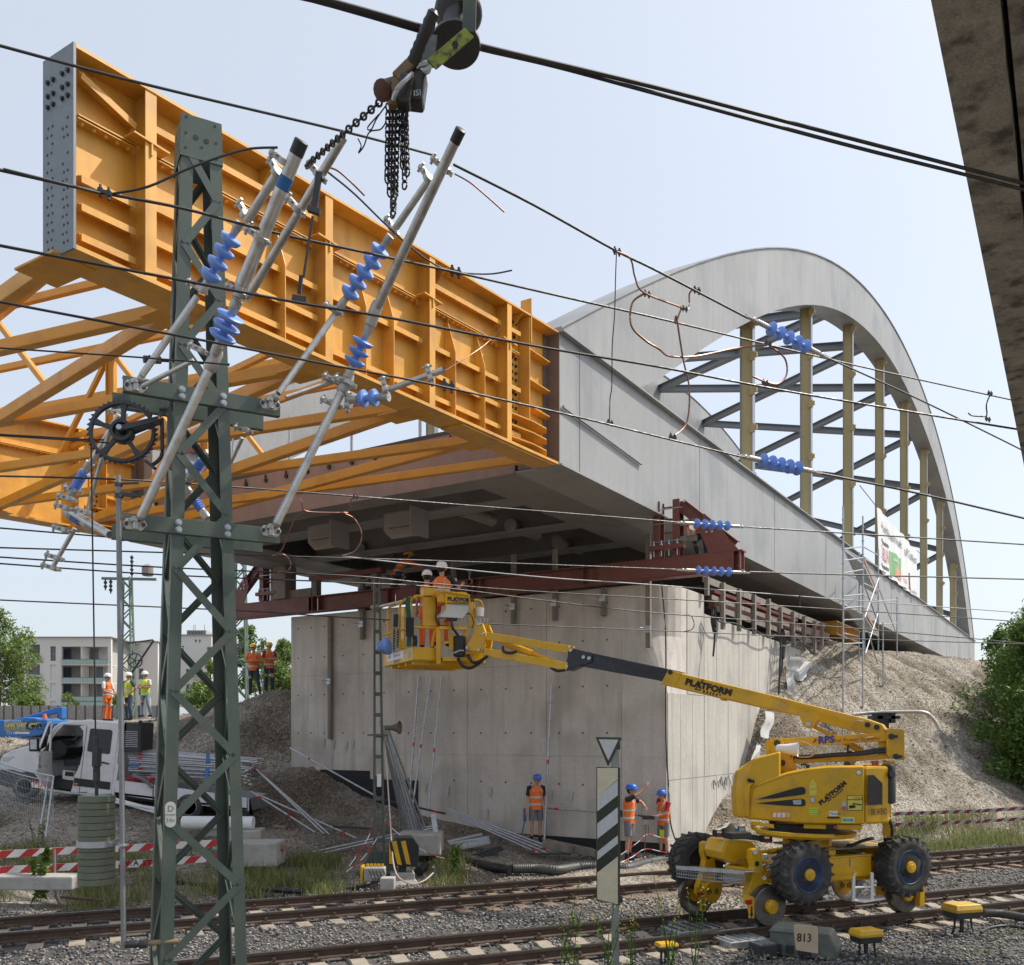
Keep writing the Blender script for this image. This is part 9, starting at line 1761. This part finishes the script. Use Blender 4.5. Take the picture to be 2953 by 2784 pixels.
gbar('weathered plank end sticking up behind the weights',('g',372,1135),('g',410,1210),20,19.5,w=.16,h=.08,mt=WOOD,name='timber_plank',cat='timber');gbar('reddish offcut of board on the gravel right of the big block',('g',1495,1225),('g',1550,1240),21.5,21.6,w=.3,h=.1,mt=mat('brown_board',(.25,.16,.10),.8),name='timber_offcut',cat='timber');gbar('small brown board lying on the gravel near the fallen tubes',('g',1480,1120),('g',1545,1130),24,24,w=.25,h=.04,mt=MATS['brown_board'],name='timber_offcut',cat='timber')
for k in range(3):gbar(['upper','middle','lower'][k]+' white aluminium rail leaning below the van side',('g',430 if k==0 else 620,962+12*k),('g',885-12*k,1032+10*k),24.6,24.3,w=.1,h=.05,mt=WHT)
gbar('blue profile lying on the white rails under the van door',('g',480,960),('g',600,955),24.5,24.5,w=.2,h=.08,mt=MATS['strap_blue'])
def hosepath(lb,pts,r,z=.0,mt=BLKP,rib=True):
 P3=catmull([Vector((*(onz(q(*p),z+r-.15).xy),z+r-.14))for p in pts],8);t_=thing('corrugated_hose',P3[0],lb,'hose');m_=MB();rr=[r*(1+.10*(k%2))for k in range(len(P3)*3)];P4=[]
 for i in range(len(P3)-1):
  for f_ in(0,.33,.66):P4.append(P3[i].lerp(P3[i+1],f_))
 m_.path(P4,rr[:len(P4)],12);m_.build('hose',mt,t_,smooth=True);return t_
hosepath('thick black corrugated hose lying along the far track behind the relay box',[('h',40,1310),('h',200,1312),('h',400,1300),('h',560,1300),('h',700,1305),('h',850,1322),('h',1000,1350),('h',1075,1360)],.11)
hosepath('grey ribbed hose continuing along the far track towards the lift',[('h',1085,1355),('h',1200,1355),('h',1320,1362),('h',1450,1345),('h',1600,1348),('h',1700,1352),('h',1800,1325),('h',1920,1302),('i',60,1305)],.11,mt=mat('hose_grey',(.06,.062,.062),.5))
hosepath('short cut of black corrugated hose beside the hazard-striped box',[('h',575,1370),('h',640,1325),('h',680,1300)],.10);hosepath('coil end of black corrugated pipe behind the concrete cube',[('h',690,1180),('h',770,1185)],.16);hosepath('black pipe end lying on the gravel right of the big block',[('g',1725,1305),('g',1874,1312)],.12)
hosepath('thin black pipe lying in the ballast between mast and far rail',[('g',680,1405),('g',900,1425),('g',1200,1450),('g',1400,1465),('g',1640,1480)],.05);hosepath('grey ribbed hose at the right edge behind the yellow cable box',[('i',1755,1595),('i',1850,1600),('i',2000,1625)],.07,mt=MATS['hose_grey']);hosepath('thin black cable loop at the right edge of the ballast',[('i',1740,1700),('i',1790,1675),('i',1880,1665),('i',2000,1680)],.025)
gbar('dark rusty bar lying in the ballast behind the guide pole',('g',330,1505),('g',550,1525),17.2,17.3,w=.08,h=.05,mt=RUSTY)
# ==== TRACK-SIDE BOXES
hz_=thing('hazard_box',Q(q('h',495,1400),-.1),'black and yellow diagonally striped track magnet housing on a concrete foot','track-side box')
c=P(q('h',490,1300),20.6);fr=Frame(c,(.98,.2));m_=MB();m_.prism([fr(-.33,-.1,-.12),fr(-.30,-.1,.36),fr(-.14,-.1,.50),fr(.22,-.1,.50),fr(.36,-.1,.30),fr(.34,-.1,-.18)],fr.v*.4);ho2=m_.build('housing',BLKP,hz_,bevel=.03)
for k in range(3):x0=-.31+.2*k;m_=MB();m_.prism([fr(x0,-.104,-.10),fr(x0+.10,-.104,-.10),fr(x0+.10+.02,-.104,.15),fr(x0+.02,-.104,.32)]if False else[fr(x0,-.104,-.08),fr(x0+.09,-.104,-.10),fr(x0+.0,-.104,.42-.08*k),fr(x0-.0+.0,-.104,.20)]if k==0 else[fr(x0-.02,-.104,-.10),fr(x0+.08,-.104,-.12),fr(x0-.04,-.104,.42),fr(x0-.14,-.104,.40)],-fr.v*.004);m_.build('yellow_stripe',MYEL,ho2)
m_=MB();m_.loft([[fr(sx*w,sy*w*.8+.1,z)for sx,sy in((-1,-1),(1,-1),(1,1),(-1,1))]for w,z in((.42,-.85),(.36,-.55),(.26,-.45),(.26,-.30))]);m_.build('concrete_foot',CONB,hz_,bevel=.02);m_=MB();m_.tube(fr(0,.1,-.3),fr(0,.1,-.1),.08,10);m_.build('neck',DKM,hz_)
yb=thing('relay_box',Q(q('h',340,1430),-.12),'open-backed yellow and grey cable box beside the slim post','track-side box');c=P(q('h',340,1380),20.2);m_=MB();m_.box(c,(.45,.3,.3));m_.build('case',CONB,yb,bevel=.02);m_=MB();m_.box(c+Vector((-.27,0,0)),(.06,.34,.38));m_.build('cover',MYEL,yb,bevel=.02)
m_=MB()
for k in range(5):m_.box(c+Vector((-.16+.08*k,0,.19)),(.05,.08,.05))
m_.build('teeth',MYEL,yb,kind='stuff')
m_=MB()
for k in range(5):m_.path(catmull([c+Vector((-.1+.08*k,-.2,.1)),c+Vector((0+.05*k,-.35,-.1)),c+Vector((-.3-.1*k,-.4,-.28)),c+Vector((-.7,-.3,-.3))],4),.018,5)
m_.build('cables',BLK,yb);wire('pale cable looping from the slim post down to the relay box and along the ballast',[('h',380,560,21.8),('h',400,760,21.6),('h',420,1050,21),('h',445,1350,20.2),('h',520,1430,19.7),('h',600,1420,19.8),('h',655,1375,20.1)],4,mt=mat('pale_cable',(.5,.42,.36),.5),name='loose_cable',cat='cable')
m_=MB();m_.box(P(q('h',410,1430),19.6),(.3,.3,.25));solo(m_,'concrete_stub',CONB,'small broken concrete stub before the hazard-striped box','concrete block',bevel=.02)
for lb,pts in(('red and white plastic chain from the slim post to the left',[('h',345,1075,21.8),('h',300,1190,21.5),('h',200,1340,20.6)]),('second red and white plastic chain left of the slim post',[('h',350,1190,21.6),('h',280,1290,21.2),('h',185,1370,20.4)]),('red and white plastic chain from the slim post to the corrugated hose',[('h',375,1075,21.8),('h',450,1150,21.6),('h',620,1265,21.3),('h',730,1300,21.2)]),('red and white plastic chain strung on the thin iron stake, upper',[('w',850,1275,22.6),('w',1060,1120,22.8),('w',1195,1010,23),('w',1400,1065,23),('w',1620,1100,23)]),('red and white plastic chain strung on the thin iron stake, lower',[('w',850,1375,22.3),('w',1000,1300,22.6),('w',1165,1200,22.9),('w',1400,1240,22.9),('w',1545,1260,22.9)])):
 P3=catmull([P(q(r,x,y),Z)for r,x,y,Z in pts],5);t_=thing('plastic_chain',P3[-1],lb,'chain')
 for k in range(len(P3)-1):m_=MB();m_.path([P3[k],P3[k+1]],.011,5);m_.build('chain_length',REDP if(k//2)%2 else WHT,t_)
m_=MB();m_.tube(P(q('w',1145,1360),22.7),P(q('w',1175,890),23),.012,6);m_.path([P(q('w',1175,890),23),P(q('w',1205,895),23),P(q('w',1200,1010),23)],.010,5);m_.path([P(q('w',1175,892),23),P(q('w',1150,900),23),P(q('w',1148,950),23)],.010,5);solo(m_,'iron_stake',RUSTY,'thin rusty iron stake carrying the chains beside the workers','stake')
def cablebox(lb,x0,y0,x1,y1,Z,px,pyb,r='i',cover=MYEL):
 t_=thing('cable_box',P(q(r,px,pyb),Z),lb,'track-side box');a,b_=P(q(r,x0,y1),Z),P(q(r,x1,y0),Z);w=b_.x-a.x;h_=b_.z-a.z;c=Vector(((a.x+b_.x)/2,Z+w*.35,a.z));fr=Frame(c,(.96,.28))
 def R_(w_,d_,z):return[fr(-w_/2,-d_/2,z),fr(w_/2,-d_/2,z),fr(w_/2,d_/2,z),fr(-w_/2,d_/2,z)]
 m_=MB();m_.loft([R_(w*.86,w*.6,0),R_(w*.9,w*.64,h_*.45)]);m_.build('base',DKM,t_,bevel=.01);m_=MB();m_.loft([R_(w*.96,w*.68,h_*.42),R_(w*.97,w*.69,h_*.62),R_(w*.90,w*.6,h_*.9),R_(w*.86,w*.56,h_*.94)]);m_.build('lid',cover,t_,bevel=.012)
 m_=MB();m_.tube(fr(0,0,-.02),(c.x,c.y,-.22),.035,8);m_.build('post',DKM,t_);m_=MB()
 for s in(-1,1):m_.path(catmull([fr(s*w*.3,-.02,0),fr(s*w*.32,-.03,-.15),Vector((c.x+s*w*.35,c.y-.05,-.2))],4),.018,6)
 m_.build('cable',BLK,t_);return t_,fr,w,h_
OY=mat('box_ochre',(.52,.32,.04),.5,var=.15,scale=6,dirt=(.25,.15,.05),dscale=5)
cablebox('ochre yellow cable box on a short post near the right edge',1578,1545,1757,1628,15.4,1670,1700,cover=OY);cablebox('small bright yellow cable box on a thin post in the foreground',1062,1682,1218,1760,13.7,1150,1850);cablebox('small yellow cable box among weeds right of the striped board',-10,1755,105,1800,13.3,40,1880)
pmx=thing('point_machine',P(q('i',780,1860),12.3),'grey-green point machine box with a number plate in the foreground ballast','track-side box')
PM=mat('point_machine_grey',(.12,.135,.12),.6,var=.2,scale=6,dirt=(.25,.22,.17),dscale=6,bump=.1)
a=onz(q('i',600,1818),-.22);b_=onz(q('i',950,1855),-.22);fr=Frame(a,((b_-a).x,(b_-a).y));L_=(b_-a).length
m_=MB();m_.prism([fr(0,0,0),fr(L_*.62,0,0),fr(L_*.62,0,.36),fr(0,0,.36)],fr.v*.55);m_.build('case',PM,pmx,bevel=.02);m_=MB();m_.prism([fr(L_*.62,0,.0),fr(L_*1.02,0,.0),fr(L_*1.05,0,.15),fr(L_*.92,0,.41),fr(L_*.62,0,.41)],fr.v*.5);m_.build('motor_housing',PM,pmx,bevel=.03);m_=MB();m_.prism([fr(-.02,-.02,.362),fr(L_*.60,-.02,.362),fr(L_*.56,.02,.43),fr(.03,.02,.43)],fr.v*.52);m_.build('lid',PM,pmx,bevel=.012)
for k in range(3):m_=MB();m_.box(fr(.12+.18*k,-.02,.12),(.10,.06,.12));m_.build('latch',DKM,pmx,bevel=.01)
m_=MB();m_.box(fr(L_*.55,-.03,.16),(.17,.05,.2));m_.tube(fr(L_*.57,-.05,.16),fr(L_*.57,-.09,.16),.045,12);m_.build('lock',DKM,pmx,bevel=.008)
c=P(q('i',795,1730),13.35);m_=MB();m_.prism([c+Vector((x,0,z))for x,z in((-.175,.18),(-.135,.205),(.155,.175),(.175,.13),(.175,-.22),(-.13,-.17),(-.145,-.15))],(0,.02,0));po=m_.build('number_plate',mat('plate_cream',(.52,.40,.28),.6,var=.08,scale=8),pmx,bevel=.004);text_mb('813',.17,c+Vector((-.135,-.006,-.04)),(1,0,-.03),(.03,0,1),0,sx=.85,bold=.002).build('lettering',DKP,po)
for k,(x,y,w_,d_,h_,lb)in enumerate(((440,1730,.75,.5,.12,'grey metal switch cover plate lying left of the point machine'),(180,1665,.9,.6,.10,'ribbed grey switch cover between the rails left of the lift'),(560,1790,.3,.3,.2,'small dark rod guard between cover plate and point machine'),(90,1640,.4,.4,.1,'pale metal tray in the track in front of the lift'))):
 p=onz(q('i',x,y),-.1);fr=Frame((p.x,p.y,-.2),RD);m_=MB()
 m_.fbox(fr,-w_/2,w_/2,-d_/2,d_/2,0,h_);t_=thing('switch_cover',p,lb,'switch cover');m_.build('cover',GALV if k!=2 else DKM,t_,bevel=.015)
 for j in range(5):m_=MB();u=-w_/2+w_*(j+.5)/5;m_.fbox(fr,u-.012,u+.012,-d_/2+.02,d_/2-.02,h_+.001,h_+.018);m_.build('rib',DKM if k==1 else GALV,t_)
